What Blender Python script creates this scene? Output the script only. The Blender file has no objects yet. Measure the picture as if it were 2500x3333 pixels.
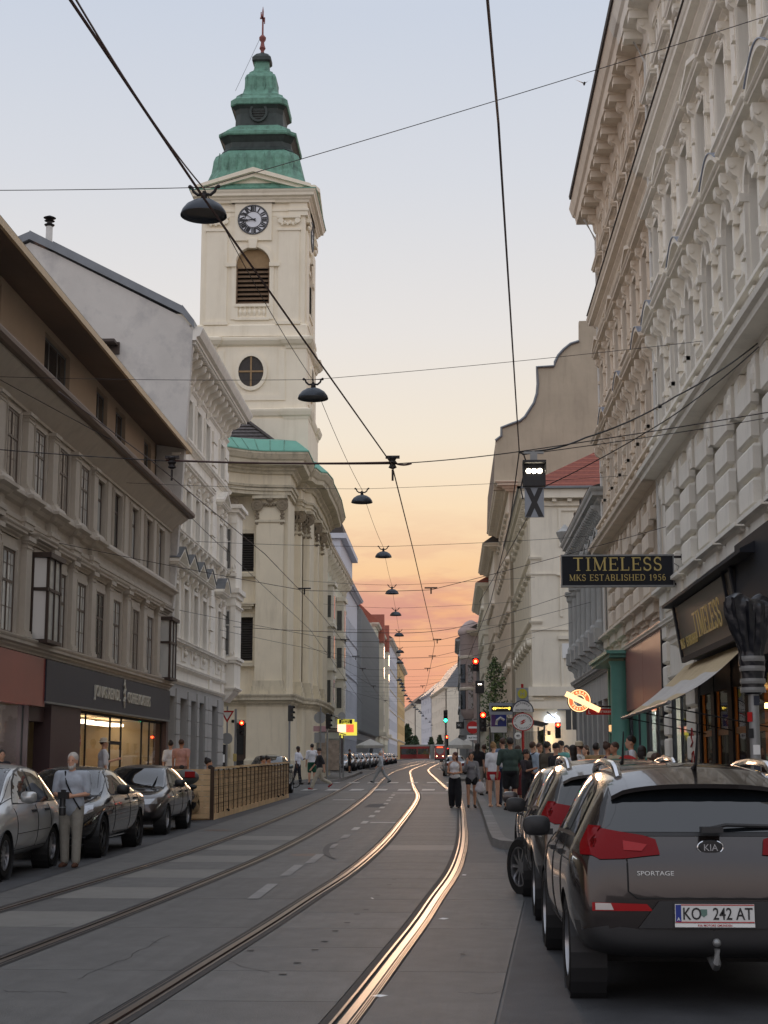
import bpy,bmesh,math,random
import numpy as np
from math import sin,cos,pi,radians,sqrt,atan,atan2,tan
from mathutils import Vector,Matrix
from mathutils.bvhtree import BVHTree
random.seed(7)
S=bpy.context.scene
COL=S.collection
# --- camera, sky, light
CAMH,HOR,SLOPE,FPX=1.72,2487.0,0.009,5000.0
PITCH=atan((HOR-1666.5)/FPX)
PHI=atan(215.0*cos(PITCH)/FPX)
cd=bpy.data.cameras.new('camera');cam=bpy.data.objects.new('camera',cd);COL.objects.link(cam)
cam.location=(0,0,CAMH);cam.rotation_euler=(pi/2+PITCH,0,PHI)
cd.sensor_fit='HORIZONTAL';cd.sensor_width=36;cd.lens=72;cd.clip_end=5000;cd.clip_start=0.1
S.camera=cam
S.view_settings.view_transform='Standard';S.view_settings.look='None'
S.view_settings.exposure=0.0;S.view_settings.gamma=1.0;S.view_settings.use_curve_mapping=False
S.cycles.use_denoising=True;S.cycles.max_bounces=6;S.cycles.diffuse_bounces=4
S.cycles.glossy_bounces=3;S.cycles.transparent_max_bounces=8;S.cycles.transmission_bounces=3
S.cycles.sample_clamp_indirect=6.0
def srgb(r,g,b):
 f=lambda c:(c/255/12.92) if c/255<=0.04045 else((c/255+0.055)/1.055)**2.4
 return(f(r),f(g),f(b),1)
SUN_EL,SUN_AZ=2.5,-3.0
W=bpy.data.worlds.new('World');S.world=W;W.use_nodes=True
nt=W.node_tree;nt.nodes.clear()
def N(t,**k):
 n=nt.nodes.new(t)
 for a,b in k.items():setattr(n,a,b)
 return n
L=lambda a,b:nt.links.new(a,b)
out=N('ShaderNodeOutputWorld');bg=N('ShaderNodeBackground');L(bg.outputs[0],out.inputs[0])
tc=N('ShaderNodeTexCoord');sep=N('ShaderNodeSeparateXYZ');L(tc.outputs['Generated'],sep.inputs[0])
def ramp(fac,pts):
 r=N('ShaderNodeValToRGB');e=r.color_ramp.elements
 while len(e)<len(pts):e.new(0.5)
 for i,(p,c) in enumerate(pts):e[i].position=p;e[i].color=c
 L(fac,r.inputs[0]);return r.outputs[0]
def M2(op,a,b=None,clamp=False):
 n=N('ShaderNodeMath',operation=op,use_clamp=clamp)
 for i,x in enumerate((a,b)):
  if x is None:continue
  if isinstance(x,(int,float)):n.inputs[i].default_value=x
  else:L(x,n.inputs[i])
 return n.outputs[0]
def MixC(f,a,b,bt='MIX'):
 n=N('ShaderNodeMix',data_type='RGBA',blend_type=bt)
 for i,x in((0,f),(6,a),(7,b)):
  if isinstance(x,(int,float)):n.inputs[i].default_value=x
  elif isinstance(x,tuple):n.inputs[i].default_value=x
  else:L(x,n.inputs[i])
 return n.outputs[2]
z=sep.outputs[2]
sd=lambda d:max(0.0,sin(radians(d)))
WS=.79
def sk(r,g,b):c=srgb(r,g,b);return(c[0]*WS,c[1]*WS,c[2]*WS,1)
warm=ramp(z,[(0.0,sk(222,154,134)),(sd(3.2),sk(226,160,134)),(sd(5.2),sk(237,180,140)),(sd(7.2),sk(244,203,158)),(sd(9.4),sk(246,220,185)),(sd(12),sk(240,228,210)),(sd(16),sk(229,225,222)),(sd(21.5),sk(214,217,224)),(sd(27.5),sk(201,209,223)),(sd(50),srgb(204,211,226)),(1.0,srgb(214,219,230))])
cool=ramp(z,[(0.0,srgb(206,194,194)),(sd(8),srgb(224,211,208)),(sd(16),srgb(222,217,220)),(sd(28),srgb(208,213,226)),(sd(50),srgb(208,214,228)),(1.0,srgb(214,219,230))])
az=radians(SUN_AZ)
dt=M2('ADD',M2('MULTIPLY',sep.outputs[0],sin(az)),M2('MULTIPLY',sep.outputs[1],cos(az)))
wf=N('ShaderNodeMapRange',interpolation_type='SMOOTHSTEP');L(dt,wf.inputs[0])
wf.inputs[1].default_value=-0.6;wf.inputs[2].default_value=0.9
base=MixC(wf.outputs[0],cool,warm)
# thin sunset clouds low over the street
mp=N('ShaderNodeMapping');L(tc.outputs['Generated'],mp.inputs[0]);mp.inputs[3].default_value=(5,5,26)
mp.inputs[1].default_value=(0.7,0.0,0.35)
nz=N('ShaderNodeTexNoise');L(mp.outputs[0],nz.inputs[0]);nz.inputs['Scale'].default_value=2.1;nz.inputs['Detail'].default_value=7;nz.inputs['Roughness'].default_value=.6
cm=N('ShaderNodeMapRange',interpolation_type='SMOOTHSTEP');L(nz.outputs[0],cm.inputs[0]);cm.inputs[1].default_value=.44;cm.inputs[2].default_value=.60
band=ramp(z,[(0,(1,1,1,1)),(sd(5.6),(1,1,1,1)),(sd(7.6),(0.25,.25,.25,1)),(sd(10),(0,0,0,1)),(1,(0,0,0,1))])
cf=M2('MULTIPLY',M2('MULTIPLY',cm.outputs[0],band),M2('MULTIPLY',wf.outputs[0],.95))
base=MixC(cf,base,sk(206,146,136))
mp2=N('ShaderNodeMapping');L(tc.outputs['Generated'],mp2.inputs[0]);mp2.inputs[3].default_value=(6,6,24);mp2.inputs[1].default_value=(3.1,1.0,2.2)
nz2=N('ShaderNodeTexNoise');L(mp2.outputs[0],nz2.inputs[0]);nz2.inputs['Scale'].default_value=2.4;nz2.inputs['Detail'].default_value=6
cm2=N('ShaderNodeMapRange',interpolation_type='SMOOTHSTEP');L(nz2.outputs[0],cm2.inputs[0]);cm2.inputs[1].default_value=.52;cm2.inputs[2].default_value=.72
cf2=M2('MULTIPLY',M2('MULTIPLY',cm2.outputs[0],band),M2('MULTIPLY',wf.outputs[0],.6))
base=MixC(cf2,base,sk(250,190,134))
sky=N('ShaderNodeTexSky');sky.sky_type='NISHITA';sky.sun_disc=False
sky.sun_elevation=radians(SUN_EL);sky.sun_rotation=radians(SUN_AZ);sky.altitude=200;sky.dust_density=2.0
base=MixC(0.0012,base,sky.outputs[0],'ADD')
L(base,bg.inputs[0]);bg.inputs[1].default_value=1.0
sl=bpy.data.lights.new('sun','SUN');so=bpy.data.objects.new('sun',sl);COL.objects.link(so)
sl.energy=0.5;sl.angle=radians(12);sl.color=(1.0,0.62,0.38)
so.rotation_euler=Vector((sin(az)*cos(radians(SUN_EL)),cos(az)*cos(radians(SUN_EL)),sin(radians(SUN_EL)))).to_track_quat('Z','Y').to_euler()
S.view_settings.exposure=0.36
# --- helpers
def gz(y):return SLOPE*y
def ray(px,py):
 a,b,c=px-1250,FPX,-(py-1666.5)
 y,zz=b*cos(PITCH)-c*sin(PITCH),b*sin(PITCH)+c*cos(PITCH)
 return Vector((a*cos(PHI)-y*sin(PHI),a*sin(PHI)+y*cos(PHI),zz))
def gp(px,py,lift=0.0):
 d=ray(px,py);t=(CAMH-lift)/(SLOPE*d.y-d.z);return Vector((t*d.x,t*d.y,CAMH+t*d.z))
def at(px,py,y):
 d=ray(px,py);t=y/d.y;return Vector((t*d.x,y,CAMH+t*d.z))
def atx(px,py,x):
 d=ray(px,py);t=x/d.x;return Vector((x,t*d.y,CAMH+t*d.z))
class MB:
 def __init__(s):s.v=[];s.f=[]
 def add(s,vs,fs):
  n=len(s.v);s.v+=[tuple(p) for p in vs];s.f+=[tuple(i+n for i in f) for f in fs];return s
 def box(s,x0,y0,z0,x1,y1,z1):
  x0,x1=min(x0,x1),max(x0,x1);y0,y1=min(y0,y1),max(y0,y1);z0,z1=min(z0,z1),max(z0,z1)
  return s.add([(x0,y0,z0),(x1,y0,z0),(x1,y1,z0),(x0,y1,z0),(x0,y0,z1),(x1,y0,z1),(x1,y1,z1),(x0,y1,z1)],[(0,3,2,1),(4,5,6,7),(0,1,5,4),(1,2,6,5),(2,3,7,6),(3,0,4,7)])
 def quad(s,a,b,c,d):return s.add([a,b,c,d],[(0,1,2,3)])
 def prism(s,poly,fn0,fn1):
  n=len(poly);a=[fn0(p) for p in poly];b=[fn1(p) for p in poly]
  return s.add(a+b,[tuple(range(n-1,-1,-1)),tuple(range(n,2*n))]+[(i,(i+1)%n,n+(i+1)%n,n+i) for i in range(n)])
 def xz(s,poly,y0,y1):return s.prism(poly,lambda p:(p[0],y0,p[1]),lambda p:(p[0],y1,p[1]))
 def yz(s,poly,x0,x1):return s.prism(poly,lambda p:(x0,p[0],p[1]),lambda p:(x1,p[0],p[1]))
 def xy(s,poly,z0,z1):return s.prism(poly,lambda p:(p[0],p[1],z0),lambda p:(p[0],p[1],z1))
 def tube(s,pts,r,n=6,cap=True,closed=False):
  P=[Vector(p) for p in pts];m=len(P);rings=[]
  for i,p in enumerate(P):
   if closed:t=P[(i+1)%m]-P[i-1]
   else:t=P[min(i+1,m-1)]-P[max(i-1,0)]
   t=t.normalized() if t.length>1e-9 else Vector((0,0,1))
   up=Vector((0,0,1)) if abs(t.z)<.95 else Vector((0,1,0))
   a=t.cross(up).normalized();b=a.cross(t)
   rr=r[i] if isinstance(r,(list,tuple)) else r
   rings.append([p+a*(rr*cos(2*pi*k/n))+b*(rr*sin(2*pi*k/n)) for k in range(n)])
  fs=[]
  for i in range(m if closed else m-1):
   for k in range(n):
    j=(i+1)%m;fs.append((i*n+k,i*n+(k+1)%n,j*n+(k+1)%n,j*n+k))
  if cap and not closed:fs+=[tuple(range(n-1,-1,-1)),tuple(range((m-1)*n,m*n))]
  return s.add([q for R in rings for q in R],fs)
 def lathe(s,prof,c=(0,0,0),n=16,axis='z',cap=True):
  vs=[];m=len(prof)
  for r,h in prof:
   for k in range(n):
    a=2*pi*k/n;x,y=r*cos(a),r*sin(a)
    p=(x,y,h) if axis=='z' else((h,x,y) if axis=='x' else(y,h,x))
    vs.append((c[0]+p[0],c[1]+p[1],c[2]+p[2]))
  fs=[(i*n+k,i*n+(k+1)%n,(i+1)*n+(k+1)%n,(i+1)*n+k) for i in range(m-1) for k in range(n)]
  if cap:fs+=[tuple(range(n-1,-1,-1)),tuple(range((m-1)*n,m*n))]
  return s.add(vs,fs)
 def ball(s,c,rx,ry=None,rz=None,n=10,m=7):
  ry=rx if ry is None else ry;rz=rx if rz is None else rz
  vs=[(c[0],c[1],c[2]-rz)];fs=[]
  for i in range(1,m):
   t=-pi/2+pi*i/m
   for k in range(n):
    a=2*pi*k/n;vs.append((c[0]+rx*cos(t)*cos(a),c[1]+ry*cos(t)*sin(a),c[2]+rz*sin(t)))
  vs.append((c[0],c[1],c[2]+rz));e=len(vs)-1
  fs+=[(0,1+(k+1)%n,1+k) for k in range(n)]
  for i in range(m-2):
   for k in range(n):fs.append((1+i*n+k,1+i*n+(k+1)%n,1+(i+1)*n+(k+1)%n,1+(i+1)*n+k))
  fs+=[(e,e-n+k,e-n+(k+1)%n) for k in range(n)]
  return s.add(vs,fs)
 def sweep(s,prof,path,closed=False,cap=True):
 # prof: (out, z) pairs; path: (x, y) points, out is to the LEFT of the direction of travel; mitred
  m=len(path);P=[Vector((p[0],p[1])) for p in path];offs=[]
  for i in range(m):
   d0=(P[i]-P[i-1]) if(i>0 or closed) else None
   d1=(P[(i+1)%m]-P[i]) if(i<m-1 or closed) else None
   d0=d0.normalized() if d0 is not None else None;d1=d1.normalized() if d1 is not None else None
   n0=Vector((-d0.y,d0.x)) if d0 is not None else None;n1=Vector((-d1.y,d1.x)) if d1 is not None else None
   if n0 is None:offs.append(n1)
   elif n1 is None:offs.append(n0)
   else:
    b=(n0+n1);b=b.normalized() if b.length>1e-6 else n0;offs.append(b/max(.35,b.dot(n0)))
  k=len(prof);vs=[]
  for i in range(m):
   for o,zz in prof:q=P[i]+offs[i]*o;vs.append((q.x,q.y,zz))
  fs=[]
  for i in range(m if closed else m-1):
   j=(i+1)%m
   for a in range(k):b=(a+1)%k;fs.append((i*k+a,i*k+b,j*k+b,j*k+a))
  if cap and not closed:fs+=[tuple(range(k)),tuple(range((m-1)*k,m*k))[::-1]]
  return s.add(vs,fs)
 def wall(s,x0,x1,z0,z1,holes,depth,y=0.0,arches=(),round_n=10):
 # plane y with rectangular holes (a,b,c,d) = x0,x1,z0,z1 and reveals going back by depth
  xs=sorted({x0,x1,*[h[0] for h in holes],*[h[1] for h in holes]});zs=sorted({z0,z1,*[h[2] for h in holes],*[h[3] for h in holes]})
  xs=[q for q in xs if x0<=q<=x1];zs=[q for q in zs if z0<=q<=z1]
  for i in range(len(xs)-1):
   j=0
   while j<len(zs)-1:
    cx=(xs[i]+xs[i+1])/2
    inside=lambda q:any(h[0]<cx<h[1] and h[2]<q<h[3] for h in holes)
    if inside((zs[j]+zs[j+1])/2):j+=1;continue
    k=j+1
    while k<len(zs)-1 and not inside((zs[k]+zs[k+1])/2):k+=1
    s.quad((xs[i],y,zs[j]),(xs[i],y,zs[k]),(xs[i+1],y,zs[k]),(xs[i+1],y,zs[j]));j=k
  for a,b,c,d in holes:
   q=y-depth
   s.quad((a,y,c),(b,y,c),(b,q,c),(a,q,c));s.quad((a,y,d),(a,q,d),(b,q,d),(b,y,d))
   s.quad((a,y,c),(a,q,c),(a,q,d),(a,y,d));s.quad((b,y,c),(b,y,d),(b,q,d),(b,q,c))
  return s
 def mesh(s,name,smooth=False):
  me=bpy.data.meshes.new(name);me.from_pydata(s.v,[],s.f)
  if smooth:me.shade_smooth()
  return me
 def fixed(s,name,smooth=False,ang=None):
  bm=bmesh.new();me=s.mesh(name);bm.from_mesh(me);bmesh.ops.remove_doubles(bm,verts=bm.verts,dist=1e-5)
  bmesh.ops.recalc_face_normals(bm,faces=bm.faces);bm.to_mesh(me);bm.free()
  if smooth:
   me.shade_smooth()
   if ang:me.set_sharp_from_angle(angle=radians(ang))
  return me
def link(name,data,parent=None,loc=None,rot=None,scale=None):
 o=bpy.data.objects.new(name,data);COL.objects.link(o)
 if parent is not None:o.parent=parent
 if loc is not None:o.location=loc
 if rot is not None:o.rotation_euler=rot
 if scale is not None:o.scale=scale
 return o
def ob(name,mb,mat,parent=None,loc=None,rot=None,smooth=False,ang=40,fix=True):
 me=mb.fixed(name,smooth,ang) if fix else mb.mesh(name,smooth)
 if mat is not None:me.materials.append(mat)
 return link(name,me,parent,loc,rot)
def tag(o,label=None,cat=None,group=None,kind=None):
 if label:o['label']=label
 if cat:o['category']=cat
 if group:o['group']=group
 if kind:o['kind']=kind
 return o
def thing(name,loc,rz=0.0,label=None,cat=None,group=None):
 o=link(name,None,None,loc,(0,0,rz));o.empty_display_size=.2
 return tag(o,label,cat,group)
TMP=bpy.data.scenes.new('modelling')
def tmp_ob(name,data):
 o=bpy.data.objects.new(name,data);TMP.collection.objects.link(o);return o
def eval_mesh(o):
 with bpy.context.temp_override(scene=TMP,view_layer=TMP.view_layers[0]):
  dg=bpy.context.evaluated_depsgraph_get();dg.update();return bpy.data.meshes.new_from_object(o.evaluated_get(dg))
def copy_tree(o,parent=None):
 c=o.copy();COL.objects.link(c)
 if parent is not None:c.parent=parent
 for ch in list(o.children):copy_tree(ch,c)
 return c
 # --- materials
def mat(name,rgb,rough=.6,metal=0.0,var=0.0,vscale=3.0,bump=0.0,bscale=20.0,emit=None,es=1.0,spec=.5,stain=None,stain_amt=0.0,coat=0.0,streak=False,detail=5):
 m=bpy.data.materials.new(name);m.use_nodes=True;t=m.node_tree;b=t.nodes['Principled BSDF']
 c=(rgb[0],rgb[1],rgb[2],1)
 b.inputs['Base Color'].default_value=c;b.inputs['Roughness'].default_value=rough;b.inputs['Metallic'].default_value=metal
 b.inputs['Specular IOR Level'].default_value=spec
 if coat:b.inputs['Coat Weight'].default_value=coat;b.inputs['Coat Roughness'].default_value=.04
 if emit:b.inputs['Emission Color'].default_value=(*emit[:3],1);b.inputs['Emission Strength'].default_value=es
 if var or stain or bump:
  tcn=t.nodes.new('ShaderNodeTexCoord')
 col=None
 if var:
  n=t.nodes.new('ShaderNodeTexNoise');n.inputs['Scale'].default_value=vscale;n.inputs['Detail'].default_value=detail;n.inputs['Roughness'].default_value=.62
  t.links.new(tcn.outputs['Object'],n.inputs['Vector'])
  r=t.nodes.new('ShaderNodeValToRGB');t.links.new(n.outputs[0],r.inputs[0])
  r.color_ramp.elements[0].position=.3;r.color_ramp.elements[1].position=.72
  r.color_ramp.elements[0].color=(*[q*(1-var) for q in c[:3]],1);r.color_ramp.elements[1].color=(*[min(1,q*(1+var)) for q in c[:3]],1)
  col=r.outputs[0]
 if stain:
  mpn=t.nodes.new('ShaderNodeMapping');t.links.new(tcn.outputs['Object'],mpn.inputs[0]);mpn.inputs[3].default_value=(2.2,2.2,.28) if streak else(.6,.6,.6)
  n=t.nodes.new('ShaderNodeTexNoise');n.inputs['Scale'].default_value=1.0;n.inputs['Detail'].default_value=8;n.inputs['Roughness'].default_value=.68;t.links.new(mpn.outputs[0],n.inputs['Vector'])
  r=t.nodes.new('ShaderNodeMapRange');t.links.new(n.outputs[0],r.inputs[0]);r.inputs[1].default_value=.5;r.inputs[2].default_value=.78;r.inputs[4].default_value=stain_amt
  mx=t.nodes.new('ShaderNodeMix');mx.data_type='RGBA';t.links.new(r.outputs[0],mx.inputs[0]);mx.inputs[7].default_value=(*stain[:3],1)
  if col is not None:t.links.new(col,mx.inputs[6])
  else:mx.inputs[6].default_value=c
  col=mx.outputs[2]
 if col is not None:t.links.new(col,b.inputs['Base Color'])
 if bump:
  n=t.nodes.new('ShaderNodeTexNoise');n.inputs['Scale'].default_value=bscale;n.inputs['Detail'].default_value=4;t.links.new(tcn.outputs['Object'],n.inputs['Vector'])
  bp=t.nodes.new('ShaderNodeBump');bp.inputs['Strength'].default_value=bump;bp.inputs['Distance'].default_value=.02
  t.links.new(n.outputs[0],bp.inputs['Height']);t.links.new(bp.outputs[0],b.inputs['Normal'])
 return m
def glass_mat(name,tint=(.02,.025,.03),refl_rough=.02,see=0.0,bumpy=.02,spec=1.0):
 m=bpy.data.materials.new(name);m.use_nodes=True;t=m.node_tree;b=t.nodes['Principled BSDF']
 b.inputs['Base Color'].default_value=(*tint,1);b.inputs['Roughness'].default_value=refl_rough;b.inputs['Specular IOR Level'].default_value=spec;b.inputs['IOR'].default_value=1.6
 if bumpy:
  tcn=t.nodes.new('ShaderNodeTexCoord');n=t.nodes.new('ShaderNodeTexNoise');n.inputs['Scale'].default_value=1.3;t.links.new(tcn.outputs['Object'],n.inputs['Vector'])
  bp=t.nodes.new('ShaderNodeBump');bp.inputs['Strength'].default_value=bumpy;bp.inputs['Distance'].default_value=.3;t.links.new(n.outputs[0],bp.inputs['Height']);t.links.new(bp.outputs[0],b.inputs['Normal'])
 if see:
  tr=t.nodes.new('ShaderNodeBsdfTransparent');gl=t.nodes.new('ShaderNodeBsdfGlossy');gl.inputs['Roughness'].default_value=refl_rough
  fr=t.nodes.new('ShaderNodeFresnel');fr.inputs[0].default_value=1.28
  tr.inputs[0].default_value=(see,see,see,1)
  mx=t.nodes.new('ShaderNodeMixShader');t.links.new(fr.outputs[0],mx.inputs[0]);t.links.new(tr.outputs[0],mx.inputs[1]);t.links.new(gl.outputs[0],mx.inputs[2])
  t.links.new(mx.outputs[0],t.nodes['Material Output'].inputs[0])
 return m
MT={}
def dirt(r,g,b):return srgb(r,g,b)
MT['brown_plaster']=mat('brown_plaster',srgb(184,174,160),.85,var=.09,vscale=1.2,bump=.15,bscale=30,stain=srgb(120,108,96),stain_amt=.3,streak=True)
MT['brown_trim']=mat('brown_trim',srgb(190,180,166),.8,var=.07,vscale=2,stain=srgb(116,106,96),stain_amt=.3,streak=True)
MT['tan_plaster']=mat('tan_plaster',srgb(184,164,142),.85,var=.06,vscale=1,bump=.1)
MT['soffit']=mat('soffit',srgb(120,104,92),.7,var=.08,vscale=1)
MT['fascia']=mat('fascia',srgb(206,180,142),.5,var=.07,vscale=2)
MT['white_plaster']=mat('white_plaster',srgb(240,234,221),.85,var=.05,vscale=1.1,bump=.12,stain=srgb(160,157,152),stain_amt=.35,streak=True)
MT['white_trim']=mat('white_trim',srgb(240,234,222),.8,var=.05,vscale=2,stain=srgb(150,147,142),stain_amt=.4,streak=True)
MT['grey_wall']=mat('grey_wall',srgb(206,201,193),.9,var=.07,vscale=.7,bump=.2,bscale=9,stain=srgb(150,148,148),stain_amt=.8)
MT['church']=mat('church',srgb(226,215,190),.85,var=.06,vscale=.8,bump=.14,stain=srgb(150,138,116),stain_amt=.4,streak=True)
MT['church_stone']=mat('church_stone',srgb(208,198,174),.85,var=.1,vscale=1.5,bump=.2,stain=srgb(112,102,86),stain_amt=.75,streak=True)
MT['church_dark']=mat('church_dark',srgb(140,128,108),.9,var=.25,vscale=4,bump=.3,stain=srgb(70,62,54),stain_amt=.7)
MT['tower']=mat('tower',srgb(240,230,208),.85,var=.035,vscale=.9,bump=.08,stain=srgb(200,186,158),stain_amt=.35,streak=True)
MT['cream']=mat('cream',srgb(226,218,200),.85,var=.05,vscale=1,bump=.12,stain=srgb(160,150,134),stain_amt=.35,streak=True)
MT['cream_white']=mat('cream_white',srgb(240,234,221),.85,var=.045,vscale=1.1,bump=.12,stain=srgb(168,160,146),stain_amt=.35,streak=True)
MT['beige']=mat('beige',srgb(224,210,191),.85,var=.06,vscale=1.1,bump=.12,stain=srgb(150,136,118),stain_amt=.4,streak=True)
MT['grey_stone']=mat('grey_stone',srgb(172,172,168),.85,var=.09,vscale=1.2,bump=.2,stain=srgb(98,98,96),stain_amt=.6,streak=True)
MT['grey_base']=mat('grey_base',srgb(174,172,168),.85,var=.06,vscale=1.2,bump=.15)
MT['firewall']=mat('firewall',srgb(178,166,146),.9,var=.1,vscale=.5,bump=.2,stain=srgb(142,132,116),stain_amt=.45,streak=True)
MT['fins']=mat('fins',srgb(150,152,150),.7,var=.06)
MT['blue_white']=mat('blue_white',srgb(204,207,214),.85,var=.05)
MT['yellow']=mat('yellow',srgb(214,184,130),.85,var=.05)
MT['pale_green']=mat('pale_green',srgb(204,204,184),.85,var=.05)
MT['pinkish']=mat('pinkish',srgb(190,170,164),.85,var=.06)
MT['copper']=mat('copper',srgb(102,146,126),.65,var=.3,vscale=3.5,stain=srgb(34,44,40),stain_amt=1.0,streak=True)
MT['copper_clean']=mat('copper_clean',srgb(104,162,142),.55,var=.08,vscale=1.5)
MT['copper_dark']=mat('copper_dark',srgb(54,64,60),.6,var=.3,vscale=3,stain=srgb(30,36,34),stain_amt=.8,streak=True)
MT['slate']=mat('slate',srgb(84,78,76),.8,var=.4,vscale=6)
MT['roof_tile']=mat('roof_tile',srgb(150,84,66),.8,var=.2,vscale=5)
MT['roof_tile_b']=mat('roof_tile_b',srgb(134,72,58),.8,var=.2,vscale=5)
MT['zinc']=mat('zinc',srgb(120,124,128),.45,metal=.4,var=.12,vscale=2)
MT['zinc_blue']=mat('zinc_blue',srgb(140,150,168),.4,metal=.3,var=.1)
MT['dark_roof']=mat('dark_roof',srgb(72,66,62),.75,var=.2,vscale=2)
MT['dark_frame']=mat('dark_frame',srgb(66,52,44),.5,var=.15,vscale=6)
MT['brown_frame']=mat('brown_frame',srgb(92,78,66),.5,var=.15,vscale=6)
MT['white_frame']=mat('white_frame',srgb(206,204,198),.5,var=.05)
MT['glass']=glass_mat('glass',(.035,.04,.042))
MT['glass_curtain']=glass_mat('glass_curtain',(.5,.5,.47),spec=.7)
MT['glass_warm']=glass_mat('glass_warm',(.3,.27,.23),spec=.7)
MT['shop_glass']=glass_mat('shop_glass',see=.92)
MT['louver']=mat('louver',srgb(66,62,58),.8,var=.2,vscale=8)
MT['louver_tan']=mat('louver_tan',srgb(152,126,92),.8,var=.12,vscale=5)
MT['louver_brown']=mat('louver_brown',srgb(124,102,80),.8,var=.2,vscale=5)
MT['black']=mat('black',(.012,.012,.013),.45)
MT['matte_black']=mat('matte_black',(.018,.018,.018),.8,var=.2)
MT['iron']=mat('iron',srgb(52,48,48),.5,metal=.5,var=.2)
MT['wire']=mat('wire',srgb(70,44,40),.45,metal=.3)
MT['galv']=mat('galv',srgb(140,142,142),.45,metal=.6,var=.12)
MT['white']=mat('white',srgb(225,225,222),.5)
MT['red_paint']=mat('red_paint',srgb(176,28,26),.4)
MT['blue_paint']=mat('blue_paint',srgb(30,50,130),.4)
MT['gold']=mat('gold',srgb(196,176,110),.4,metal=.3)
def emis(name,rgb,es):return mat(name,(rgb[0]*.3,rgb[1]*.3,rgb[2]*.3),.4,emit=rgb,es=es)
# --- ground
def gz(y):return 0.009*y if y<120 else 1.08+0.0066*(y-120)
def gp(px,py,lift=0.0):
 d=ray(px,py);t=(CAMH-lift)/(0.009*d.y-d.z);p=Vector((t*d.x,t*d.y,CAMH+t*d.z))
 if p.y>120:
  t=(CAMH-lift-(1.08-.0066*120))/(0.0066*d.y-d.z);p=Vector((t*d.x,t*d.y,CAMH+t*d.z))
 return p
def rnd_mat(name,rgb,amt,**k):
 m=mat(name,rgb,**k);t=m.node_tree;b=t.nodes['Principled BSDF']
 oi=t.nodes.new('ShaderNodeObjectInfo');mr=t.nodes.new('ShaderNodeMapRange');t.links.new(oi.outputs['Random'],mr.inputs[0]);mr.inputs[3].default_value=1-amt;mr.inputs[4].default_value=1+amt
 vm=t.nodes.new('ShaderNodeMix');vm.data_type='RGBA';vm.blend_type='MULTIPLY';vm.inputs[0].default_value=1
 src=b.inputs['Base Color'].links[0].from_socket if b.inputs['Base Color'].links else None
 if src:t.links.new(src,vm.inputs[6])
 else:vm.inputs[6].default_value=(*rgb[:3],1)
 cb=t.nodes.new('ShaderNodeCombineColor');[t.links.new(mr.outputs[0],cb.inputs[i]) for i in range(3)]
 t.links.new(cb.outputs[0],vm.inputs[7]);t.links.new(vm.outputs[2],b.inputs['Base Color'])
 return m
MT['asphalt']=mat('asphalt',(.076,.077,.078),.62,var=.26,vscale=1.4,bump=.35,bscale=90,stain=(.055,.055,.055),stain_amt=.5,detail=9)
MT['asphalt_dark']=mat('asphalt_dark',(.05,.052,.056),.68,var=.3,vscale=2.4,bump=.45,bscale=110,stain=(.045,.045,.047),stain_amt=.5,detail=9)
MT['slab']=rnd_mat('slab',(.104,.103,.098),.13,rough=.6,var=.24,vscale=2.6,bump=.4,bscale=80,stain=(.055,.054,.052),stain_amt=.9,detail=10)
for k_ in('slab','asphalt','asphalt_dark'):
 for n_ in MT[k_].node_tree.nodes:
  if n_.type=='MAPPING':n_.inputs[3].default_value=(2.4,.16,1)
MT['slab_light']=rnd_mat('slab_light',(.17,.165,.15),.08,rough=.6,var=.12,vscale=3,bump=.25,bscale=60,stain=(.14,.135,.13),stain_amt=.5)
MT['pavement']=mat('pavement',(.12,.119,.116),.7,var=.12,vscale=1.2,bump=.25,bscale=60,stain=(.09,.09,.088),stain_amt=.5)
MT['kerb']=rnd_mat('kerb',(.19,.18,.17),.12,rough=.7,var=.18,vscale=7,bump=.3,bscale=40,stain=(.08,.08,.08),stain_amt=.5)
MT['paint']=mat('paint',(.40,.40,.385),.6,var=.22,vscale=5,stain=(.13,.13,.13),stain_amt=.95)
MT['paint_worn']=mat('paint_worn',(.23,.23,.225),.6,var=.25,vscale=5,stain=(.12,.12,.12),stain_amt=.95)
MT['rail']=mat('rail',(.29,.235,.195),.3,metal=1.0,var=.06,vscale=4)
MT['rail_side']=mat('rail_side',(.10,.06,.045),.5,metal=.5,var=.25,vscale=9)
MT['joint']=mat('joint',(.018,.016,.015),.7,var=.3,vscale=12,bump=.4,bscale=50)
def strip_sheet(name,m,xl,xr,ys,lift,parent=None,kind='structure'):
 b=MB();n=len(ys)
 for y in ys:b.v+=[(xl(y) if callable(xl) else xl,y,gz(y)+lift),(xr(y) if callable(xr) else xr,y,gz(y)+lift)]
 b.f=[(2*i,2*i+1,2*i+3,2*i+2) for i in range(n-1)]
 o=ob(name,b,m,parent,fix=False)
 if parent is None:o['kind']=kind
 return o
strip_sheet('ground',MT['asphalt_dark'],-1500,1500,[-200,0,60,119.9,120.1,400,2500],-.06)
road=strip_sheet('road',MT['asphalt'],-40,40,[-40,-10,10,30,60,90,119.9,120.1,160,260,520],0)
def lerp(tab):
 xs=[a for a,_ in tab];ys=[b for _,b in tab]
 # smooth cubic through the table
 t=np.array(xs,float);q=np.array(ys,float);d=np.gradient(q,t)
 def f(y):
  if y<=t[0]:return q[0]+d[0]*(y-t[0])
  if y>=t[-1]:return q[-1]+d[-1]*(y-t[-1])
  i=int(np.searchsorted(t,y))-1;h=t[i+1]-t[i];s=(y-t[i])/h
  return float((2*s**3-3*s*s+1)*q[i]+(s**3-2*s*s+s)*h*d[i]+(-2*s**3+3*s*s)*q[i+1]+(s**3-s*s)*h*d[i+1])
 return f
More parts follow.
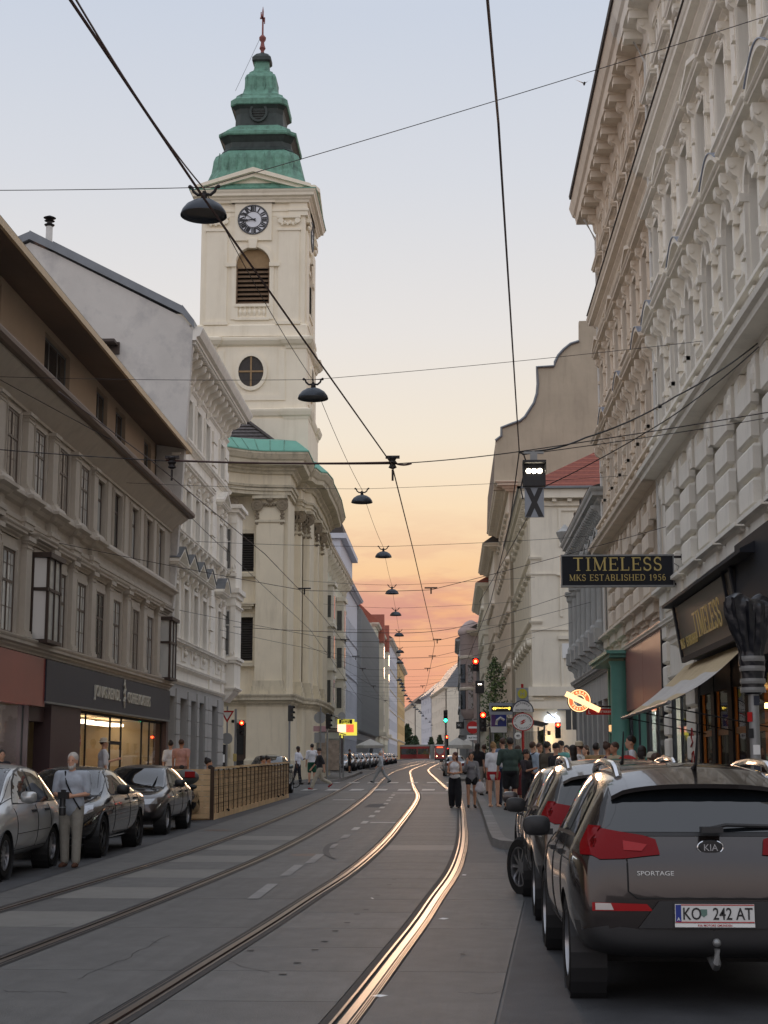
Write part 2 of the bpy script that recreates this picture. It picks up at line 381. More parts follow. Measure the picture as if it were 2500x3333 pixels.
RC=lerp([(0,-2.35),(5,-1.86),(10,-1.44),(13.3,-1.22),(16,-1.045),(18.4,-.915),(21.7,-.725),(26.6,-.565),(31,-.49),(37,-.45),(44,-.415),(51,-.41),(57,-.455),(63,-.62),(70,-.88),(83,-1.28),(98,-1.72),(117,-2.27),(131,-2.58),(150,-2.74),(188,-2.6),(260,-2.2),(400,-1.4)])
LC=lerp([(0,-5.4),(8,-4.76),(12.8,-4.42),(17,-4.14),(20,-3.97),(25,-3.74),(30,-3.63),(36,-3.6),(44,-3.63),(52,-3.74),(60,-3.87),(71,-4.14),(87,-4.57),(110,-5.0),(150,-5.3),(260,-4.8),(400,-4.0)])
YS=[0.5*i for i in range(-4,100)]+[50+1.5*i for i in range(1,60)]+[140+5*i for i in range(1,48)]
RAIL_LABEL={}
def rail(cf,side,label):
# grooved rail, running edge towards the track centre; side=+1 for the right rail of a track
 o=thing('tram_rail',(cf(10),10,gz(10)),0,label,None);o['kind']='structure'
 def strip(nm,m,a,b,za,zb=None):
  mb=MB()
  for y in YS:
   mb.v+=[(cf(y)+side*a-o.location.x,y-10,gz(y)+za-o.location.z),(cf(y)+side*b-o.location.x,y-10,gz(y)+(za if zb is None else zb)-o.location.z)]
  mb.f=[((2*i,2*i+1,2*i+3,2*i+2) if side>0 else(2*i+1,2*i,2*i+2,2*i+3)) for i in range(len(YS)-1)]
  ob(nm,mb,m,o,fix=False)
 g=.7175
 strip('joint_strip',MT['joint'],g-.115,g-.055,.0145)
 strip('rail_lip',MT['rail'],g-.055,g-.035,.018)
 strip('groove_floor',MT['joint'],g-.035,g,.002)
 strip('groove_side',MT['rail_side'],g-.0005,g,.002,.018)
 strip('rail_head',MT['rail'],g,g+.056,.018,.0172)
 strip('joint_strip',MT['joint'],g+.056,g+.125,.0145)
 for q in((.072,.008),(.09,.006),(.106,.006)) if(cf is RC and side>0) else((.085,.006),):
  strip('worn_strip',MT['rail'],g+q[0],g+q[0]+q[1],.0165)
rail(RC,1,'bright curved tram rail nearest the parked black cars')
rail(RC,-1,'bright tram rail second from the parked black cars')
rail(LC,1,'dull tram rail second from the silver parked car')
rail(LC,-1,'dull tram rail nearest the silver parked car')
# concrete track slabs, one by one
def slab(x0a,x1a,x0b,x1b,ya,yb,m,nm='slab'):
 g=.006;b=MB();h=.012;y0,y1=ya+g,yb-g;cx,cy=(x0a+x1b)/2,(ya+yb)/2
 P=[(x0a+g,y0),(x1a-g,y0),(x1b-g,y1),(x0b+g,y1)]
 b.v=[(x-cx,y-cy,gz(y)-gz(cy)) for x,y in P]+[(x-cx,y-cy,gz(y)-gz(cy)+h) for x,y in P]
 b.f=[(4,5,6,7),(0,1,5,4),(1,2,6,5),(2,3,7,6),(3,0,4,7)]
 ob(nm,b,m,road,(cx,cy,gz(cy)),fix=False)
y=3.6
L_LIGHT=[(15.4,16.8),(18.4,19.7),(21.3,22.8),(24.2,25.6),(27.1,28.6),(30.2,31.4)]
k=0
while y<64:
 y2=y+1.465;ym=(y+y2)/2
 lt=MT['slab_light'] if any(abs(ym-(a+b)/2)<.8 for a,b in L_LIGHT) else MT['slab']
 rt=MT['slab_light'] if abs(ym-28.0)<.74 else MT['slab']
 slab(LC(y)-.60,LC(y)+.60,LC(y2)-.60,LC(y2)+.60,y,y2,lt)
 slab(RC(y)-.60,RC(y)+.60,RC(y2)-.60,RC(y2)+.60,y,y2,rt)
 y=y2;k+=1
y=3.6
while y<62:
 y2=y+2.93
 slab(LC(y)+.845,RC(y)-.845,LC(y2)+.845,RC(y2)-.845,y,y2,MT['slab'])
 xe=lambda q:min(.9,.28+(q-10.2)*.0705)
 if y<24:slab(RC(y)+.845,xe(y),RC(y2)+.845,xe(y2),y,y2,MT['slab'])
 slab(-5.45,LC(y)-.845,-5.45,LC(y2)-.845,y,y2,MT['slab'])
 y=y2
strip_sheet('asphalt_patch',MT['asphalt_dark'],lambda q:min(.92,.30+(q-10.2)*.0705),3.2,[-10,0,5,10,14,18,22,27.2],.006,road)
strip_sheet('asphalt_patch',MT['asphalt_dark'],-8.0,-5.48,[-10,0,10,20,30,40,50,62],.006,road)
def mark(nm,pts,m=None,lift=.0185):
 b=MB();cx=sum(p[0] for p in pts)/len(pts);cy=sum(p[1] for p in pts)/len(pts)
 b.v=[(x-cx,y-cy,gz(y)-gz(cy)) for x,y in pts];b.f=[tuple(range(len(pts)))]
 ob(nm,b,m or MT['paint'],road,(cx,cy,gz(cy)+lift),fix=False)
for i,(x,yy) in enumerate([(-2.29,19.2),(-2.27,22.5),(-2.15,24.9),(-2.12,28.1),(-2.09,31.2),(-2.07,34.2),(-2.04,37.2),(-2.04,40.6),(-2.04,43.7),(-2.04,46.7),(-2.06,50),(-2.11,53.4),(-2.15,56.4),(-2.18,59.5)]):
 h=1.0 if i<3 else .62
 mark('lane_dash',[(x-.07,yy-h),(x+.07,yy-h),(x+.07,yy+h),(x-.07,yy+h)],MT['paint_worn'] if i<5 else MT['paint'])
mark('stop_line',[(-1.9,36.9),(-1.3,36.9),(-1.3,37.35),(-1.9,37.35)]);mark('stop_line',[(-4.05,53.5),(-3.3,53.5),(-3.3,54.1),(-4.05,54.1)])
mark('stop_line',[(-2.3,62.2),(.6,62.2),(.6,62.7),(-2.3,62.7)])
for yy,h in((67.3,1.3),(81.9,1.3)):
 x=-7.4
 while x<.9:
  mark('crosswalk_block',[(x,yy-h),(x+.55,yy-h),(x+.55,yy+h),(x,yy+h)]);x+=1.03
mark('lane_dash',[(-.9,139),(-.2,139),(-.5,150),(-1.3,150)])
# tyre mark and small inlays on the slabs
b=MB();pts=[gp(1105+40*cos(t)*1.1,2772+28*sin(t)) for t in np.linspace(1.9,4.9,14)]
for i,p in enumerate(pts):
 d=(pts[min(i+1,13)]-pts[max(i-1,0)]).normalized();n_=Vector((-d.y,d.x,0))*(.05 if 2<i<11 else .03)
 b.v+=[tuple(p+n_+Vector((0,0,.02))),tuple(p-n_+Vector((0,0,.02)))]
b.f=[(2*i,2*i+1,2*i+3,2*i+2) for i in range(13)]
ob('tyre_mark',b,mat('tyre_mark',(.06,.06,.06),.7),road,fix=False)
for q in((1283,2866),(1268,2883),(1228,2918),(1162,2980),(1130,3008),(1091,3035),(1056,3070),(1025,3097),(968,3140),(920,3178),(1192,2965),(816,3100)):
 p=gp(*q);mark('slab_inlay',[(p.x-.03,p.y-.03),(p.x+.03,p.y-.03),(p.x+.03,p.y+.03),(p.x-.03,p.y+.03)],MT['joint'],.016)
for q in((1511,2853),(1444,2997),(1506,3110),(1236,3251),(1212,2930)):
 p=gp(*q);a=random.random()*3
 b=MB().add([(.06*cos(a),.06*sin(a),.006),(.02*cos(a+1.6),.02*sin(a+1.6),.012),(-.06*cos(a),-.05*sin(a),.005),(-.02*cos(a+1.6),-.03*sin(a+1.6),0)],[(0,1,2,3)])
 tag(ob('paper_scrap',b,MT['white'],None,(p.x,p.y,gz(p.y)+.016)),{1511:'white paper scrap beside the kerb corner on the road',1444:'small white scrap on the concrete between rail and dark asphalt',1506:'white scrap nearest the dark asphalt edge',1236:'nearest white scrap beside the bright rail',1212:'white scrap lying between the two bright rails'}[q[0]],'scrap')
def pavement(name,poly,label,flag,h=.14):
 b=MB();n=len(poly)
 b.v=[(x,y,gz(y)+h) for x,y in poly]+[(x,y,gz(y)-.1) for x,y in poly]
 b.f=[tuple(range(n))]+[(i,n+i,n+(i+1)%n,(i+1)%n) for i in range(n)]
 o=ob(name,b,MT['pavement']);o['kind']='structure';o['label']=label
 # kerb stones along the street edge
 i0,i1=flag
 for i in range(i0,i1):
  a,c=Vector(poly[i]),Vector(poly[i+1]);Ln=(c-a).length;m=max(1,round(Ln/1.3));d=(c-a)/Ln;nn=Vector((-d.y,d.x))
  ctr=Vector((sum(p[0] for p in poly)/n,sum(p[1] for p in poly)/n))
  if nn.dot(ctr-a)<0:nn=-nn
  for j in range(m):
   if a.y+d.y*Ln*j/m<-2 or a.y>150:continue
   p,q=a+d*(Ln*j/m+.008),a+d*(Ln*(j+1)/m-.008)
   e=nn*-.03;f=nn*.22;K=MB();cc=(p+q)/2;gzc=gz(cc.y)
   ring=[p+e,q+e,q+f,p+f]
   K.v=[(r.x-cc.x,r.y-cc.y,gz(r.y)-gzc-.05) for r in ring]+[(r.x-cc.x+(nn.x*.02 if k<2 else 0),r.y-cc.y+(nn.y*.02 if k<2 else 0),gz(r.y)-gzc+h+.006) for k,r in enumerate(ring)]
   K.f=[(4,5,6,7),(0,1,5,4),(1,2,6,5),(2,3,7,6),(3,0,4,7)]
   ob('kerb_stone',K,MT['kerb'],o,(cc.x,cc.y,gzc))
 return o
pavement('pavement',[(3.15,-20),(3.15,26.6),(2.9,27.2),(1.15,27.3),(.88,27.7),(.77,28.6),(.77,31),(.85,41),(.92,56),(.80,64),(1.2,67.5),(2.6,69.3),(5.0,69.8),(9,69.8),(9,-20)],'raised kerbside pavement with the crowd beside the bus stop',(0,12))
pavement('pavement',[(12,84),(4.6,84.2),(1.6,84.8),(.6,87),(.25,92),(-.2,115),(-.7,135),(-1.0,160),(-.9,220),(0,330),(12,330)],'pavement beyond the side street at the white corner house',(0,9))
pavement('pavement',[(-7.95,-20),(-7.95,62),(-8.3,66),(-9.6,69.5),(-12,70.4),(-14,70.4),(-14,-20)],'pavement along the brown house and the parked cars',(0,4),.2)
pavement('pavement',[(-16,76),(-9.5,76.6),(-7.2,78.2),(-6.2,81.5),(-6.05,86),(-6.2,100),(-6.5,112),(-8.0,115),(-10.1,118),(-10.2,260),(-9.6,400),(-16,400)],'pavement at the foot of the church',(0,9),.15)
# wear of the road: cracks, repair patches, covers
def crack(pts,w=.012):
 P=[gp(*q) for q in pts];b=MB();r=random.Random(int(pts[0][0]));Q=[]
 for a,c in zip(P[:-1],P[1:]):
  for k in range(8):q=a.lerp(c,k/8);Q.append(q+Vector((r.uniform(-.03,.03),r.uniform(-.06,.06),0)))
 for i,q in enumerate(Q):
  d=(Q[min(i+1,len(Q)-1)]-Q[max(i-1,0)]);n_=Vector((-d.y,d.x,0)).normalized()*w*r.uniform(.4,1.2);b.v+=[tuple(q+n_+Vector((0,0,.0135))),tuple(q-n_+Vector((0,0,.0135)))]
 b.f=[(2*i,2*i+1,2*i+3,2*i+2) for i in range(len(Q)-1)];ob('crack',b,MT['joint'],road,fix=False)
for c_ in([(0,3232),(250,3236)],[(250,3195),(420,3120),(560,3040)],[(480,3070),(520,3072)],[(1560,3010),(1600,3020)],[(100,3020),(260,3010)],[(1180,2900),(1330,2895)],[(1490,3240),(1640,3236)],[(700,3120),(900,3180)]):crack(c_,.005)
MT['patch']=mat('patch',(.062,.062,.064),.75,var=.2,vscale=3,bump=.5,bscale=90)
for(x_,y_,w_,l_) in((1.6,8.6,.5,.8),(-2.3,48.5,.3,1.5)):mark('repair_patch',[(x_-w_,y_-l_),(x_+w_*.9,y_-l_*.95),(x_+w_,y_+l_),(x_-w_*.95,y_+l_*.97)],MT['patch'],.0128)
for(x_,y_) in((-2.35,25.8),(-5.0,33.5),(.15,52)):mark('manhole_cover',[(x_+.3*cos(2*pi*k/20),y_+.3*sin(2*pi*k/20)) for k in range(20)],MT['rail_side'],.0132)
# --- building kit
_WC={}
def win_mesh(w,h,style):
 key=(round(w,2),round(h,2),style)
 if key in _WC:return _WC[key]
 f=MB();t=.065;d0,d1=0.0,.06
 f.box(-w/2,d0,0,-w/2+t,d1,h);f.box(w/2-t,d0,0,w/2,d1,h);f.box(-w/2+t,d0,0,w/2-t,d1,t);f.box(-w/2+t,d0,h-t,w/2-t,d1,h)
 iw0,iw1=-w/2+t,w/2-t
 def hb(z,th=.05,dd=.056):f.box(iw0,d0,z-th/2,iw1,dd,z+th/2)
 def vb(x,a,b,th=.05,dd=.057):f.box(x-th/2,d0-.002,a,x+th/2,dd,b)
 if style=='six':
  tr=h*.64;hb(tr,.07,.064);vb(0,t,h-t,.07,.066)
  for q in(.22,.43,.82):hb(h*q,.025,.05)
 elif style=='eight':
  tr=h*.62;hb(tr,.06,.064);vb(0,t,h-t,.05,.066);hb(h*.31,.022,.05);hb(h*.82,.022,.05)
  vb(w*.24,t,h-t,.018,.05);vb(-w*.24,t,h-t,.018,.05)
 elif style=='cas':hb(h*.68,.07,.064);vb(0,t,h-t,.06,.066)
 elif style=='two':vb(0,t,h-t,.06,.062)
 elif style=='three':vb(-w/6,t,h-t);vb(w/6,t,h-t)
 elif style=='tall':hb(h*.7,.06,.06)
 p=MB().quad((-w/2+.01,.044,.01),(-w/2+.01,.044,h-.01),(w/2-.01,.044,h-.01),(w/2-.01,.044,.01))
 _WC[key]=(f.fixed('window_frame'),p.mesh('pane'));return _WC[key]
_MM={}
def mm(me,m):
 k=(me.name,m.name)
 if k not in _MM:
  q=me if len(me.materials)==0 else me.copy()
  if len(q.materials):q.materials.clear()
  q.materials.append(m);_MM[k]=q
 return _MM[k]
def window(root,x,zb,w,h,style='cas',y=-.22,fm='white_frame',gm='glass'):
 a,b=win_mesh(w,h,style)
 o=link('window',mm(a,MT[fm]),root,(x,y,zb));link('pane',mm(b,MT[gm]),o)
 return o
_SH={}
def shared(key,fn,m,smooth=False):
 k=(key,m.name)
 if k not in _SH:
  me=fn().fixed(key if isinstance(key,str) else key[0],smooth,40);me.materials.append(m);_SH[k]=me
 return _SH[k]
def put(name,key,fn,m,root,loc,rot=None,smooth=False):return link(name,shared(key,fn,MT[m],smooth),root,loc,rot)
def cornice_prof(z0,h,p,q=0.0):
 return[(q,z0),(p*.22,z0),(p*.26,z0+h*.14),(p*.48,z0+h*.30),(p*.50,z0+h*.42),(p*.84,z0+h*.52),(p*.86,z0+h*.72),(p*.94,z0+h*.8),(p,z0+h*.92),(p,z0+h),(q,z0+h+p*.06)]
def band_prof(z0,h,p):return[(0,z0),(p*.5,z0),(p*.6,z0+h*.25),(p,z0+h*.4),(p,z0+h*.85),(p*.8,z0+h),(0,z0+h*1.04)]
def cornice(root,W,z0,h,p,m,name='cornice',ends=(True,True),x0=0.0,prof=None,ret=.6):
 path=([(x0,-ret)] if ends[0] else[])+[(x0,0),(W,0)]+([(W,-ret)] if ends[1] else[])
 return ob(name,MB().sweep(prof or cornice_prof(z0,h,p),path),MT[m],root)
def hood_straight(w,p=.22,h=.22):return MB().sweep(cornice_prof(0,h,p),[(-w/2,-.02),(-w/2,0),(w/2,0),(w/2,-.02)])
def hood_pediment(w,rise,p=.25,h=.16):
 b=MB().sweep(cornice_prof(0,h,p),[(-w/2,-.02),(-w/2,0),(w/2,0),(w/2,-.02)])
 e=w/2+p*.9;t=.11
 b.xz([(-w/2,h),(w/2,h),(0,h+rise)],-.01,.07)
 b.xz([(-e,h),(-e,h+t),(0,h+rise+t),(0,h+rise)],-.01,p);b.xz([(e,h),(0,h+rise),(0,h+rise+t),(e,h+t)],-.01,p)
 return b
def hood_segment(w,rise,p=.25,h=.16,n=10):
 b=MB().sweep(cornice_prof(0,h,p),[(-w/2,-.02),(-w/2,0),(w/2,0),(w/2,-.02)])
 e=w/2+p*.6;t=.12
 arc=[(-e+2*e*i/n,h+rise*sin(pi*i/n)) for i in range(n+1)]
 b.xz(arc,-.01,.06)
 for i in range(n):
  (x0,z0),(x1,z1)=arc[i],arc[i+1];b.xz([(x0,z0),(x1,z1),(x1,z1+t),(x0,z0+t)],-.01,p)
 return b
def seg_cap(w,rise,p=.25,h=.16,n=10):
 b=MB();e=w/2+p*.6;t=.12
 arc=[(-e+2*e*i/n,h+rise*sin(pi*i/n)+t) for i in range(n+1)]
 for i in range(n):
  (x0,z0),(x1,z1)=arc[i],arc[i+1];b.xz([(x0,z0+.002),(x1,z1+.002),(x1,z1+.02),(x0,z0+.02)],-.02,p+.03)
 return b
def console(w=.2,h=.5,d=.4):
 prof=[(0,0),(d,0),(d,-h*.16),(d*.94,-h*.3),(d*.74,-h*.4),(d*.5,-h*.46),(d*.36,-h*.6),(d*.34,-h*.8),(d*.2,-h*.96),(0,-h)]
 b=MB().yz(prof,-w/2,w/2)
 for sx in(-1,1):
  b.lathe([(.001,0),(d*.17,0),(d*.17,.025),(.001,.03)],(sx*w/2,d*.78,-h*.2),10,'x') if sx>0 else b.lathe([(.001,-.03),(d*.17,-.025),(d*.17,0),(.001,0)],(sx*w/2,d*.78,-h*.2),10,'x')
 return b
def ornament(w=.4,h=.4,seed=1):
 r=random.Random(seed);b=MB()
 for i in range(9):b.ball((r.uniform(-w/2,w/2)*(1-i*.05),.03,r.uniform(0,h)),r.uniform(.04,.09)*w*2,.05,r.uniform(.04,.1)*h*2,6,4)
 b.ball((0,.06,h*.5),w*.2,.08,h*.26,8,6);return b
def surround(w,h,t=.14,p=.06,sill=True):
 b=MB();b.box(-w/2-t,0,-.02,-w/2,p,h+t);b.box(w/2,0,-.02,w/2+t,p,h+t);b.box(-w/2,0,h,w/2,p,h+t)
 b.box(-w/2-t*.45,p,0,-w/2-.012,p+.03,h+t*.4);b.box(w/2+.012,p,0,w/2+t*.45,p+.03,h+t*.4)
 return b
def sill(w,p=.2,h=.12):return MB().sweep([(0,0),(p*.6,0),(p*.7,h*.4),(p,h*.5),(p,h),(0,h*1.1)],[(-w/2,-.02),(-w/2,0),(w/2,0),(w/2,-.02)])
def pilaster(w,h,p=.12):
 b=MB();b.box(-w/2,0,h*.06,w/2,p,h*.93)
 b.box(-w/2-.05,0,0,w/2+.05,p+.06,h*.04);b.box(-w/2-.025,0,h*.04,w/2+.025,p+.03,h*.065)
 b.box(-w/2-.02,0,h*.885,w/2+.02,p+.02,h*.9);b.box(-w/2-.03,0,h*.93,w/2+.03,p+.03,h*.955);b.box(-w/2-.07,0,h*.955,w/2+.07,p+.07,h)
 return b
def arch_fill(b,x,w,zspring,ztop,y,depth,n=8):
 r=w/2;rise=ztop-zspring
 for s in(-1,1):
  pts=[(x+s*r*cos(pi/2*i/n),zspring+rise*sin(pi/2*i/n)) for i in range(n+1)]
  for i in range(n):
   (xa,za),(xb,zb)=pts[i],pts[i+1]
   b.quad((xa,y,za),(xb,y,zb),(xb,y,ztop),(xa,y,ztop));b.quad((xa,y,za),(xa,y-depth,za),(xb,y-depth,zb),(xb,y,zb))
   # --- brown house with the coffee shop
def brown_house():
 X,V1,V0=-10.0,54.4,12.0;Wd=V1-V0
 r=thing('brown_house',(X,V1,0),-pi/2,'brown plaster house with overhanging eave and a coffee shop at street level','house')
 lx=lambda v:V1-v
 ax2=[52.35,50.2,47.85,45.3,43.05,41.05,38.75,36.4,34.05,31.7,29.35,27.0,24.65,22.3,19.95,17.6,15.2]
 ax1=[53.15,50.65,48.3,45.5,43.3,41.05,38.8,36.85,34.1,31.7,29.35,27.0,24.65,22.3,19.95,17.6,15.2]
 holes=[(lx(v)-.53,lx(v)+.53,8.12,9.76) for v in ax2]+[(lx(v)-.58,lx(v)+.58,4.64,6.55) for v in ax1]
 b=MB().wall(0,Wd,4.3,10.6,holes,.22);b.quad((0,0,4.3),(0,-8,4.3),(0,-8,10.6),(0,0,10.6));b.quad((Wd,0,4.3),(Wd,0,10.6),(Wd,-8,10.6),(Wd,-8,4.3))
 ob('wall',b,MT['brown_plaster'],r)
 b=MB().box(-.0,-8,4.3,Wd,-7.9,13);ob('rear_wall',b,MT['brown_plaster'],r)
 for i,v in enumerate(ax2):
  window(r,lx(v),8.12,1.06,1.64,'eight' if i>4 else 'cas',-.035 if i>4 else-.12,'brown_frame' if i>4 else 'dark_frame',['glass_curtain','glass_warm','glass_curtain','glass','glass_curtain','glass_curtain','glass_warm'][i%7])
  put('window_surround','sur2',lambda:surround(1.06,1.64,.1,.05),'brown_trim',r,(lx(v),0,8.12))
 for i,v in enumerate(ax1):
  if abs(v-36.85)<.1 or abs(v-53.15)<.1:continue
  window(r,lx(v),4.64,1.16,1.91,'eight',-.035,'brown_frame',['glass_curtain','glass_curtain','glass_warm','glass_curtain','glass'][i%5])
  put('window_surround','sur1',lambda:surround(1.16,1.91,.1,.06),'brown_trim',r,(lx(v),0,4.64))
  put('window_hood','hood1',lambda:hood_straight(1.35,.26,.26).box(-.62,0,-.22,.62,.05,-.04),'brown_trim',r,(lx(v),0,6.86))
 for v in(36.85,53.15):
  fr=MB();w,d=.66,.42;q=-.01
  for z0 in(4.62,4.68):pass
  fr.box(-w-.02,0,4.58,w+.02,d+.03,4.66);fr.box(-w-.05,0,6.62,w+.05,d+.07,6.74)
  for sx in(-1,1):
   fr.box(sx*w-.035,0,4.66,sx*w+.035,.07,6.62);fr.box(sx*(w-.12)-.04,d-.07,4.66,sx*(w-.12)+.04,d,6.62)
  fr.box(-w,0,5.82,w,d,5.9);fr.box(-.03,d-.05,4.66,.03,d+.005,6.62)
  o=ob('bay_window',fr,MT['dark_frame'],r,(lx(v),0,0))
  g=MB();g.quad((-w+.12,d-.03,4.66),(-w+.12,d-.03,6.62),(w-.12,d-.03,6.62),(w-.12,d-.03,4.66))
  for sx in(-1,1):g.quad((sx*w,.03,4.66),(sx*w,.03,6.62),(sx*(w-.12),d-.03,6.62),(sx*(w-.12),d-.03,4.66))
  ob('pane',g,MT['glass_curtain'],o)
  put('window_hood','hood1',None,'brown_trim',r,(lx(v),0,6.9))
 allv=ax2
 for i in range(len(ax2)-1):
  m2=(ax2[i]+ax2[i+1])/2;m1=(ax1[i]+ax1[i+1])/2
  if i>3:put('pilaster','pil2',lambda:pilaster(.46,1.85,.14),'brown_trim',r,(lx(m2),0,8.06))
  else:put('pilaster','pil2b',lambda:MB().box(-.22,0,0,.22,.05,1.85),'brown_trim',r,(lx(m2),0,8.06))
  put('pilaster','pil1',lambda:pilaster(.46,2.35,.14),'brown_trim',r,(lx(m1),0,4.64))
  # entablature between the storeys, breaking forward over the pilasters
 path=[(0,-.5),(0,0)]
 for i in range(len(ax2)-1):
  c=lx((ax2[i]+ax2[i+1])/2)
  path+=[(c-.3,0),(c-.3,.12),(c+.3,.12),(c+.3,0)] if i>3 else[]
 path+=[(Wd,0),(Wd,-.5)]
 ob('entablature',MB().sweep([(0,7.14),(.07,7.14),(.07,7.26),(.1,7.28),(.1,7.38),(.04,7.42),(.04,7.62),(.14,7.66),(.2,7.74),(.3,7.8),(.3,7.88),(.22,7.92),(.16,8.04),(0,8.06)],path),MT['brown_trim'],r)
 cornice(r,Wd,4.30,.32,.24,'brown_trim','sill_band')
 ob('cornice',MB().sweep([(0,9.95),(.06,9.95),(.06,10.02),(.1,10.06),(.52,10.5),(.52,10.56),(0,10.62)],[(0,-.6),(0,0),(Wd,0)]),MT['brown_trim'],r)
 ob('gutter',MB().sweep([(.44,10.57),(.66,10.55),(.74,10.62),(.74,10.72),(.7,10.78),(.44,10.72)],[(0,-.4),(0,0),(Wd,0)]),MT['soffit'],r)
 ob('gutter_roof',MB().sweep([(-.7,10.9),(.45,10.72),(.45,10.60),(-.7,10.60)],[(0,0),(Wd,0)]),MT['soffit'],r)
 # set-back attic storey
 aw=[(lx(40.2),2.7),(lx(45.6),1.5),(lx(48.3),1.5),(lx(52.8),1.3),(lx(33.5),2.7),(lx(28),1.6),(lx(23),1.6)]
 hs=[(x-w/2,x+w/2,10.95,13.0) for x,w in aw]
 ob('attic_wall',MB().wall(.0,Wd,10.7,13.25,hs,.2,-.6),MT['tan_plaster'],r)
 ob('attic_side',MB().box(-.01,-4,10.7,.2,-.6,13.25),MT['soffit'],r)
 for x,w in aw:
  window(r,x,10.98,w,2.0,'three' if w>2 else 'two',-.78,'galv','glass')
  g=MB().box(-w/2,0,0,w/2,.012,.85);ob('glass_railing',g,glass_mat_rail,r,(x,-.58,10.95))
  # eave slab and roof
 ob('eave',MB().sweep([(-1.2,13.28),(.54,13.02),(.54,13.0),(-.5,13.2),(-1.2,13.22)],[(-.2,0),(Wd,0)]),MT['soffit'],r)
 ob('eave_fascia',MB().sweep([(.5,12.99),(.58,12.99),(.58,13.17),(.5,13.19)],[(-.21,-.4),(-.21,0),(Wd,0)]),MT['fascia'],r)
 ob('roof',MB().sweep([(.58,13.18),(-3.5,14.4),(-8,14.4),(-8,13.3),(-1.2,13.3)],[(-.19,0),(Wd,0)]),MT['zinc'],r)
 # roof window seen open above the eave
 # ---- street level
 f=MB().box(lx(V0),-.1,3.1,lx(37.45),.1,4.27);ob('shop_fascia',f,MT['red_panel'],r)['label']='reddish brown panel above the neighbouring shop'
 ob('shop_fascia',MB().box(lx(37.4),-.1,3.24,lx(54.2),.14,4.26),MT['navy'],r)['label']='navy sign panel of the coffee shop'
 ob('fascia_edge',MB().box(lx(37.4),-.1,3.19,lx(54.2),.16,3.238),MT['galv'],r)
 ob('shop_wall',MB().box(lx(41.3),-.35,-.1,lx(38.2),.08,3.2),MT['maroon'],r)
 ob('pillar',MB().box(lx(54.4),-.4,-.1,lx(54.05),.06,4.3),MT['maroon'],r)
 ob('doorway',MB().box(lx(38.2),-1.2,-.1,lx(36.5),-1.1,3.1),MT['door_dark'],r);ob('doorway_side',MB().box(lx(36.45),-1.2,-.1,lx(36.4),.0,3.1).box(lx(38.2),-1.1,2.75,lx(36.45),-.1,3.1),MT['maroon'],r)
 for a,c in((41.3,42.75),(42.8,45.85),(45.95,47.4),(47.5,50.6),(50.7,51.9),(51.98,54.0),(33.0,36.4),(29.5,32.9),(26,29.4),(20,25.9)):
  fr=MB();x0,x1=lx(c),lx(a);fr.box(x0-.04,-.16,.0,x0+.01,-.12,3.18);fr.box(x1-.01,-.16,.0,x1+.04,-.12,3.18);fr.box(x0,-.16,.0,x1,-.121,.42);fr.box(x0,-.16,3.1,x1,-.121,3.18)
  if abs(a-45.95)<.1:fr.box(x0,-.16,2.3,x1,-.122,2.4)
  o=ob('shop_window',fr,MT['matte_black'],r);ob('pane',MB().quad((x0,-.132,.42),(x0,-.132,3.1),(x1,-.132,3.1),(x1,-.132,.42)),MT['shop_glass'],o)
  # shop interior
 zf=.35
 ob('shop_interior',MB().quad((lx(54),-4.2,zf),(lx(54),-4.2,3.2),(lx(20),-4.2,3.2),(lx(20),-4.2,zf)).quad((lx(54),-.25,zf),(lx(54),-4.2,zf),(lx(20),-4.2,zf),(lx(20),-.25,zf)).quad((lx(54),-.25,3.22),(lx(54),-4.2,3.22),(lx(20),-4.2,3.22),(lx(20),-.25,3.22)).quad((lx(54.1),-.25,zf),(lx(54.1),-4.2,zf),(lx(54.1),-4.2,3.2),(lx(54.1),-.25,3.2)).quad((lx(39.5),-.4,zf),(lx(39.5),-4.2,zf),(lx(39.5),-4.2,3.2),(lx(39.5),-.4,3.2)),MT['interior'],r)
 for v in(43.5,46,48.5,51,53):ob('ceiling_lamp',MB().box(lx(v)-.8,-1.9,3.0,lx(v)+.8,-1.4,3.1),MT['warm_light'],r)
 for v in(34.5,31,28):ob('ceiling_lamp',MB().box(lx(v)-.8,-2.2,3.0,lx(v)+.8,-1.6,3.1),MT['cool_light'],r)
 for v in(46.5,50):ob('counter',MB().box(lx(v)-1.2,-3.2,zf,lx(v)+1.2,-2.6,1.4).box(lx(v)-1.3,-3.3,1.4,lx(v)+1.3,-2.5,1.45),MT['brown_frame'],r)
 for v in(44,52,34.4):ob('shelf',MB().box(lx(v)-.8,-4.1,.4,lx(v)+.8,-3.8,2.5),MT['tan_plaster'],r)
 return r
glass_mat_rail=glass_mat('glass_railing',(.5,.5,.5),.02,see=.75,bumpy=0)
MT['red_panel']=mat('red_panel',srgb(150,62,50),.28,var=.08,vscale=1,spec=.6)
MT['navy']=mat('navy',srgb(38,44,60),.45,var=.06)
MT['maroon']=mat('maroon',srgb(78,58,58),.5,var=.06)
MT['door_dark']=mat('door_dark',(.02,.018,.017),.6)
MT['interior']=mat('interior',srgb(190,172,140),.8,var=.12,vscale=.6)
MT['warm_light']=emis('warm_light',(1.0,.78,.52),4.0);MT['cool_light']=emis('cool_light',(.9,.95,1.0),6.0)
BROWN=brown_house()
